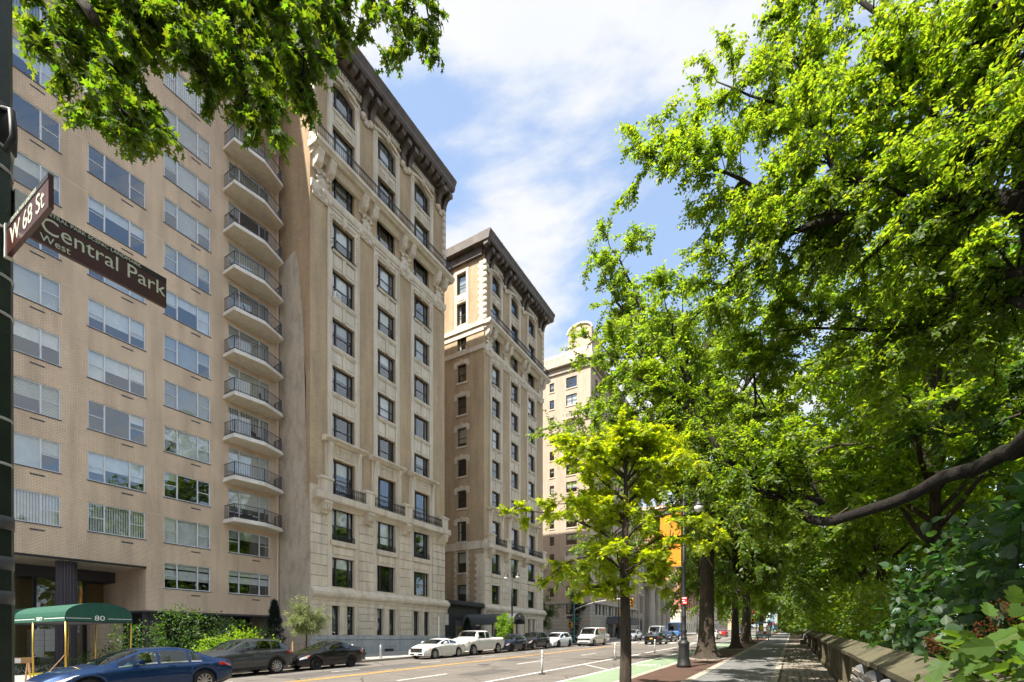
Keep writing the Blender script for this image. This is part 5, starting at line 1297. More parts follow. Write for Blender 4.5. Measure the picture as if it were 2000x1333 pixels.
    for q, (xa, xb2) in enumerate(c.get('rails', [])):
        for s in (1, -1):
            yy = hw(0) * roofw - .10; m = MB(); m.tube([(xa, s * yy, top(xa) - .02), (xa + .08, s * yy, top(xa) + .05), (xb2 - .08, s * yy, top(xb2) + .05), (xb2, s * yy, top(xb2) - .02)], .018, 5); m.build('roof_rail', 'car_trim', T)
    # nose and tail furniture
    xF = L / 2; zf = c.get('grille', (.45, .72)); gw = W * c.get('gw', .27)
    m = MB(); m.box(xF - .06, xF + .012, -gw, gw, zf[0], zf[1]); g = m.build('grille', c.get('grille_mat', 'car_trim'), T)
    for q in np.linspace(zf[0] + .04, zf[1] - .04, 4): MB().box(xF + .012, xF + .02, -gw * .95, gw * .95, q - .008, q + .008).build('grille_bar', c.get('bar', 'chrome'), g)
    m = MB(); m.box(xF - .05, xF + .008, -W * .30, W * .30, low0(xF) + .03, low0(xF) + .13); m.build('air_intake', 'car_trim', T)
    m = MB(); m.box(xF + .0, xF + .02, -.15, .15, zf[0] - .15, zf[0] - .03); m.build('number_plate', c.get('plate', 'plate_yellow'), T)
    m = MB(); m.box(-xF - .02, -xF + .02, -.15, .15, .62, .76); m.build('number_plate', c.get('plate', 'plate_yellow'), T)
    m = MB(); m.box(-xF - .006, -xF + .05, -W * .34, W * .34, gc + .14, gc + .24); m.build('rear_diffuser', 'car_trim', T)
    if c.get('tailbar'): MB().box(-xF - .01, -xF + .03, -W * .36, W * .36, .84, .94).build('tail_light', 'lamp_red', T)
    # wheels
    ty, rm, sp, bk = wheel_meshes(r, c.get('tw', .21), c.get('rim', 'five'))
    for wx in (xf, xr):
        for s in (1, -1):
            o = inst('wheel', bk, T, (wx, s * (W * .5 - .125), r), 0 if s > 0 else math.pi)
            inst('tyre', ty, o); inst('rim', rm, o); inst('spokes', sp, o)
    if c.get('arch'):
        for wx in (xf, xr):
            for s in (1, -1):
                m = MB(); n = 14; vs = []
                for k in range(n + 1):
                    a = math.pi * (.02 + .96 * k / n)
                    for rr in (ra - .005, ra + .055): xx = wx + rr * math.cos(a); vs.append((xx, s * (hw(wx) * 1.012 + .004), max(gc, r + rr * math.sin(a))))
                m.add(vs, [(2 * k, 2 * k + 1, 2 * k + 3, 2 * k + 2) for k in range(n)]); m.build('arch_trim', 'car_trim', T)
    return T, S
def sedan(L=4.55, W=1.80, H=1.43, r=.315, **kw):
    h = L / 2
    d = dict(L=L, W=W, H=H, r=r, xf=h - .88, xr=-h + .95, gc=.19, cab=(-h + .6, h - 1.35),
        top=[(-h, .88), (-h + .05, 1.0), (-h + .55, 1.06), (-h + 1.25, H - .06), (-h + 1.75, H), (h - 2.35, H - .02), (h - 2.05, H - .07), (h - 1.22, 1.0), (h - .9, .95), (h - .35, .82), (h - .06, .70), (h, .62)],
        belt=[(-h, .80), (-h + .3, .93), (0, .94), (h - 1.3, .90), (h - .6, .80), (h, .60)],
        wind=(h - 2.12, h - 1.22), rear=(-h + .55, -h + 1.38), side=[(-h + 1.0, -h + 1.32), (-h + 1.40, -.22), (-.14, h - 1.55)], seams=[-.18, h - 1.48, -h + 1.15], handles=[-.42, -h + 1.55 + .0], trim='chrome')
    d.update(kw); return d
def suv(L=4.45, W=1.82, H=1.66, r=.35, **kw):
    h = L / 2
    d = dict(L=L, W=W, H=H, r=r, xf=h - .86, xr=-h + .88, gc=.24, cab=(-h + .2, h - 1.3),
        top=[(-h, .95), (-h + .04, 1.10), (-h + .16, 1.22), (-h + .55, H - .10), (-h + .9, H - .03), (-h + 1.6, H), (h - 2.2, H - .03), (h - 1.95, H - .08), (h - 1.22, 1.14), (h - .9, 1.10), (h - .3, .98), (h - .05, .80), (h, .70)],
        belt=[(-h, 1.02), (-h + .3, 1.08), (0, 1.05), (h - 1.3, 1.02), (h - .5, .92), (h, .68)],
        wind=(h - 2.02, h - 1.22), rear=(-h + .12, -h + .62), side=[(-h + .62, -h + 1.05), (-h + 1.12, -.16), (-.08, h - 1.55)], seams=[-.12, h - 1.42, -h + 1.1], handles=[-.36, -h + 1.32], roofw=.75, clad=True, arch=True, tw=.23, grille=(.55, .84))
    d.update(kw); return d
def hatch(L=3.9, W=1.70, H=1.50, r=.30, **kw):
    return suv(L, W, H, r, **{**dict(gc=.18, clad=False, arch=False, tw=.2, grille=(.5, .7),
        top=[(-L / 2, .9), (-L / 2 + .05, 1.05), (-L / 2 + .45, H - .1), (-L / 2 + .85, H - .02), (-.2, H), (L / 2 - 1.95, H - .07), (L / 2 - 1.0, 1.02), (L / 2 - .7, .96), (L / 2 - .2, .82), (L / 2, .64)],
        belt=[(-L / 2, .92), (-L / 2 + .3, 1.0), (0, .95), (L / 2 - 1.0, .92), (L / 2, .62)], wind=(L / 2 - 1.9, L / 2 - 1.02), rear=(-L / 2 + .1, -L / 2 + .5), side=[(-L / 2 + .5, -L / 2 + .85), (-L / 2 + .92, -.12), (-.04, L / 2 - 1.35)], seams=[-.08, L / 2 - 1.22, -L / 2 + .95], handles=[-.3, -L / 2 + 1.1]), **kw})
NX = -19.9                                   # near flank of the parked row
S_ = -math.pi / 2; N_ = math.pi / 2
def parked(nm, label, cat, cfg, yfront, paint, near=NX, group='cars parked along the far kerb'):
    return car(nm, label, cat, cfg, near - cfg['W'] / 2, yfront + cfg['L'] / 2, S_, group, paint)
# blue saloon driving past, nose to the left
cb, Sb = car('blue_saloon', 'shiny blue saloon car driving past in the near left corner', 'car', sedan(4.78, 1.80, 1.45, .33, rim='ten', amber=True, plate='plate_white', grille=(.40, .56), gw=.36,
     head=(4.72 / 2 - .62, 4.72 / 2 - .04, 3.0, 4.3), tail=(-2.34, -1.92, 3.2, 4.5), handles=[-.50, -1.28]), -16.3 - .9, 4.66 + 2.39, S_, None, 'paint_blue')
parked('grey_crossover', 'dark grey crossover with roof rails parked behind the blue saloon', 'car', suv(4.25, 1.78, 1.60, .35, rim='ten', rails=[(-1.3, .5)], plate='plate_white'), 10.05, 'paint_graphite')
parked('black_saloon', 'small black saloon with yellow number plate parked before the stucco wall', 'car', sedan(3.98, 1.68, 1.40, .295, rim='steel', trim='car_trim'), 14.62, 'paint_black')
parked('white_coupe', 'white two-door coupe parked in front of the white pickup', 'car', sedan(4.38, 1.76, 1.32, .325, rim='ten', side=[(-4.38 / 2 + 1.15, -.35), (-.27, 4.38 / 2 - 1.55)], seams=[-.35, 4.38 / 2 - 1.45], handles=[-.15], plate='plate_white',
     top=[(-2.19, .86), (-2.14, .98), (-1.7, 1.02), (-1.0, 1.22), (-.35, 1.32), (.02, 1.30), (.30, 1.24), (1.02, .95), (1.4, .90), (1.9, .76), (2.13, .64), (2.19, .58)], rear=(-1.62, -.85), wind=(.26, 1.0)), 23.62, 'paint_white')
pkL = 5.45; ph = pkL / 2
parked('white_pickup', 'white crew-cab pickup truck with chrome bumper parked before the pavilion', 'pickup truck', suv(pkL, 1.92, 1.80, .385, rim='five', clad=False, arch=False, gc=.34, xf=ph - .95, xr=-ph + 1.18, cab=(-.55, ph - 1.6),
     top=[(-ph, 1.12), (-ph + .03, 1.24), (-.72, 1.25), (-.66, 1.26), (-.52, 1.70), (-.30, 1.80), (.9, 1.80), (1.15, 1.75), (ph - 1.28, 1.30), (ph - .9, 1.26), (ph - .3, 1.17), (ph - .05, 1.0), (ph, .9)],
     belt=[(-ph, 1.16), (-.6, 1.20), (ph - 1.3, 1.18), (ph - .4, 1.08), (ph, .86)], wind=(1.08, ph - 1.30), rear=(-.68, -.50), side=[(-.42, .12), (.20, 1.0)], seams=[-.58, .16, 1.12], handles=[-.18, .42], roofw=.78, grille=(.70, 1.02), gw=.30, grille_mat='chrome', head=(ph - .36, ph - .04, 2.9, 4.2), sig=.04, plate='plate_white', mirror_mat='car_trim'), 27.95, 'paint_white')
parked('navy_hatchback', 'navy blue hatchback parked right behind the white pickup', 'car', hatch(3.75, 1.68, 1.46, .295, rim='steel'), 33.55, 'paint_navy')
parked('black_crossover', 'black crossover parked between the navy hatchback and the pale car', 'car', suv(4.35, 1.80, 1.62, .345, rim='five', plate='plate_white', bar='car_trim'), 37.55, 'paint_black')
parked('pale_saloon', 'pale ice-blue fastback car with black wheels parked near the corner', 'car', hatch(4.45, 1.84, 1.52, .34, rim='steel', n=36, plate='plate_white', grille=(.45, .5)), 42.75, 'paint_ice')
parked('white_hatchback', 'white car mostly hidden behind the plumber van', 'car', hatch(4.0, 1.7, 1.48, .30), 52.6, 'paint_white')
# white works van
def van_cfg(L=5.1, W=1.86, H=1.98, r=.34, **kw):
    h = L / 2
    return suv(L, W, H, r, **{**dict(gc=.28, clad=False, arch=False, xf=h - .82, xr=-h + 1.05, cab=(-h + .05, h - .95), n=40, sig=.035,
        top=[(-h, 1.2), (-h + .03, H - .18), (-h + .16, H - .02), (0, H), (h - 1.75, H - .04), (h - 1.55, H - .1), (h - .95, 1.22), (h - .6, 1.14), (h - .1, 1.02), (h, .85)], belt=[(-h, 1.12), (h - 1.3, 1.14), (h - .5, 1.02), (h, .8)],
        wind=(h - 1.60, h - .98), rear=(-h - 1, -h - .9), side=[(h - 2.15, h - 1.38)], seams=[h - 2.2, h - 1.22], handles=[h - 2.0], roofw=.84, grille=(.62, .84), gw=.36, head=(h - .3, h - .03, 2.6, 3.7), plate='plate_white', mirror_mat='car_trim', noseat=False), **kw})
vt, Sv = car('works_van', 'white plumber van with red lettering standing by the traffic signal', 'van', van_cfg(), -17.9 - .93, 47.3 + 2.55, S_, None, 'paint_white')
# lettering on its flank (faces the avenue = local +y)
def on_flank(T, body, size, mat, lx, ly, lz, sx=1.0):
    # nose points away from +x of the lettering: left flank read from outside runs nose to tail
    mw = Matrix.Translation((lx, ly, lz)) @ Matrix.Rotation(math.pi, 4, 'Z') @ Matrix.Rotation(R(90), 4, 'X'); return text_obj('lettering', body, size, mat, T, mw, .002, 'CENTER', sx)
on_flank(vt, 'PRO-TECH', .40, 'red_print', -.85, .835, 1.66, .95); on_flank(vt, 'PLUMBING & HEATING', .12, 'car_trim', -.9, .93, 1.36); on_flank(vt, '718-555', .12, 'car_trim', -1.2, .935, 1.06)
car('black_saloon', 'black saloon with red tail lights driving away up the avenue', 'car', sedan(4.6, 1.82, 1.42, .32, tailbar=False, tail=(-2.27, -1.95, 2.9, 4.4)), -13.4, 53.4 + 2.3, N_, None, 'paint_black')
parked('silver_crossover', 'silver crossover parked beyond the side street', 'car', suv(4.4, 1.8, 1.62, .34), 66.8, 'paint_silver', near=-19.0, group=None)
car('white_van', 'white van with roof rack behind the black car driving away', 'van', van_cfg(5.2, 1.9, 2.15, rails=[(-1.8, .6)]), -17.6, 73.5, S_, None, 'paint_white')
car('blue_truck', 'blue and white delivery truck coming down the avenue beside the lamp post', 'truck', van_cfg(5.6, 2.1, 2.7, .38), -15.9, 78.5, S_, None, 'paint_truck_blue')
car('dark_saloon', 'dark car half hidden behind the white roof-rack van', 'car', sedan(), -14.4, 66, S_, None, 'paint_navy')
car('white_saloon', 'white saloon driving away between the tree trunks', 'car', sedan(4.6, 1.82, 1.44, .32), -10.6, 80, N_, None, 'paint_white')
car('red_car', 'small red car far ahead of the white saloon', 'car', sedan(4.4, 1.8, 1.44, .32), -11.6, 100, N_, None, 'paint_red')
car('dark_crossover', 'dark crossover with red tail lights behind the far tree trunk', 'car', suv(4.6, 1.9, 1.78, .36, tail=(-2.28, -1.98, 2.2, 5.0)), -6.5, 76.5, N_, None, 'paint_black')
for k, (yy, pt, cf, lb) in enumerate(((82, 'paint_silver', sedan(), 'silver saloon parked in front of the pale tower'), (87.5, 'paint_black', suv(), 'black crossover parked in front of the pale tower'), (93, 'paint_white', sedan(), 'white saloon parked near the church'), (99, 'paint_graphite', suv(), 'grey crossover parked near the church'))):
    parked(['silver_saloon', 'black_crossover', 'white_saloon', 'grey_crossover'][k], lb, 'car', cf, yy, pt, group='cars parked beyond the side street')
# dark car in the side street
car('black_saloon', 'black car standing in the side street behind the pale fastback', 'car', sedan(), -27, 61.5, 0, None, 'paint_black')
# driver in the blue saloon
pd = empty('person', (-16.55, 6.9, gz(6.9) + .55), 'person in a teal shirt driving the blue saloon', 'person', None, (0, 0, S_))
m = MB(); prof = [(.13, 0.0), (.19, .12), (.215, .32), (.205, .46), (.12, .53), (.058, .57), (.055, .63), (.085, .67), (.10, .74), (.098, .82), (.07, .88), (.02, .905)]
m.lathe(prof, 0, 0, 14); m.v = [(vx * (.62 if vz < .5 else .95), vy * (1.0 if vz < .5 else .78), vz) for vx, vy, vz in m.v]; k = len(m.v)
m.tube([(.02, .20, .44), (.10, .26, .25), (.34, .20, .30), (.42, .17, .33)], [.06, .05, .042, .04], 8); m.tube([(.02, -.20, .44), (.10, -.26, .25), (.34, -.20, .30), (.42, -.17, .33)], [.06, .05, .042, .04], 8)
m.build('body', 'shirt_teal', pd, True)
m = MB(); m.lathe([(.075, .655), (.092, .70), (.102, .75), (.098, .80)], .012, 0, 12); m.box(.095, .122, -.012, .012, .72, .755); m.build('face', 'skin', pd, True)
m = MB(); m.lathe([(.10, .76), (.108, .82), (.082, .89), (.02, .92)], -.012, 0, 12); m.build('hair', 'hair_dark', pd, True)
pd.location = (-17.5 + .38, 6.75, gz(6.75) + .42)
# =================================================================== trees and plants
TH = math.atan(548 / 944); CT, ST = math.cos(TH), math.sin(TH)
def at(px, py, d):
    """a point read off the photograph and set at its own distance d (metres along the view axis)"""
    t = (px - 1000) / 944; return np.array(((t * CT - ST) * d, (t * ST + CT) * d, CAM_Z - (py - 1245) * d / 944))
SHAPES = {}
SHAPES['ovate'] = (np.array([(0, 0, 0), (.42, .27, .05), (1, 0, -.06), (.42, -.27, .05)]), [(0, 1, 2, 3)])
SHAPES['broad'] = (np.array([(0, 0, 0), (.18, .34, .03), (.55, .40, .05), (1, 0, -.10), (.55, -.40, .05), (.18, -.34, .03)]), [(0, 1, 2, 3), (0, 3, 4, 5)])
def _star():
    out = [(0, 0), (.10, .30), (.30, .17), (.62, .52), (.60, .14), (1.0, 0)]
    pts = out + [(a, -b) for a, b in out[1:-1]][::-1]; n = len(pts)
    return np.array([(a, b, -.10 * (a * a + b * b) + .05 * abs(b)) for a, b in pts]), [(0, 1, 2, 3, 4, 5), (0, 5, 6, 7, 8, 9)]
SHAPES['star'] = _star()
def _heart():
    pts = [(0, 0), (-.08, .18), (.05, .40), (.32, .48), (.62, .36), (.85, .16), (1.05, 0)]
    left = [(a, -b) for a, b in pts[1:-1]][::-1]; pts = pts + left
    v = [(a, b, .16 * abs(b) - .12 * a * a) for a, b in pts] ; n = len(pts)
    return np.array(v), [(0, 1, 2, 3, 4, 5, 6), (0, 6, 7, 8, 9, 10, 11)]
SHAPES['heart'] = _heart()
def _lobed():
    pts = [(0, 0), (.02, .22), (.20, .42), (.30, .30), (.55, .46), (.62, .24), (.80, .26), (1.0, 0)]
    left = [(a, -b) for a, b in pts[1:-1]][::-1]; pts = pts + left; n = len(pts)
    v = [(.35, 0, -.03)] + [(a, b, .15 * abs(b) - .10 * a * a) for a, b in pts]
    return np.array(v), [(0, i + 1, (i + 1) % n + 1) for i in range(n)]
SHAPES['lobed'] = _lobed()
SHAPES['needle'] = (np.array([(0, -.07, 0), (0, .07, 0), (1, 0, 0)]), [(0, 1, 2)])
def unit(a): return a / np.maximum(np.linalg.norm(a, axis=-1, keepdims=True), 1e-9)
class Foliage:
    def __init__(s): s.P = []; s.A = []; s.N = []; s.S = []; s.T = []
    def clusters(s, C, D, per, spread, size, var=.25, droop=.25, flat=.6, along=.0, spray=0):
        C = np.asarray(C, float).reshape(-1, 3); D = unit(np.asarray(D, float).reshape(-1, 3)); m = len(C)
        if m == 0: return
        if spray:
            # leaves in two ranks along a thin twig, lying roughly in one plane
            up = unit(np.array((0, 0, 1.0)) + RNG.normal(0, .35, (m, 3))); D = unit(D * np.array((1, 1, .75)) + np.array((0, 0, -.25 * droop))); side = unit(np.cross(D, up)); up = np.cross(side, D)
            ln = spray * RNG.uniform(.7, 1.25, (m, 1)); A0 = C - D * ln * .35; s.T.append((A0, A0 + D * ln + np.array((0, 0, -.12 * droop)) * ln))
            k = np.tile(np.arange(per), m); r = lambda a: np.repeat(a, per, 0); n = m * per; u = ((k + .6) / per)[:, None]; sg = np.where(k % 2, 1.0, -1.0)[:, None]
            P = r(A0) + r(D) * r(ln) * u + np.array((0, 0, -.12 * droop)) * r(ln) * u * u
            A = unit(r(D) * RNG.uniform(.35, .9, (n, 1)) + r(side) * sg * RNG.uniform(.6, 1.1, (n, 1)) + RNG.normal(0, .18, (n, 3)) + np.array((0, 0, -droop * .55)))
            N = unit(r(up) + RNG.normal(0, flat * .45, (n, 3)))
            s.P.append(P); s.A.append(A); s.N.append(N); s.S.append(size * (1 + RNG.uniform(-var, var, n))); return
        C = np.repeat(C, per, 0); D = np.repeat(D, per, 0); n = len(C)
        P = C + D * (RNG.random((n, 1)) - .5) * along + RNG.normal(0, 1, (n, 3)) * spread
        A = unit(D * .55 + RNG.normal(0, .62, (n, 3)) + np.array((0, 0, -droop)))
        N = unit(np.array((0, 0, 1.0)) + RNG.normal(0, flat, (n, 3)))
        s.P.append(P); s.A.append(A); s.N.append(N); s.S.append(size * (1 + RNG.uniform(-var, var, n)))
    def count(s): return sum(len(p) for p in s.P)
    def arrays(s): return np.concatenate(s.P), np.concatenate(s.A), np.concatenate(s.N), np.concatenate(s.S)
    def verts(s, shape, P, A, N, S):
        V, F = SHAPES[shape]; B = unit(np.cross(N, A)); N2 = np.cross(A, B)
        return P[:, None, :] + S[:, None, None] * (V[None, :, 0:1] * A[:, None, :] + V[None, :, 1:2] * B[:, None, :] + V[None, :, 2:3] * N2[:, None, :])
    def mesh(s, name, shape, mat, keep=None):
        P, A, N, S = s.arrays()
        if keep is not None: P, A, N, S = P[keep], A[keep], N[keep], S[keep]
        V, F = SHAPES[shape]; X = s.verts(shape, P, A, N, S); n, k = X.shape[:2]
        flat = np.concatenate([np.array(f) for f in F]); tot = np.array([len(f) for f in F])
        idx = (np.arange(n)[:, None] * k + flat[None, :]).ravel()
        return fast_mesh(name, X.reshape(-1, 3), idx, np.tile(tot, n), mat)
    def part_out(s, parent, shape, mat, keepn, score):
        """the keepn best-seen leaves as leaf objects, the rest as one crown"""
        P, A, N, S = s.arrays(); sc = score(P, S); order = np.argsort(-sc); big = order[:keepn]; rest = np.sort(order[keepn:])
        V, F = SHAPES[shape]; mb = MB(); mb.add([tuple(v) for v in V], F); me = mb.mesh('leaf', mat)
        for i in big:
            B = np.cross(N[i], A[i]); B /= np.linalg.norm(B); N2 = np.cross(A[i], B)
            o = bpy.data.objects.new('leaf', me); col.objects.link(o); o.parent = parent
            o.matrix_basis = Matrix(((A[i][0] * S[i], B[0] * S[i], N2[0] * S[i], P[i][0]), (A[i][1] * S[i], B[1] * S[i], N2[1] * S[i], P[i][1]), (A[i][2] * S[i], B[2] * S[i], N2[2] * S[i], P[i][2]), (0, 0, 0, 1)))
        o = inst('crown', s.mesh('crown', shape, mat, rest), parent); o['kind'] = 'stuff'; return o
def twig_mesh(f, mat, r=.0045):
    A = np.concatenate([a for a, b in f.T]); B = np.concatenate([b for a, b in f.T]); D = unit(B - A); X = unit(np.cross(D, unit(RNG.normal(0, 1, D.shape)))); n = len(A); V = np.zeros((n, 4, 3))
    V[:, 0] = A + X * r; V[:, 1] = A - X * r; V[:, 2] = B - X * r * .4; V[:, 3] = B + X * r * .4
    return fast_mesh('twigs', V.reshape(-1, 3), np.arange(4 * n), np.full(n, 4), mat)
def in_view(P, S):
    u = P[:, 0] * CT + P[:, 1] * ST; d = -P[:, 0] * ST + P[:, 1] * CT; dd = np.maximum(d, .3)
    px = 1000 + 944 * u / dd; py = 1245 - 944 * (P[:, 2] - CAM_Z) / dd
    ok = (d > .5) & (px > 10) & (px < 1990) & (py > 10) & (py < 1325); return np.where(ok, S / dd, 0) * (1 + .1 * RNG.random(len(P)))
def spline(pts, n):
    P = np.array(pts, float); 
    if len(P) == 2: return P[0] + (P[1] - P[0]) * np.linspace(0, 1, n)[:, None]
    Q = np.vstack([2 * P[0] - P[1], P, 2 * P[-1] - P[-2]]); out = []
    for t in np.linspace(0, len(P) - 1 - 1e-6, n):
        i = int(t); f = t - i; a, b, c, d = Q[i:i + 4]
        out.append(.5 * ((2 * b) + (c - a) * f + (2 * a - 5 * b + 4 * c - d) * f * f + (3 * b - a - 3 * c + d) * f ** 3))
    return np.array(out)
def wiggle(p, amt):
    q = p.copy(); k = len(p); w = np.cumsum(RNG.normal(0, amt, (k, 3)), 0); w -= np.linspace(0, 1, k)[:, None] * w[-1]; q += w; return q
def limb(wood, fol, pts, r0, r1, nsub, sublen, leaf, per, spread, up=.15, droop=.35, t0=.25, sub2=4, twigs=6, wig=.03, lf=dict(), seg=None, thin=True, tip=True, zf=1.0):
    """one limb with side branches, their twigs and the leaf sprays on them"""
    L = float(np.sum(np.linalg.norm(np.diff(np.array(pts, float), axis=0), axis=1))); n = seg or max(6, int(L / .45))
    p = wiggle(spline(pts, n), wig); wood.tube(p, np.linspace(r0, r1, n) , 8 if r0 > .12 else 6)
    cs, ds = [], []
    def sub(p0, d0, ln, r, lv):
        m = 6; q = [p0]; d = d0
        for k in range(m - 1):
            d = unit(d + RNG.normal(0, .16, 3) + np.array((0, 0, -droop * .10 * k))); q.append(q[-1] + d * ln / (m - 1))
        q = np.array(q)
        if thin is True or (thin is False and lv == 1): wood.tube(q, np.linspace(r, max(.004, r * .3), m), 4 if lv == 1 else 3, False)
        if lv == 1:
            for k in range(sub2):
                t = RNG.uniform(.2, 1.0); i = min(int(t * (m - 1)), m - 2); tg = unit(q[i + 1] - q[i])
                dd = unit(tg * .7 + RNG.normal(0, .75, 3) * np.array((1, 1, .6 * zf)) + np.array((0, 0, up * .4))); sub(q[i], dd, ln * RNG.uniform(.32, .6), r * .5, 2)
        k = twigs; t = RNG.uniform(.12 if lv == 2 else .35, 1.0, k); ii = np.minimum((t * (m - 1)).astype(int), m - 2); f = (t * (m - 1) - ii)[:, None]
        cs.append(q[ii] * (1 - f) + q[ii + 1] * f); ds.append(unit(unit(q[ii + 1] - q[ii]) + RNG.normal(0, .5, (k, 3))))
    for k in range(nsub):
        t = t0 + (1 - t0) * (k + RNG.random()) / nsub; i = min(int(t * (n - 1)), n - 2); tg = unit(p[i + 1] - p[i])
        o = RNG.normal(0, 1, 3); o -= tg * o.dot(tg); o[2] *= zf; o = unit(o); d = unit(tg * RNG.uniform(.2, .7) + o + np.array((0, 0, up)))
        rr = r0 + (r1 - r0) * t; sub(p[i], d, sublen * RNG.uniform(.55, 1.15) * (1 - .35 * t), max(.012, rr * .42), 1)
    if tip: sub(p[-1], unit(p[-1] - p[-2]), sublen * .6, max(.008, r1), 1)
    C = np.concatenate(cs); D = np.concatenate(ds); fol.clusters(C, D, per, spread, leaf, droop=droop, along=.25, **lf)
    return p
def tree_obj(label, base, group=None, name='tree', cat='tree'):
    return empty(name, (0, 0, 0), label, cat, group)
def finish(T, wood, fol, shape, lm, bark='bark', leafobjs=0):
    wood.build('trunk', bark, T, True)
    if fol.T: inst('twigs', twig_mesh(fol, bark), T, kind='stuff')
    if leafobjs: fol.part_out(T, shape, lm, leafobjs, in_view)
    else: inst('crown', fol.mesh('crown', shape, lm), T, kind='stuff')
def flare(x, y, z, r, h, n=14, lobes=5, lean=(0, 0)):
    """tapering trunk with root flare"""
    mb = MB(); lv = [(0, 2.5), (.10, 2.0), (.25, 1.6), (.5, 1.3), (.95, 1.12), (2, 1.0), (h * .6, .92), (h, .82)]; vs = []; fs = []
    ph = RNG.uniform(0, 6)
    for i, (zz, k) in enumerate(lv):
        for j in range(n):
            a = 2 * math.pi * j / n; rr = r * (1 + (k - 1) * (1 + .5 * math.sin(lobes * a + ph))) * (1 + .04 * math.sin(3 * a + i))
            vs.append((x + lean[0] * zz / h + rr * math.cos(a), y + lean[1] * zz / h + rr * math.sin(a), z + zz))
    for i in range(len(lv) - 1):
        for j in range(n): k = (j + 1) % n; fs.append((i * n + j, i * n + k, (i + 1) * n + k, (i + 1) * n + j))
    mb.add(vs, fs); return mb

# ---- pin oak reaching in over the camera, upper left
def pin_oak():
    T = tree_obj('overhanging pin oak branches with pointed lobed leaves across the upper left corner', None, name='pin_oak')
    w = flare(-4.3, -2.4, gz(-2.4) + .1, .34, 8.5); f = Foliage(); top = np.array((-4.3, -2.4, 8.0))
    main = [top, np.array((-4.4, -1.5, 9.6)), at(430, -330, 7.2), at(520, -150, 7.0)]
    w.tube(spline(main, 14), np.linspace(.22, .07, 14), 8)
    root = at(430, -300, 7.2)
    hang = [([(300, -220, 6.9), (215, 30, 6.2), (185, 130, 5.9), (225, 195, 5.7), (285, 245, 5.6)], 30), ([(260, -200, 6.6), (150, -40, 6.0), (105, 45, 5.7), (125, 120, 5.7)], 16),
            ([(470, -180, 7.1), (450, 20, 6.6), (480, 140, 6.4), (530, 235, 6.3)], 30), ([(560, -200, 7.4), (575, 10, 7.0), (590, 100, 6.8), (592, 175, 6.8)], 26),
            ([(380, -200, 6.9), (350, -10, 6.4), (355, 80, 6.2), (395, 140, 6.2)], 24), ([(300, -180, 6.8), (285, 0, 6.3), (270, 90, 6.1), (262, 180, 6.0)], 22),
            ([(620, -210, 7.8), (640, -40, 7.3), (640, 50, 7.2)], 20), ([(500, -200, 7.4), (520, -40, 7.0), (430, 60, 6.8), (420, 130, 6.7)], 24), ([(330, -220, 6.7), (250, -60, 6.3), (180, 20, 6.1)], 18),
            ([(680, -260, 8.4), (760, -60, 7.9), (825, 10, 7.7), (848, 85, 7.6)], 12), ([(640, -240, 8.2), (720, -40, 7.8), (785, 30, 7.7), (800, 100, 7.6)], 12), ([(600, -230, 8.0), (670, -30, 7.6), (694, 30, 7.6)], 10),
            ([(430, -260, 7.2), (400, -80, 6.8), (320, 30, 6.5), (240, 60, 6.3)], 22), ([(560, -240, 7.6), (600, -60, 7.2), (540, 60, 7.0), (520, 150, 6.9)], 22)]
    for pts, ns in hang:
        pl = [root] + [at(*q) for q in pts]
        limb(w, f, pl, .045, .008, ns, .55, .09, 7, .07, up=0, droop=.75, t0=.42, sub2=2, twigs=4, wig=.02, lf=dict(flat=1.0, spray=.26))
    st = MB(); st.tube([at(140, -60, 5.6), at(160, 0, 5.5), at(184, 36, 5.4)], [.06, .062, .058], 8); st.build('cut_branch', 'bark_grey', T, True)
    finish(T, w, f, 'star', 'leaf_oak', 'bark_dark', 300); return f.count()
n_oak = pin_oak()

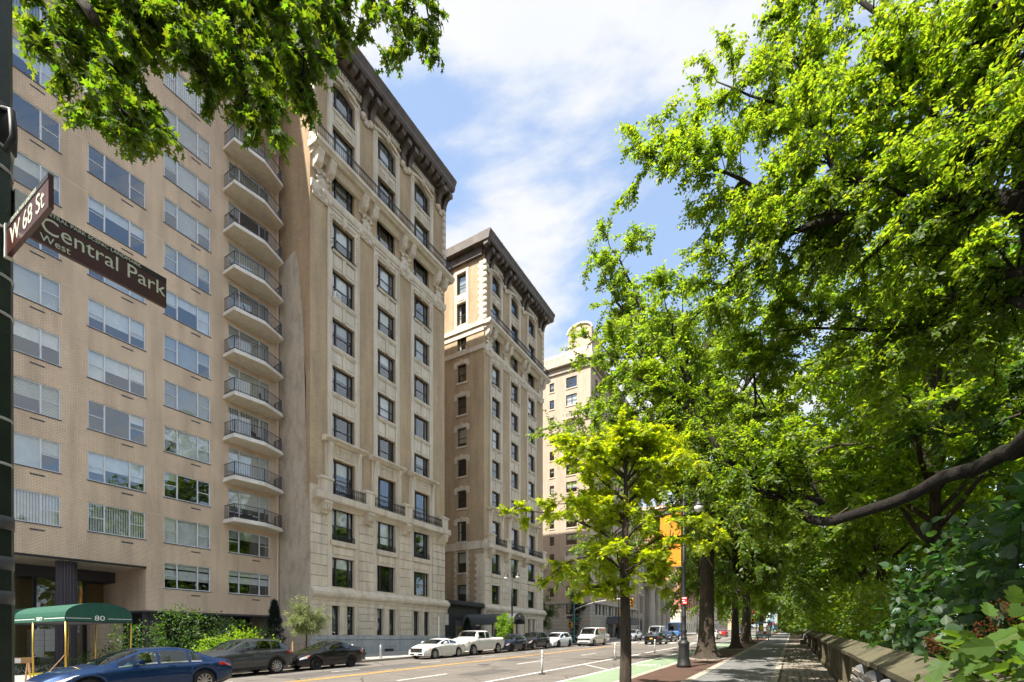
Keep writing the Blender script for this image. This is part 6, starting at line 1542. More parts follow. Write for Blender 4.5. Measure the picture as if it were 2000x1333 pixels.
# ---- slender young tree with yellow-green leaves
def young_tree():
    global RNG
    RNG = np.random.default_rng(2)
    T = tree_obj('slender young maple with bright yellow-green leaves on the pavement strip', None, name='young_maple')
    x, y = -3.6, 11.8; z = gz(y) + .12; f = Foliage(); w = MB()
    tp = spline([(x, y, z), (x + .02, y, z + 1.6), (x - .03, y + .03, z + 3.2), (x + .02, y, z + 4.9), (x, y, z + 6.7)], 18); w.tube(tp, np.concatenate([np.linspace(.155, .115, 8), np.linspace(.11, .02, 10)]), 10)
    d0 = 12.0
    lims = [([(1215, 1120), (1180, 1085), (1120, 1095), (1075, 1125)], .9), ([(1213, 1075), (1160, 1030), (1105, 1008), (1050, 998), (998, 1003)], .85), ([(1212, 1010), (1150, 985), (1090, 985)], .9), ([(1218, 1150), (1250, 1090), (1290, 1050), (1370, 1055)], .95),
            ([(1216, 1060), (1260, 1020), (1330, 1005), (1385, 1030)], 1.0), ([(1213, 980), (1170, 930), (1120, 890), (1105, 870)], .9), ([(1213, 960), (1260, 915), (1310, 895), (1350, 900)], 1.0), ([(1213, 920), (1200, 880), (1190, 850)], .9), ([(1213, 900), (1235, 865), (1260, 840)], .9),
            ([(1215, 1030), (1180, 1000), (1160, 960)], .8), ([(1213, 930), (1160, 885), (1125, 862)], .8), ([(1213, 940), (1270, 880), (1300, 862)], .9), ([(1213, 905), (1222, 860), (1215, 836)], .8), ([(1213, 990), (1250, 960), (1300, 950)], .9), ([(1215, 1130), (1195, 1140), (1150, 1150)], .75), ([(1217, 1090), (1260, 1075), (1290, 1105), (1300, 1140)], .85)]
    for k, (pts, s) in enumerate(lims):
        dd = d0; pl = []
        for i, (a, b) in enumerate(pts): pl.append(at(a, b, dd + (i * .35 if k % 2 else -i * .3)))
        pl[0] = np.array((x, y, pl[0][2]))
        limb(w, f, pl, .038, .010, 14, .72 * s, .096, 7, .075, up=.02, droop=.30, t0=.22, sub2=3, twigs=4, lf=dict(flat=.8, spray=.30), zf=.4)
    # a few limbs towards and away from the viewer
    for k in range(6):
        a = k * 2.4; h = RNG.uniform(2.9, 5.9); rr = 1.7 * (1 - (h - 2.4) / 5.2)
        p0 = np.array((x, y, z + h)); p1 = p0 + np.array((math.cos(a) * rr, math.sin(a) * rr, .5)); limb(w, f, [p0, (p0 + p1) / 2 + np.array((0, 0, .15)), p1], .03, .008, 5, .6, .105, 6, .08, up=.05, droop=.3, t0=.3, sub2=3, twigs=3, lf=dict(flat=.8, spray=.30), zf=.4)
    finish(T, w, f, 'star', 'leaf_young', 'bark', 300); return f.count()
n_young = young_tree()

# ---- row of street trees
def street_tree(label, x, y, r, H, spread, leaf, per, nl, first=False, low=4.0, shape='ovate', forks=None):
    lf = dict(flat=.7, spray=.62) if first else dict(flat=.7, spray=leaf * 3.4)
    T = tree_obj(label, None, 'street trees between bike lane and path', 'street_tree'); z = gz(y) + .12; th = H * .27
    w = flare(x, y, z, r, th); f = Foliage(); top = np.array((x, y, z + th))
    for k in range(nl):
        a = 2 * math.pi * (k + RNG.uniform(-.3, .3)) * .618; el = RNG.uniform(.15, 1.35); ln = spread * (1 - .25 * math.sin(el)) * RNG.uniform(.8, 1.1)
        s0 = RNG.uniform(-.05, .25); p0 = top + np.array((0, 0, s0 * H * .5 + (0 if k > 3 else -.3)))
        dirh = np.array((math.cos(a), math.sin(a), 0)); rise = (H - th - s0 * H * .5) * (math.sin(el)) * .95
        p1 = p0 + dirh * ln * .35 * math.cos(el * .8) + np.array((0, 0, rise * .5)); p2 = p0 + dirh * ln * .75 * math.cos(el * .5) + np.array((0, 0, rise * .85)); p3 = p0 + dirh * ln * math.cos(el * .6) + np.array((0, 0, rise - (.8 if el < .5 else 0)))
        limb(w, f, [p0, p1, p2, p3], r * .42, .03, 14, spread * .42, leaf, per, leaf * 1.6, up=.2, droop=.35, t0=.25, sub2=4, twigs=5, wig=.06, thin=first, lf=lf)
    # leader
    limb(w, f, [top - np.array((0, 0, .4)), top + np.array((.2, .1, H * .35)), top + np.array((-.1, .2, H * .66))], r * .55, .04, 26, spread * .5, leaf, per, leaf * 1.6, up=.1, droop=.35, t0=.2, sub2=4, twigs=5, wig=.08, thin=first, lf=lf)
    # low skirt of drooping branches
    for k in range(7):
        a = 2 * math.pi * k / 7 + RNG.random(); p0 = top + np.array((0, 0, .2)); e = p0 + np.array((math.cos(a) * spread * .8, math.sin(a) * spread * .8, 1.0)); limb(w, f, [p0, p0 + (e - p0) * .5 + np.array((0, 0, 1.3)), e + np.array((0, 0, -1.6))], r * .2, .02, 10, spread * .35, leaf, per, leaf * 1.6, up=-.1, droop=.8, t0=.35, sub2=3, twigs=5, thin=first, lf=lf)
    for pts in (forks or []):
        limb(w, f, [top] + [at(*q) for q in pts], r * .35, .03, 14, spread * .34, leaf, per, leaf * 1.6, up=.2, droop=.35, t0=.35, sub2=4, twigs=5, wig=.06, thin=first, lf=lf)
    finish(T, w, f, shape, 'leaf_street', 'bark'); return f.count()
ns = []; RNG = np.random.default_rng(9)
ns.append(street_tree('big street tree with thick ribbed trunk beside the iron lamp post', -4.1, 28.5, .40, 22.5, 8.3, .205, 8, 20, True, forks=[[(1300, 820, 27), (1215, 620, 27.5), (1180, 540, 27.5)], [(1300, 880, 26.5), (1225, 740, 26.5), (1180, 680, 26.5)], [(1310, 930, 26), (1240, 840, 26), (1190, 820, 26)], [(1320, 800, 28), (1240, 560, 28), (1190, 480, 28)], [(1420, 1000, 26), (1460, 980, 25.5), (1500, 1040, 25)], [(1350, 1020, 26.5), (1330, 1000, 25.5), (1310, 1050, 25)]]))
ns.append(street_tree('street tree with slimmer trunk just behind the big one', -3.9, 41.7, .27, 17, 6.0, .25, 6, 13))
ns.append(street_tree('thick-trunked street tree beside the dark crossover', -4.2, 56, .42, 18, 6.4, .31, 6, 13))
ns.append(street_tree('street tree before the snack cart', -4.2, 84, .32, 17, 6.2, .40, 5, 9))
ns.append(street_tree('farthest street tree over the path', -4.2, 108, .32, 17, 6.4, .50, 5, 8))

# ---- great elm leaning over the wall from the park
def elm():
    global RNG
    RNG = np.random.default_rng(4)
    T = tree_obj('great park elm whose dark limbs arch over the path from the right edge', None, name='park_elm'); f = Foliage()
    w = flare(5.3, 11.6, gz(11) + .5, .55, 4.2, lean=(-.5, .1))
    tr = [np.array((4.8, 11.7, 4.6)), at(2120, 600, 8.2), at(2050, 420, 8.5), at(2020, 300, 8.9), at(1990, 190, 9.4), at(1950, 60, 10), at(1900, -160, 11)]
    w.tube(wiggle(spline(tr, 20), .03), np.linspace(.42, .12, 20), 10)
    A = [([(2075, 812, 7.2), (1960, 858, 8.4), (1850, 905, 9.6), (1700, 965, 11.0), (1605, 985, 12.0), (1520, 945, 12.6), (1450, 893, 13.2), (1385, 835, 13.8), (1305, 765, 14.5), (1215, 712, 15)], .17, .03, 30, 1.9, .3),
         ([(1605, 985, 12.0), (1540, 965, 12.4), (1452, 948, 13.0), (1400, 945, 13.5)], .07, .02, 3, 1.2, .3),
         ([(2000, 392, 8.6), (1962, 393, 8.9), (1834, 381, 9.6), (1791, 402, 9.9), (1676, 427, 10.6), (1577, 453, 11.2), (1513, 476, 11.8), (1430, 540, 12.6), (1380, 600, 13)], .17, .02, 26, 1.8, .2),
         ([(1676, 427, 10.6), (1620, 424, 10.9), (1522, 397, 11.4), (1470, 376, 11.8), (1415, 342, 12.2), (1334, 312, 12.6), (1262, 290, 13)], .08, .014, 24, 1.6, .1),
         ([(1834, 381, 9.6), (1804, 350, 9.8), (1663, 355, 10.4), (1612, 286, 10.8), (1573, 218, 11.2), (1555, 90, 11.8), (1530, -20, 12.4)], .08, .015, 24, 1.7, .2),
         ([(1990, 308, 8.9), (1941, 273, 9.2), (1902, 243, 9.4), (1851, 246, 9.8), (1791, 197, 10.2), (1727, 209, 10.6), (1577, 216, 11.6), (1470, 190, 12.4), (1400, 160, 13)], .12, .015, 28, 1.8, .2),
         ([(1980, 230, 9.2), (1953, 188, 9.5), (1911, 158, 9.8), (1868, 115, 10.2), (1817, 81, 10.6), (1700, 0, 11.6), (1600, -90, 12.6), (1480, -160, 13.4)], .13, .02, 26, 2.0, .3),
         ([(2010, 520, 8.5), (1940, 540, 9.2), (1874, 566, 9.8), (1796, 640, 10.6), (1742, 640, 11.0), (1586, 636, 12.2), (1500, 650, 13)], .09, .015, 22, 1.7, .2),
         ([(2030, 600, 8.3), (1960, 590, 9.5), (1880, 590, 11), (1780, 520, 13), (1680, 560, 15)], .10, .02, 20, 2.0, .2),
         ([(2000, 420, 8.6), (2060, 300, 8.0), (2100, 150, 8.0)], .12, .04, 14, 2.0, .3),
         ([(1965, 190, 9.4), (1990, 40, 9.0), (2020, -100, 9.0)], .1, .03, 12, 2.0, .3),
         ([(1450, 893, 13.2), (1475, 800, 13.2), (1468, 700, 13.6), (1440, 640, 14)], .05, .012, 7, 1.4, .1),
         ([(1605, 985, 12), (1570, 900, 12.4), (1500, 800, 13), (1455, 730, 13.6)], .05, .012, 7, 1.5, .1)]
    for ai, (pts, r0, r1, nsb, sl, up) in enumerate(A):
        limb(w, f, [at(*q) for q in pts], r0, r1, int(nsb * 1.5), sl, .110, 9, .15, up=up * .3, droop=.5, wig=.075 if ai == 0 else .03, t0=.50 if ai == 0 else .14, sub2=5, twigs=7, lf=dict(flat=.8, spray=.46))
    finish(T, w, f, 'ovate', 'leaf_elm', 'bark_dark'); return f.count()
n_elm = elm()

# ---- park trees behind
def park_tree(label, x, y, H, spread, leaf, per, nl, lm='leaf_elm', r=.3, shape='ovate', low=.22):
    T = tree_obj(label, None, 'trees inside the park'); z = gz(y) + .4; th = H * low; w = flare(x, y, z, r, th); f = Foliage(); top = np.array((x, y, z + th))
    for k in range(nl):
        a = 2 * math.pi * k * .618 + RNG.uniform(-.3, .3); u = (k + .5) / nl; h = th + (H - th) * (.05 + .9 * u); rr = spread * math.sqrt(max(.08, 1 - (2 * u - .75) ** 2)) * RNG.uniform(.75, 1.05)
        p0 = np.array((x, y, z + th + (h - th) * .45)); e = np.array((x + math.cos(a) * rr, y + math.sin(a) * rr, z + h)); mid = (p0 + e) / 2 + np.array((0, 0, .08 * H))
        limb(w, f, [p0, mid, e], r * .35, .02, 10, spread * .42, leaf, per, leaf * 1.7, up=.1, droop=.5, t0=.3, sub2=4, twigs=5, wig=.06, thin=False if leaf < .31 else None, lf=dict(flat=.8, spray=leaf * 3.4))
    w.tube([top, np.array((x, y, z + H * .8))], [r * .7, .05], 8)
    if leaf > .24: f.T = []
    finish(T, w, f, shape, lm, 'bark'); return f.count()
npk = 0; RNG = np.random.default_rng(5)
for lb, x, y, H, sp, lf, pr, nl, lm in (
    ('park tree with pale sunlit trunk behind the elm limb', 4.6, 23.5, 17, 5.5, 0.207, 7, 19, 'leaf_elm'),
    ('tall park tree standing farther behind the wall', 4.2, 33, 19, 6.0, 0.268, 7, 19, 'leaf_elm'),
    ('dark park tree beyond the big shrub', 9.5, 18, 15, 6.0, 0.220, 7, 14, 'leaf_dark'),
    ('leafy park tree near the distant bench', 4.8, 46, 17, 6.0, 0.329, 7, 17, 'leaf_street'),
    ('park tree far along the wall', 5.0, 62, 18, 6.5, 0.415, 6, 12, 'leaf_elm'),
    ('distant park tree closing the view over the path', 4.0, 82, 17, 7.5, 0.512, 6, 12, 'leaf_street'),
    ('most distant park tree at the end of the path', 3.0, 112, 18, 8.5, 0.671, 6, 12, 'leaf_elm'),
    ('tall park tree deep inside the park', 13, 32, 20, 7.5, 0.329, 7, 14, 'leaf_elm'),
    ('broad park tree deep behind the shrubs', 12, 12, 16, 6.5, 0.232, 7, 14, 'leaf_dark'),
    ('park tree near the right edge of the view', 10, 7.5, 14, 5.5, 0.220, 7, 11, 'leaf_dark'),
    ('park tree behind the viewpoint whose crown shades the wall', 4.4, 2.2, 17, 5.6, 0.207, 7, 13, 'leaf_elm'),
    ('round park tree beyond the end of the wall', 9, 140, 18, 9, 0.915, 6, 11, 'leaf_elm'),
    ('far tree filling the end of the path', -1.5, 150, 17, 8.5, 0.915, 6, 11, 'leaf_street'),
    ('faint tree at the very end of the avenue', -7, 190, 17, 9, 1.159, 6, 10, 'leaf_street'),
    ('large park tree in the far thicket', 17, 50, 21, 8.5, 0.488, 6, 11, 'leaf_street')):
    npk += park_tree(lb, x, y, H, sp, lf, pr, nl, lm, low=.55 if 'behind the viewpoint' in lb else .22)

# ---- shrubs: lobed masses of leaves on short stems
def shrub(label, lobes, leaf, dens, shape, lm, name='shrub', leafobjs=0, droop=.3, flat=.7, stems=True, cat='shrub', group=None, base=None):
    """lobes: (x, y, z, rx, ry, rz). leaves crowd the outer shell of each lobe"""
    T = empty(name, (0, 0, 0), label, cat, group); f = Foliage(); w = MB()
    for (x, y, z, rx, ry, rz) in lobes:
        n = int(dens * (rx * ry + ry * rz + rx * rz) / 3 * 12.57); v = unit(RNG.normal(0, 1, (n, 3))); k = RNG.uniform(.35, 1.0, (n, 1)) ** .45
        k *= 1 + .16 * np.sin(v[:, 0:1] * 7 + x) * np.sin(v[:, 1:2] * 6 + y) + .12 * np.sin(v[:, 2:3] * 9 + z)
        C = np.array((x, y, z)) + v * k * np.array((rx, ry, rz)); f.clusters(C, v + np.array((0, 0, .1)), 3, leaf * .8, leaf, droop=droop, flat=flat)
        if stems:
            b = np.array(base if base else (x, y, gz(y) + .1)); 
            for q in range(4): e = np.array((x, y, z)) + RNG.normal(0, .45, 3) * np.array((rx, ry, rz)); w.tube(spline([b + RNG.normal(0, .06, 3) * np.array((1, 1, 0)), (b + e) / 2 + RNG.normal(0, .1, 3), e], 6), np.linspace(.028, .008, 6), 4, False)
    if w.v: w.build('stem', 'bark_dark', T)
    if leafobjs: f.part_out(T, shape, lm, leafobjs, in_view)
    else: inst('foliage', f.mesh('foliage', shape, lm), T, kind='stuff')
    return T, f.count()
nsr = 0
_, n = shrub('large-leaved redbud bush with heart-shaped leaves spilling over the wall', [(2.9, 9.6, 3.0, 1.0, 1.6, .9), (3.3, 11.6, 3.2, 1.3, 1.6, 1.1), (2.7, 8.0, 2.8, .8, 1.2, .75), (2.6, 12.6, 2.7, .9, 1.3, 1.0), (3.6, 8.6, 3.6, 1.1, 1.6, .8), (2.4, 10.6, 2.25, .7, 1.3, .5), (2.05, 10.4, 1.8, .5, .9, .33), (2.0, 8.2, 1.8, .42, .7, .36), (2.0, 13.2, 1.95, .5, .9, .4)], .155, 8.5, 'heart', 'leaf_big', 'redbud_bush', 300, .35, .55, base=(3.2, 10, .8)); nsr += n
_, n = shrub('oakleaf hydrangea with lobed green leaves hanging over the wall in the lower right', [(1.78, 5.9, 1.72, .42, .7, .30), (1.95, 5.0, 1.85, .5, .6, .36), (1.6, 6.7, 1.62, .25, .38, .16), (1.45, 5.7, 1.42, .2, .5, .3)], .165, 13, 'lobed', 'leaf_hydrangea', 'hydrangea_bush', 120, .25, .45, base=(2.3, 5.4, .9)); nsr += n
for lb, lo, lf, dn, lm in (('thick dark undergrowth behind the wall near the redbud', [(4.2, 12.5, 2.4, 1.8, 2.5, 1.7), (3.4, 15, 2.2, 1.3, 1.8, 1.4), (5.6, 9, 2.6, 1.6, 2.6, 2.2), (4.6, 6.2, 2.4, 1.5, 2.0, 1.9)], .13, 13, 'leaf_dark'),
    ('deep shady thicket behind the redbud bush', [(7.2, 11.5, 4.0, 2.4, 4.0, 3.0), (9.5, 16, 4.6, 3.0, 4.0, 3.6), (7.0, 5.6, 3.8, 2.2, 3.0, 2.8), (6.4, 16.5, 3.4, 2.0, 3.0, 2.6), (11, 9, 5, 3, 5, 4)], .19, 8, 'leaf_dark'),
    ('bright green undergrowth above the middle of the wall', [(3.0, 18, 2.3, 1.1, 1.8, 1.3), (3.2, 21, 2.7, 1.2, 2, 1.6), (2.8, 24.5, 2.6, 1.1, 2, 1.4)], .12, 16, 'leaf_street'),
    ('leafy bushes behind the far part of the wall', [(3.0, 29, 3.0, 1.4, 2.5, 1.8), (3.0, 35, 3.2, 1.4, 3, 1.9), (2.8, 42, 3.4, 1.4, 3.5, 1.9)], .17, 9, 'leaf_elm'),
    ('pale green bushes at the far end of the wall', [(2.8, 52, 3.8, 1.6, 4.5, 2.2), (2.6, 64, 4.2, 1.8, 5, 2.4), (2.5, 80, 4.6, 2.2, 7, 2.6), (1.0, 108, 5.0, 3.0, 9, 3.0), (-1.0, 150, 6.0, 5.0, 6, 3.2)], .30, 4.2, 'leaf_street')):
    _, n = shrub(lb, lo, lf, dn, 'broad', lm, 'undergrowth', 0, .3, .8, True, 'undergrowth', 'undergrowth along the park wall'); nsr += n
# dry brown flower heads of the hydrangea
hy = bpy.data.objects.get('hydrangea_bush')
for (px, py, d) in ((1835, 1262, 5.6), (1862, 1270, 5.5), (1822, 1256, 5.7), (1965, 1185, 5.0), (1985, 1195, 4.9), (1940, 1225, 5.1), (1905, 1240, 5.3)):
    c = at(px, py, d); m = MB()
    for q in range(46):
        o = RNG.normal(0, 1, 3) * np.array((.05, .05, .075)); s = .016; p = c + o
        m.add([tuple(p + np.array((s, 0, 0))), tuple(p + np.array((0, s, .004))), tuple(p + np.array((-s, 0, 0))), tuple(p + np.array((0, -s, .004)))], [(0, 1, 2, 3)])
        m.add([tuple(p + np.array((0, 0, s))), tuple(p + np.array((s, s, 0))), tuple(p + np.array((0, 0, -s)))], [(0, 1, 2)])
    m.build('flower_head', 'flower_brown', hy, kind='stuff')

# ---- planting in front of the tan block and round the corner
G = gz(16) + .14
_, n = shrub('dark green leafy shrubs under the tan block', [(-26.6, 10.9, 1.6, .9, 1.2, 1.1), (-26.4, 12.4, 2.0, 1.1, 1.1, 1.5), (-26.8, 13.8, 1.9, 1.0, 1.0, 1.4), (-26.6, 15.2, 1.8, .9, 1.1, 1.3), (-26.4, 16.6, 1.5, .8, .9, 1.1)], .13, 26, 'ovate', 'leaf_dark', 'shrub', cat='shrub'); nsr += n
_, n = shrub('bright lime green spreading shrub beside the dark grey crossover', [(-24.4, 13.2, 1.3, .8, .9, .6), (-24.4, 14.5, 1.5, .9, .9, .8), (-24.3, 15.6, 1.2, .7, .7, .6)], .15, 34, 'ovate', 'leaf_lime', 'lime_shrub', cat='shrub', flat=.3, droop=.1); nsr += n
_, n = shrub('low dark bushes behind the awning posts', [(-27.6, 9.9, .75, .7, 1.3, .55), (-27.8, 11.6, .7, .6, 1.0, .5), (-29, 7.6, .6, .6, 1.0, .5)], .10, 34, 'ovate', 'leaf_dark', 'low_bush', cat='shrub'); nsr += n
hb, n = shrub('white-flowered hydrangea bush behind the blue saloon roof', [(-25.6, 9.7, .85, .55, .7, .5), (-25.6, 10.8, .95, .5, .6, .5)], .10, 40, 'ovate', 'leaf_pale', 'flowering_bush', cat='shrub'); nsr += n
for k in range(16):
    m = MB(); m.lathe([(.001, -.07), (.06, -.05), (.085, 0), (.06, .05), (.001, .07)], 0, 0, 8, False); inst('bloom', m.mesh('bloom', 'flower_white', True), hb, (-25.15 + random.uniform(-.15, .1), 9.2 + k * .13, 1.1 + random.uniform(-.2, .3)))
def conifer(label, x, y, h, r, name='conifer'):
    T = empty(name, (0, 0, 0), label, 'conifer'); f = Foliage(); n = 1500; t = RNG.random(n) ** .7; a = RNG.uniform(0, 6.283, n); rr = r * (1 - t) ** .75 * (1 + .18 * np.sin(t * 40)) * RNG.uniform(.5, 1.05, n)
    C = np.stack([x + rr * np.cos(a), y + rr * np.sin(a), gz(y) + .25 + t * h], 1); D = np.stack([np.cos(a), np.sin(a), np.full(n, .25)], 1); f.clusters(C, D, 6, .05, .16, droop=.0)
    MB().tube([(x, y, gz(y)), (x, y, gz(y) + h * .9)], [.06, .01], 6).build('trunk', 'bark', T); inst('crown', f.mesh('crown', 'needle', 'leaf_conifer'), T, kind='stuff'); return f.count()
conifer('slim dark conifer in front of the stucco wall', -27.3, 18.2, 3.5, .75); conifer('round clipped conifer left of the grey awning', -26.6, 37.4, 2.7, .85); conifer('clipped conifer right of the grey awning', -26.6, 43.2, 2.9, .8); conifer('small clipped conifer at the pale tower door', -27, 84, 2.4, .6)
def small_tree(label, x, y, zc, rx, rz, leaf, dens, lm, name, shape='ovate'):
    T = empty(name, (0, 0, 0), label, 'tree'); f = Foliage(); w = MB(); z0 = gz(y) + .14; w.tube(spline([(x, y, z0), (x + .03, y, z0 + (zc - z0) * .6), (x, y, zc)], 8), np.linspace(.05, .025, 8), 6)
    for k in range(26):
        v = unit(RNG.normal(0, 1, 3)); e = np.array((x, y, zc)) + v * np.array((rx, rx, rz)) * RNG.uniform(.75, 1.05); s = np.array((x, y, z0 + (zc - z0) * RNG.uniform(.55, 1.0)))
        limb(w, f, [s, (s + e) / 2 + np.array((0, 0, .1)), e], .016, .005, dens, rx * .4, leaf, 5, leaf * .9, up=.1, droop=.4, t0=.35, sub2=2, twigs=4, thin=False, seg=5)
    finish(T, w, f, shape, lm, 'bark'); return f.count()
small_tree('small pale green street tree in front of the stucco wall', -24.6, 18.4, 3.15, 1.25, 1.05, .085, 7, 'leaf_pale', 'small_tree')
small_tree('small fresh green sapling beside the grey awning', -22.7, 37.9, 2.75, .75, 1.35, .10, 4, 'leaf_lime', 'sapling', 'broad')
small_tree('dark green street tree at the side street corner', -31.5, 62, 6.0, 2.6, 3.0, .2, 5, 'leaf_dark', 'corner_tree')
_, n = shrub('ivy climbing the corner of the pale tower', [(-31.5, 75.3, 5.0, .7, .35, 3.5), (-31.8, 75.3, 9.0, .4, .3, 2.6), (-30.5, 75.2, 7.2, .9, .3, .6)], .22, 12, 'broad', 'leaf_conifer', 'ivy', cat='ivy', base=(-31.5, 75.4, 1.6))
# =================================================================== street furniture
# ---- signal pole with the two street name signs, left edge
po = empty('signal_pole', (-4.64, 1.045, 0), 'dark green street pole with worn tape and straps at the left edge', 'pole')
m = MB(); n = 8; m.lathe([(.2, gz(1) + .12), (.2, .5), (.14, .75), (.118, .9), (.112, 3.0), (.098, 9.5)], 0, 0, n); m.build('shaft', 'green_black_paint', po)
for z in (3.05, 3.35, 4.05, 4.30, 4.62, 5.02, 5.16): 
    m = MB(); m.lathe([(.1125, z), (.1125, z + .016)], 0, 0, 16); m.build('strap', 'steel', po, True)
for z in (2.35, 2.62, 2.12):
    m = MB(); m.lathe([(.1145, z), (.1155, z + .05), (.1145, z + .09)], 0, 0, 16); m.build('tape', 'rail_grey', po, True)
m = MB(); m.lathe([(.10, 5.18), (.128, 5.22), (.132, 5.36), (.125, 5.44), (.10, 5.47)], 0, 0, 12); m.build('bracket_collar', 'signal_black', po, True)
m = MB(); m.tube([(.1, .02, 5.4), (.2, .05, 5.36), (.19, .06, 5.2), (.13, .04, 5.12)], .02, 5); m.build('cable', 'signal_black', po, True)
sg = empty('street_sign', (-4.62, 1.2, 4.825), 'brown street name sign reading Central Park West on the pole', 'street sign', 'brown street name signs')
MB().box(-.012, .012, -.02, .88, -.125, .125).build('plate', 'sign_brown', sg)
MB().box(.0125, .0145, -.02, .88, .085, .125).build('header_band', 'signal_black', sg)
text_obj('lettering', 'Central Park', .158, 'sign_cream', sg, facing('+x', (.0135, .08, .012)), .001, 'LEFT', .97)
text_obj('lettering', 'West', .075, 'sign_cream', sg, facing('+x', (.0135, .08, -.085)), .001, 'LEFT')
text_obj('lettering', 'CENTRAL PARK SCENIC LANDMARK', .038, 'sign_cream', sg, facing('+x', (.015, .07, .104)), .0008, 'LEFT')
MB().box(-.03, .03, -.05, .02, -.14, .14).build('clamp', 'steel', sg)
s2 = empty('street_sign', (-4.48, 1.10, 4.53), 'brown street name sign reading W 68 St pointing towards the camera', 'street sign', 'brown street name signs')
MB().box(-.02, .70, -.012, .012, -.10, .10).build('plate', 'sign_brown', s2)
MB().box(-.02, .70, -.0145, -.0125, .068, .10).build('header_band', 'signal_black', s2)
text_obj('lettering', 'W 68 St', .165, 'sign_cream', s2, facing('-y', (.05, -.0135, -.02)), .001, 'LEFT', 1.05)
text_obj('lettering', 'CENTRAL PARK LANDMARK', .036, 'sign_cream', s2, facing('-y', (.06, -.015, .085)), .0008, 'LEFT')
MB().box(-.05, -.02, -.02, .02, -.11, .11).build('clamp', 'blind_cream', s2)

# ---- cast iron lamp posts
def iron_lamp(label, x, y, H, twin, banner=False, s=1.0):
    o = empty('lamp_post', (x, y, gz(y) + .13), label, 'lamp post', 'cast iron lamp posts')
    m = MB(); m.lathe([(.31, 0), (.31, .10), (.29, .14), (.27, .30), (.235, .42), (.225, .95), (.245, 1.0), (.25, 1.08), (.19, 1.14), (.14, 1.22)], 0, 0, 16); m.build('base', 'black_iron', o, True)
    m = MB(); m.prism([(-.09, .38), (.09, .38), (.09, .86), (-.09, .86)], -.247, -.225, 1); m.build('access_door', 'black_iron', o)
    m = MB(); m.lathe([(.14, 1.22), (.155, 1.28), (.12, 1.34), (.115, 1.55), (.14, 1.60), (.105, 1.68), (.10, 2.2), (.115, 2.24), (.09, 2.30), (.078, H * .62), (.095, H * .625), (.07, H * .64), (.055, H)], 0, 0, 14); m.build('shaft', 'black_iron', o, True)
    for sx in ((-1, 1) if twin else (1,)):
        arc = [(sx * .04, 0, H - .35), (sx * .10, 0, H + .05), (sx * .32, 0, H + .28), (sx * .56, 0, H + .20), (sx * .62, 0, H + .02)]
        a = MB(); a.tube(spline(arc, 12), .03, 6); a.tube(spline([(sx * .05, 0, H - .6), (sx * .3, 0, H - .45), (sx * .4, 0, H - .1), (sx * .30, 0, H + .22)], 8), .018, 5); a.build('arm', 'black_iron', o, True)
        h = MB(); h.lathe([(.04, H + .06), (.09, H + .0), (.10, H - .12), (.20, H - .26), (.22, H - .30)], sx * .62, 0, 12); h.build('lamp_shade', 'black_iron', o, True)
        g = MB(); g.lathe([(.20, H - .30), (.19, H - .42), (.12, H - .54), (.02, H - .58)], sx * .62, 0, 12); g.build('lamp_globe', 'lamp_glass', o, True)
    f = MB(); f.lathe([(.055, H), (.09, H + .05), (.05, H + .12), (.06, H + .2), (.005, H + .38)], 0, 0, 10); f.build('finial', 'black_iron', o, True)
    return o
lp = iron_lamp('tall cast iron lamp post with orange banner beside the big tree', -4.16, 22.3, 7.35, False)
ba = empty('street_banner', (-4.16, 22.3, gz(22.3)), 'orange banner with black rays hanging from the lamp post', 'banner')
MB().box(-1.02, -.12, -.008, .008, 4.62, 7.0).build('cloth', 'banner_orange', ba)
for z in (4.58, 7.02): MB().tube([(-1.08, 0, z), (0, 0, z)], .016, 5).build('rod', 'black_iron', ba)
for k in range(15):
    a = math.pi * (.06 + .88 * k / 14); c = (-.57, 5.55); r0, r1 = .2, .2 + .55 * (.75 + .25 * math.sin(k * 2.1)); w = .022
    q = [(c[0] + r * math.cos(a) + s * w * math.sin(a), c[1] + r * math.sin(a) - s * w * math.cos(a)) for r, s in ((r0, 1), (r1, 1), (r1, -1), (r0, -1))]
    q = [(max(-1.01, min(-.13, u)), v) for u, v in q]; MB().add([(u, -.0095, v) for u, v in q], [(0, 1, 2, 3)]).build('ray', 'banner_black', ba)
rs = empty('parking_sign', (-4.16, 22.3, gz(22.3) + 2.9), 'small red parking sign with white lines on the lamp post', 'sign')
MB().box(-.06, .16, -.125, -.115, 0, .32).build('plate', 'sign_red', rs)
for z, a, b in ((.25, -.04, .13), (.14, -.04, .06), (.05, .0, .13)): MB().box(a, b, -.128, -.1255, z, z + .045).build('print_line', 'sign_white', rs)
MB().box(-.03, .03, -.115, -.08, .05, .3).build('clamp', 'steel', rs)
iron_lamp('twin-headed iron lamp post in front of the second ornate house', -22.4, 38.6, 6.9, True)
iron_lamp('iron lamp post at the far side street corner', -24.2, 75.9, 6.9, False)
iron_lamp('distant iron lamp post in front of the red brick house', -22.6, 140, 6.9, True)

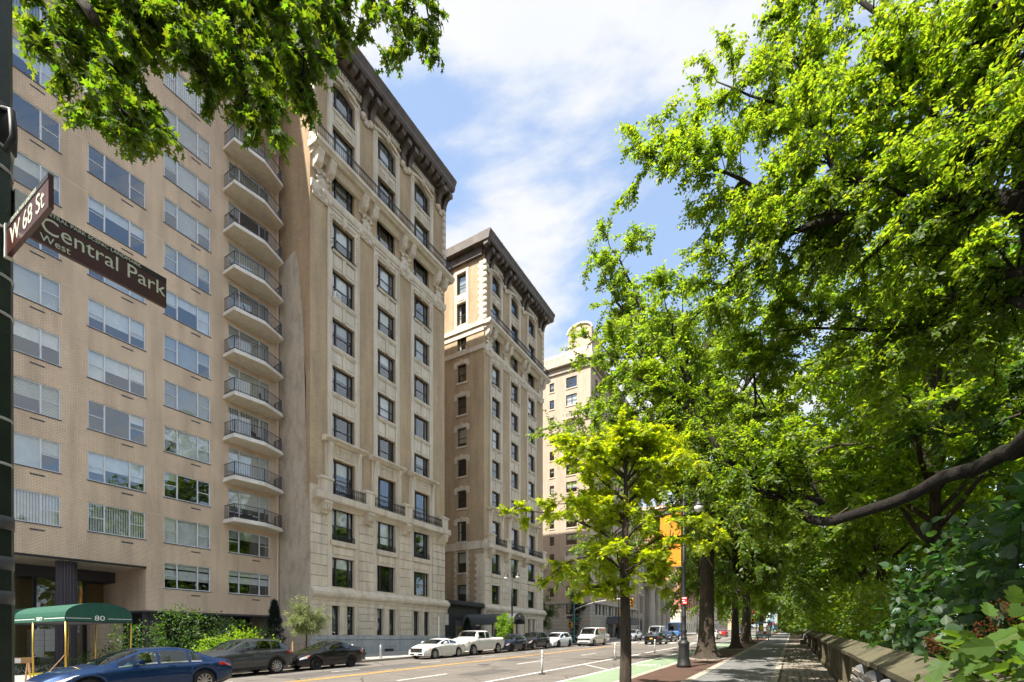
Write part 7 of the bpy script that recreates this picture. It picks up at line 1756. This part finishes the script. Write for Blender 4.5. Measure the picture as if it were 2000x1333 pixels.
# ---- traffic signals
def signal_head(parent, x, y, z, rz=0, n=3, s=1.0):
    o = bpy.data.objects.new('signal_head', MB().cbox(-.15 * s, .15 * s, 0, .34 * n * s, -.1 * s, .1 * s, .02).mesh('signal_head', 'signal_yellow')); col.objects.link(o); o.parent = parent; o.location = (x, y, z); o.rotation_euler = (R(90), 0, rz)
    for k in range(n):
        v = MB(); v.lathe([(.12 * s, .1 * s), (.125 * s, .28 * s)], 0, .17 * s + .34 * s * k, 12, False); v.build('visor', 'signal_black', o, True)
        l = MB(); l.lathe([(.11 * s, .102 * s), (.05 * s, .13 * s), (.001, .135 * s)], 0, .17 * s + .34 * s * k, 12, False); l.build('lens', ('lamp_red', 'lamp_amber', 'lamp_clear')[2 - k] if n == 3 else 'lamp_red', o, True)
    return o
ts = empty('traffic_signal', (-22.4, 53.2, gz(53.2) + .14), 'green traffic signal mast with long arm at the side street', 'traffic signal', 'traffic signals at the crossing')
m = MB(); m.lathe([(.24, 0), (.22, .35), (.12, .45), (.10, 5.4), (.02, 5.5)], 0, 0, 12); m.build('mast', 'street_green', ts, True)
m = MB(); m.tube(spline([(0, 0, 3.95), (1.8, 0, 4.55), (4.2, 0, 4.95), (7.1, 0, 5.05)], 12), np.linspace(.075, .04, 12), 8); m.build('arm', 'steel', ts, True)
signal_head(ts, 6.95, 0, 3.98); signal_head(ts, -.35, -.1, 1.75, 0, 2, 1.15)
MB().box(.12, 1.0, -.012, .012, 2.75, 2.98).build('name_sign', 'street_green', ts)
MB().box(-.9, -.2, -.012, .012, 2.9, 3.2).build('way_sign', 'signal_black', ts)
t2 = empty('traffic_signal', (-24.0, 76.4, gz(76.4) + .14), 'slim signal post with orange walk signal before the pale tower', 'traffic signal', 'traffic signals at the crossing')
m = MB(); m.lathe([(.2, 0), (.1, .4), (.08, 4.6)], 0, 0, 10); m.build('mast', 'signal_black', t2, True); signal_head(t2, -.3, -.1, 3.7); signal_head(t2, -.45, -.1, 1.9, 0, 2, 1.2)
t3 = empty('traffic_signal', (-4.5, 66, gz(66) + .12), 'teal signal pole beside the snack cart on the park side', 'traffic signal', 'traffic signals at the crossing')
m = MB(); m.lathe([(.22, 0), (.2, .35), (.11, .45), (.09, 5.0)], 0, 0, 10); m.build('mast', 'street_green', t3, True); signal_head(t3, .3, -.12, 2.0, 0, 2, 1.1); MB().box(-.1, .5, -.02, 0, 3.3, 3.8).build('sign_plate', 'sign_red', t3)
MB().box(.05, .35, -.024, -.021, 3.5, 3.6).build('sign_bar', 'sign_white', t3)

# ---- hydrant and steel guard posts by the kerb
hy_ = empty('fire_hydrant', (-22.4, 20.7, gz(20.7) + .14), 'black fire hydrant between two steel guard posts', 'hydrant')
m = MB(); m.lathe([(.17, 0), (.17, .05), (.11, .07), (.105, .45), (.13, .47), (.13, .52), (.11, .56), (.085, .66), (.03, .70), (.03, .74)], 0, 0, 14); m.build('barrel', 'hydrant_black', hy_, True)
for a in (0, math.pi / 2, math.pi): m = MB(); m.tube([(.09 * math.cos(a), .09 * math.sin(a), .36), (.21 * math.cos(a), .21 * math.sin(a), .36)], .065, 8); m.build('outlet', 'hydrant_black', hy_)
for y, lb, h in ((19.85, 'taller steel guard post left of the black hydrant', .92), (22.1, 'shorter steel guard post right of the black hydrant', .8)):
    o = empty('guard_post', (-22.35, y, gz(y) + .14), lb, 'bollard', 'steel posts by the hydrant'); m = MB(); m.lathe([(.075, 0), (.075, h), (.05, h + .03), (.005, h + .04)], 0, 0, 12); m.build('post', 'steel', o, True)
    MB().lathe([(.12, 0), (.12, .015)], 0, 0, 12).build('foot', 'steel', o)
sp = empty('sign_post', (-22.3, 27.8, gz(27.8) + .14), 'thin grey sign post on the pavement before the first ornate house', 'sign post'); MB().tube([(0, 0, 0), (0, 0, 2.75)], .03, 6).build('post', 'steel', sp); MB().box(-.005, .005, -.02, .02, 2.2, 2.72).build('plate_edge', 'rail_grey', sp)
for dx, dy, lb in ((-.2, -.75, 'left wooden stake beside the small pale tree'), (.1, .8, 'right wooden stake beside the small pale tree')):
    o = empty('tree_stake', (-24.6 + dx, 18.4 + dy, gz(18.4) + .14), lb, 'stake', 'wooden stakes by the small tree'); MB().tube([(0, 0, 0), (.02, 0, 1.15)], .045, 6).build('stake', 'wood_post', o); MB().tube([(.02, 0, 1.0), (-dx * .5, -dy * .8, .98)], .012, 4).build('tie', 'signal_black', o)

# ---- building works at the left: trestle and yellow tape
tr = empty('trestle', (-23.6, 5.75, gz(5.75) + .14), 'wooden trestle barrier behind the pole at the left edge', 'barrier')
MB().box(-.03, .03, -.6, .6, .72, .92).build('board', 'wood_post', tr); MB().box(.031, .036, -.3, .3, .74, .90).build('stripe', 'sign_white', tr)
for sy in (-.5, .5):
    for sx in (-1, 1): MB().tube([(0, sy, .85), (sx * .3, sy, 0)], .03, 4).build('leg', 'wood_post', tr)
tp = empty('caution_tape', (-23.2, 6.0, gz(6) + .14), 'yellow caution tape strung between the awning posts', 'tape'); MB().box(-.004, .004, .15, 1.12, .30, .37).build('strip', 'tape_yellow', tp); MB().add([(0, 1.12, .3), (.2, 1.5, .02), (.2, 1.55, .08), (0, 1.12, .37)], [(0, 1, 2, 3)]).build('loose_end', 'tape_yellow', tp)
for i in range(5):
    for j in range(2):
        if i == 0 and j == 1: continue
        o = empty('carton', (-36.15, 9.95 + j * .46, .80 + i * .31), ['bottom', 'second', 'third', 'fourth', 'top'][i] + ' white carton of the ' + ['left', 'right'][j] + ' column stacked behind the lobby glass', 'box', 'white cartons stacked in the lobby')
        MB().box(-.2, .2, -.21, .21, 0, .28).build('side', 'paper_box', o); MB().box(-.22, .22, -.225, .225, .22, .295).build('lid', 'paper_box', o)

# ---- snack cart with flags at the end of the path
ct = empty('snack_cart', (-3.2, 69, gz(69) + .13), 'blue and white snack cart standing at the end of the path', 'cart')
MB().box(-.85, .85, -.7, .7, .35, 1.15).build('cabinet', 'cart_white', ct); MB().box(-.86, .86, -.71, .71, .55, .75).build('stripe', 'cart_blue', ct); MB().box(-.95, .95, -.8, .8, 2.15, 2.35).build('roof', 'cart_blue', ct)
for sx in (-.8, .8):
    for sy in (-.65, .65): MB().tube([(sx, sy, 1.15), (sx, sy, 2.15)], .035, 5).build('post', 'cart_blue', ct)
for q, mt in enumerate(('cart_white', 'tape_yellow', 'sign_red', 'cart_white')): MB().box(-.7 + q * .36, -.38 + q * .36, -.73, -.715, 1.25 if q % 2 else .8, 1.9 if q % 2 else 1.12).build('picture_panel', mt, ct)
for sx in (-.6, .6): m = MB(); m.tube([(sx - .05, -.5, .3), (sx + .05, -.5, .3)], .3, 14); m.build('wheel', 'tyre', ct)
for k, (dx, mt, lb) in enumerate(((.7, 'cart_white', 'white feather flag beside the snack cart'), (1.5, 'blind_grey', 'grey feather flag right of the white one'), (1.15, 'cart_blue', 'blue feather flag between the white and grey flags'))):
    o = empty('feather_flag', (-3.2 + dx, 70.5 + .4 * k, gz(70.5) + .13), lb, 'flag', 'feather flags by the snack cart'); MB().tube([(0, 0, 0), (0, 0, 3.6)], .02, 4).build('pole', 'steel', o)
    m = MB(); zz = np.linspace(1.2, 3.7, 9); wd = [.15, .3, .42, .48, .5, .46, .38, .24, .05]; m.add([(-w, 0, z) for w, z in zip(wd, zz)] + [(0, 0, z) for z in zz], [(i, i + 1, 10 + i, 9 + i) for i in range(8)]); m.build('cloth', mt, o)
    m = MB(); m.box(-.3, -.08, -.012, -.004, 1.9, 2.3); m.build('print', 'sign_red' if k != 1 else 'cart_white', o)

# ---- stone edging round the tree pits and fallen leaves
for y0, lb in ((28.5, 'stone edging round the foot of the big street tree'), (41.7, 'stone edging round the slimmer street tree')):
    o = empty('tree_pit', (0, 0, 0), lb, 'tree pit', 'tree pits')
    for k in range(20):
        a = 2 * math.pi * k / 20; x, y = -4.05 + .85 * math.cos(a), y0 + 1.15 * math.sin(a); m2 = MB(); z = gz(y) + .12; s = .13
        m2.prism([(-s, -s * .8), (s, -s), (s * .9, s), (-s * .8, s * .9)], 0, .05 + .03 * random.random(), 2); p = m2.build('edging_stone', 'kerb_granite', o); p.location = (x, y, z); p.rotation_euler = (0, 0, a + random.uniform(-.2, .2))
    MB().lathe([(.8, gz(y0) + .131), (.8, gz(y0) + .136)], -4.05, y0, 20).build('earth', 'soil', o)
fl = Foliage(); n = 700; X = RNG.uniform(-4.8, 1.2, n); Y = 11 + 40 * RNG.random(n) ** 1.4
fl.P.append(np.stack([X, Y, SLOPE * Y + .145], 1)); fl.A.append(unit(np.stack([RNG.normal(0, 1, n), RNG.normal(0, 1, n), np.zeros(n)], 1))); fl.N.append(unit(np.array((0, 0, 1.)) + RNG.normal(0, .25, (n, 3)))); fl.S.append(RNG.uniform(.04, .085, n))
plain('dry_leaf', (0.20, 0.12, 0.04), 0.8, var=.4)
o = inst('fallen_leaves', fl.mesh('fallen_leaves', 'ovate', 'dry_leaf')); tag(o, 'small dry leaves scattered over the path and setts', 'leaves', kind='stuff')

# ---- chairs on the lower balconies
for k, (fl, yy, lb) in enumerate(((2, 19.2, 'dark chair on the lowest balcony'), (4, 19.9, 'dark chair on the third balcony from the bottom'), (7, 19.3, 'dark chair on the sixth balcony from the bottom'), (5, 20.4, 'dark chair on the fourth balcony from the bottom'))):
    o = empty('balcony_chair', (-31.75, yy, 4.82 + 2.73 * fl - .88 + .26), lb, 'chair', 'chairs on the balconies', (0, 0, .4 * k))
    MB().box(-.22, .22, -.22, .22, .40, .44).build('seat', 'car_trim', o); m = MB(); m.prism([(-.24, .44), (-.20, .44), (-.28, .86), (-.31, .86)], -.22, .22, 1); m.build('backrest', 'car_trim', o)
    for sx in (-.19, .19):
        for sy in (-.19, .19): MB().tube([(sx, sy, 0), (sx, sy, .40)], .015, 4).build('leg', 'car_trim', o)
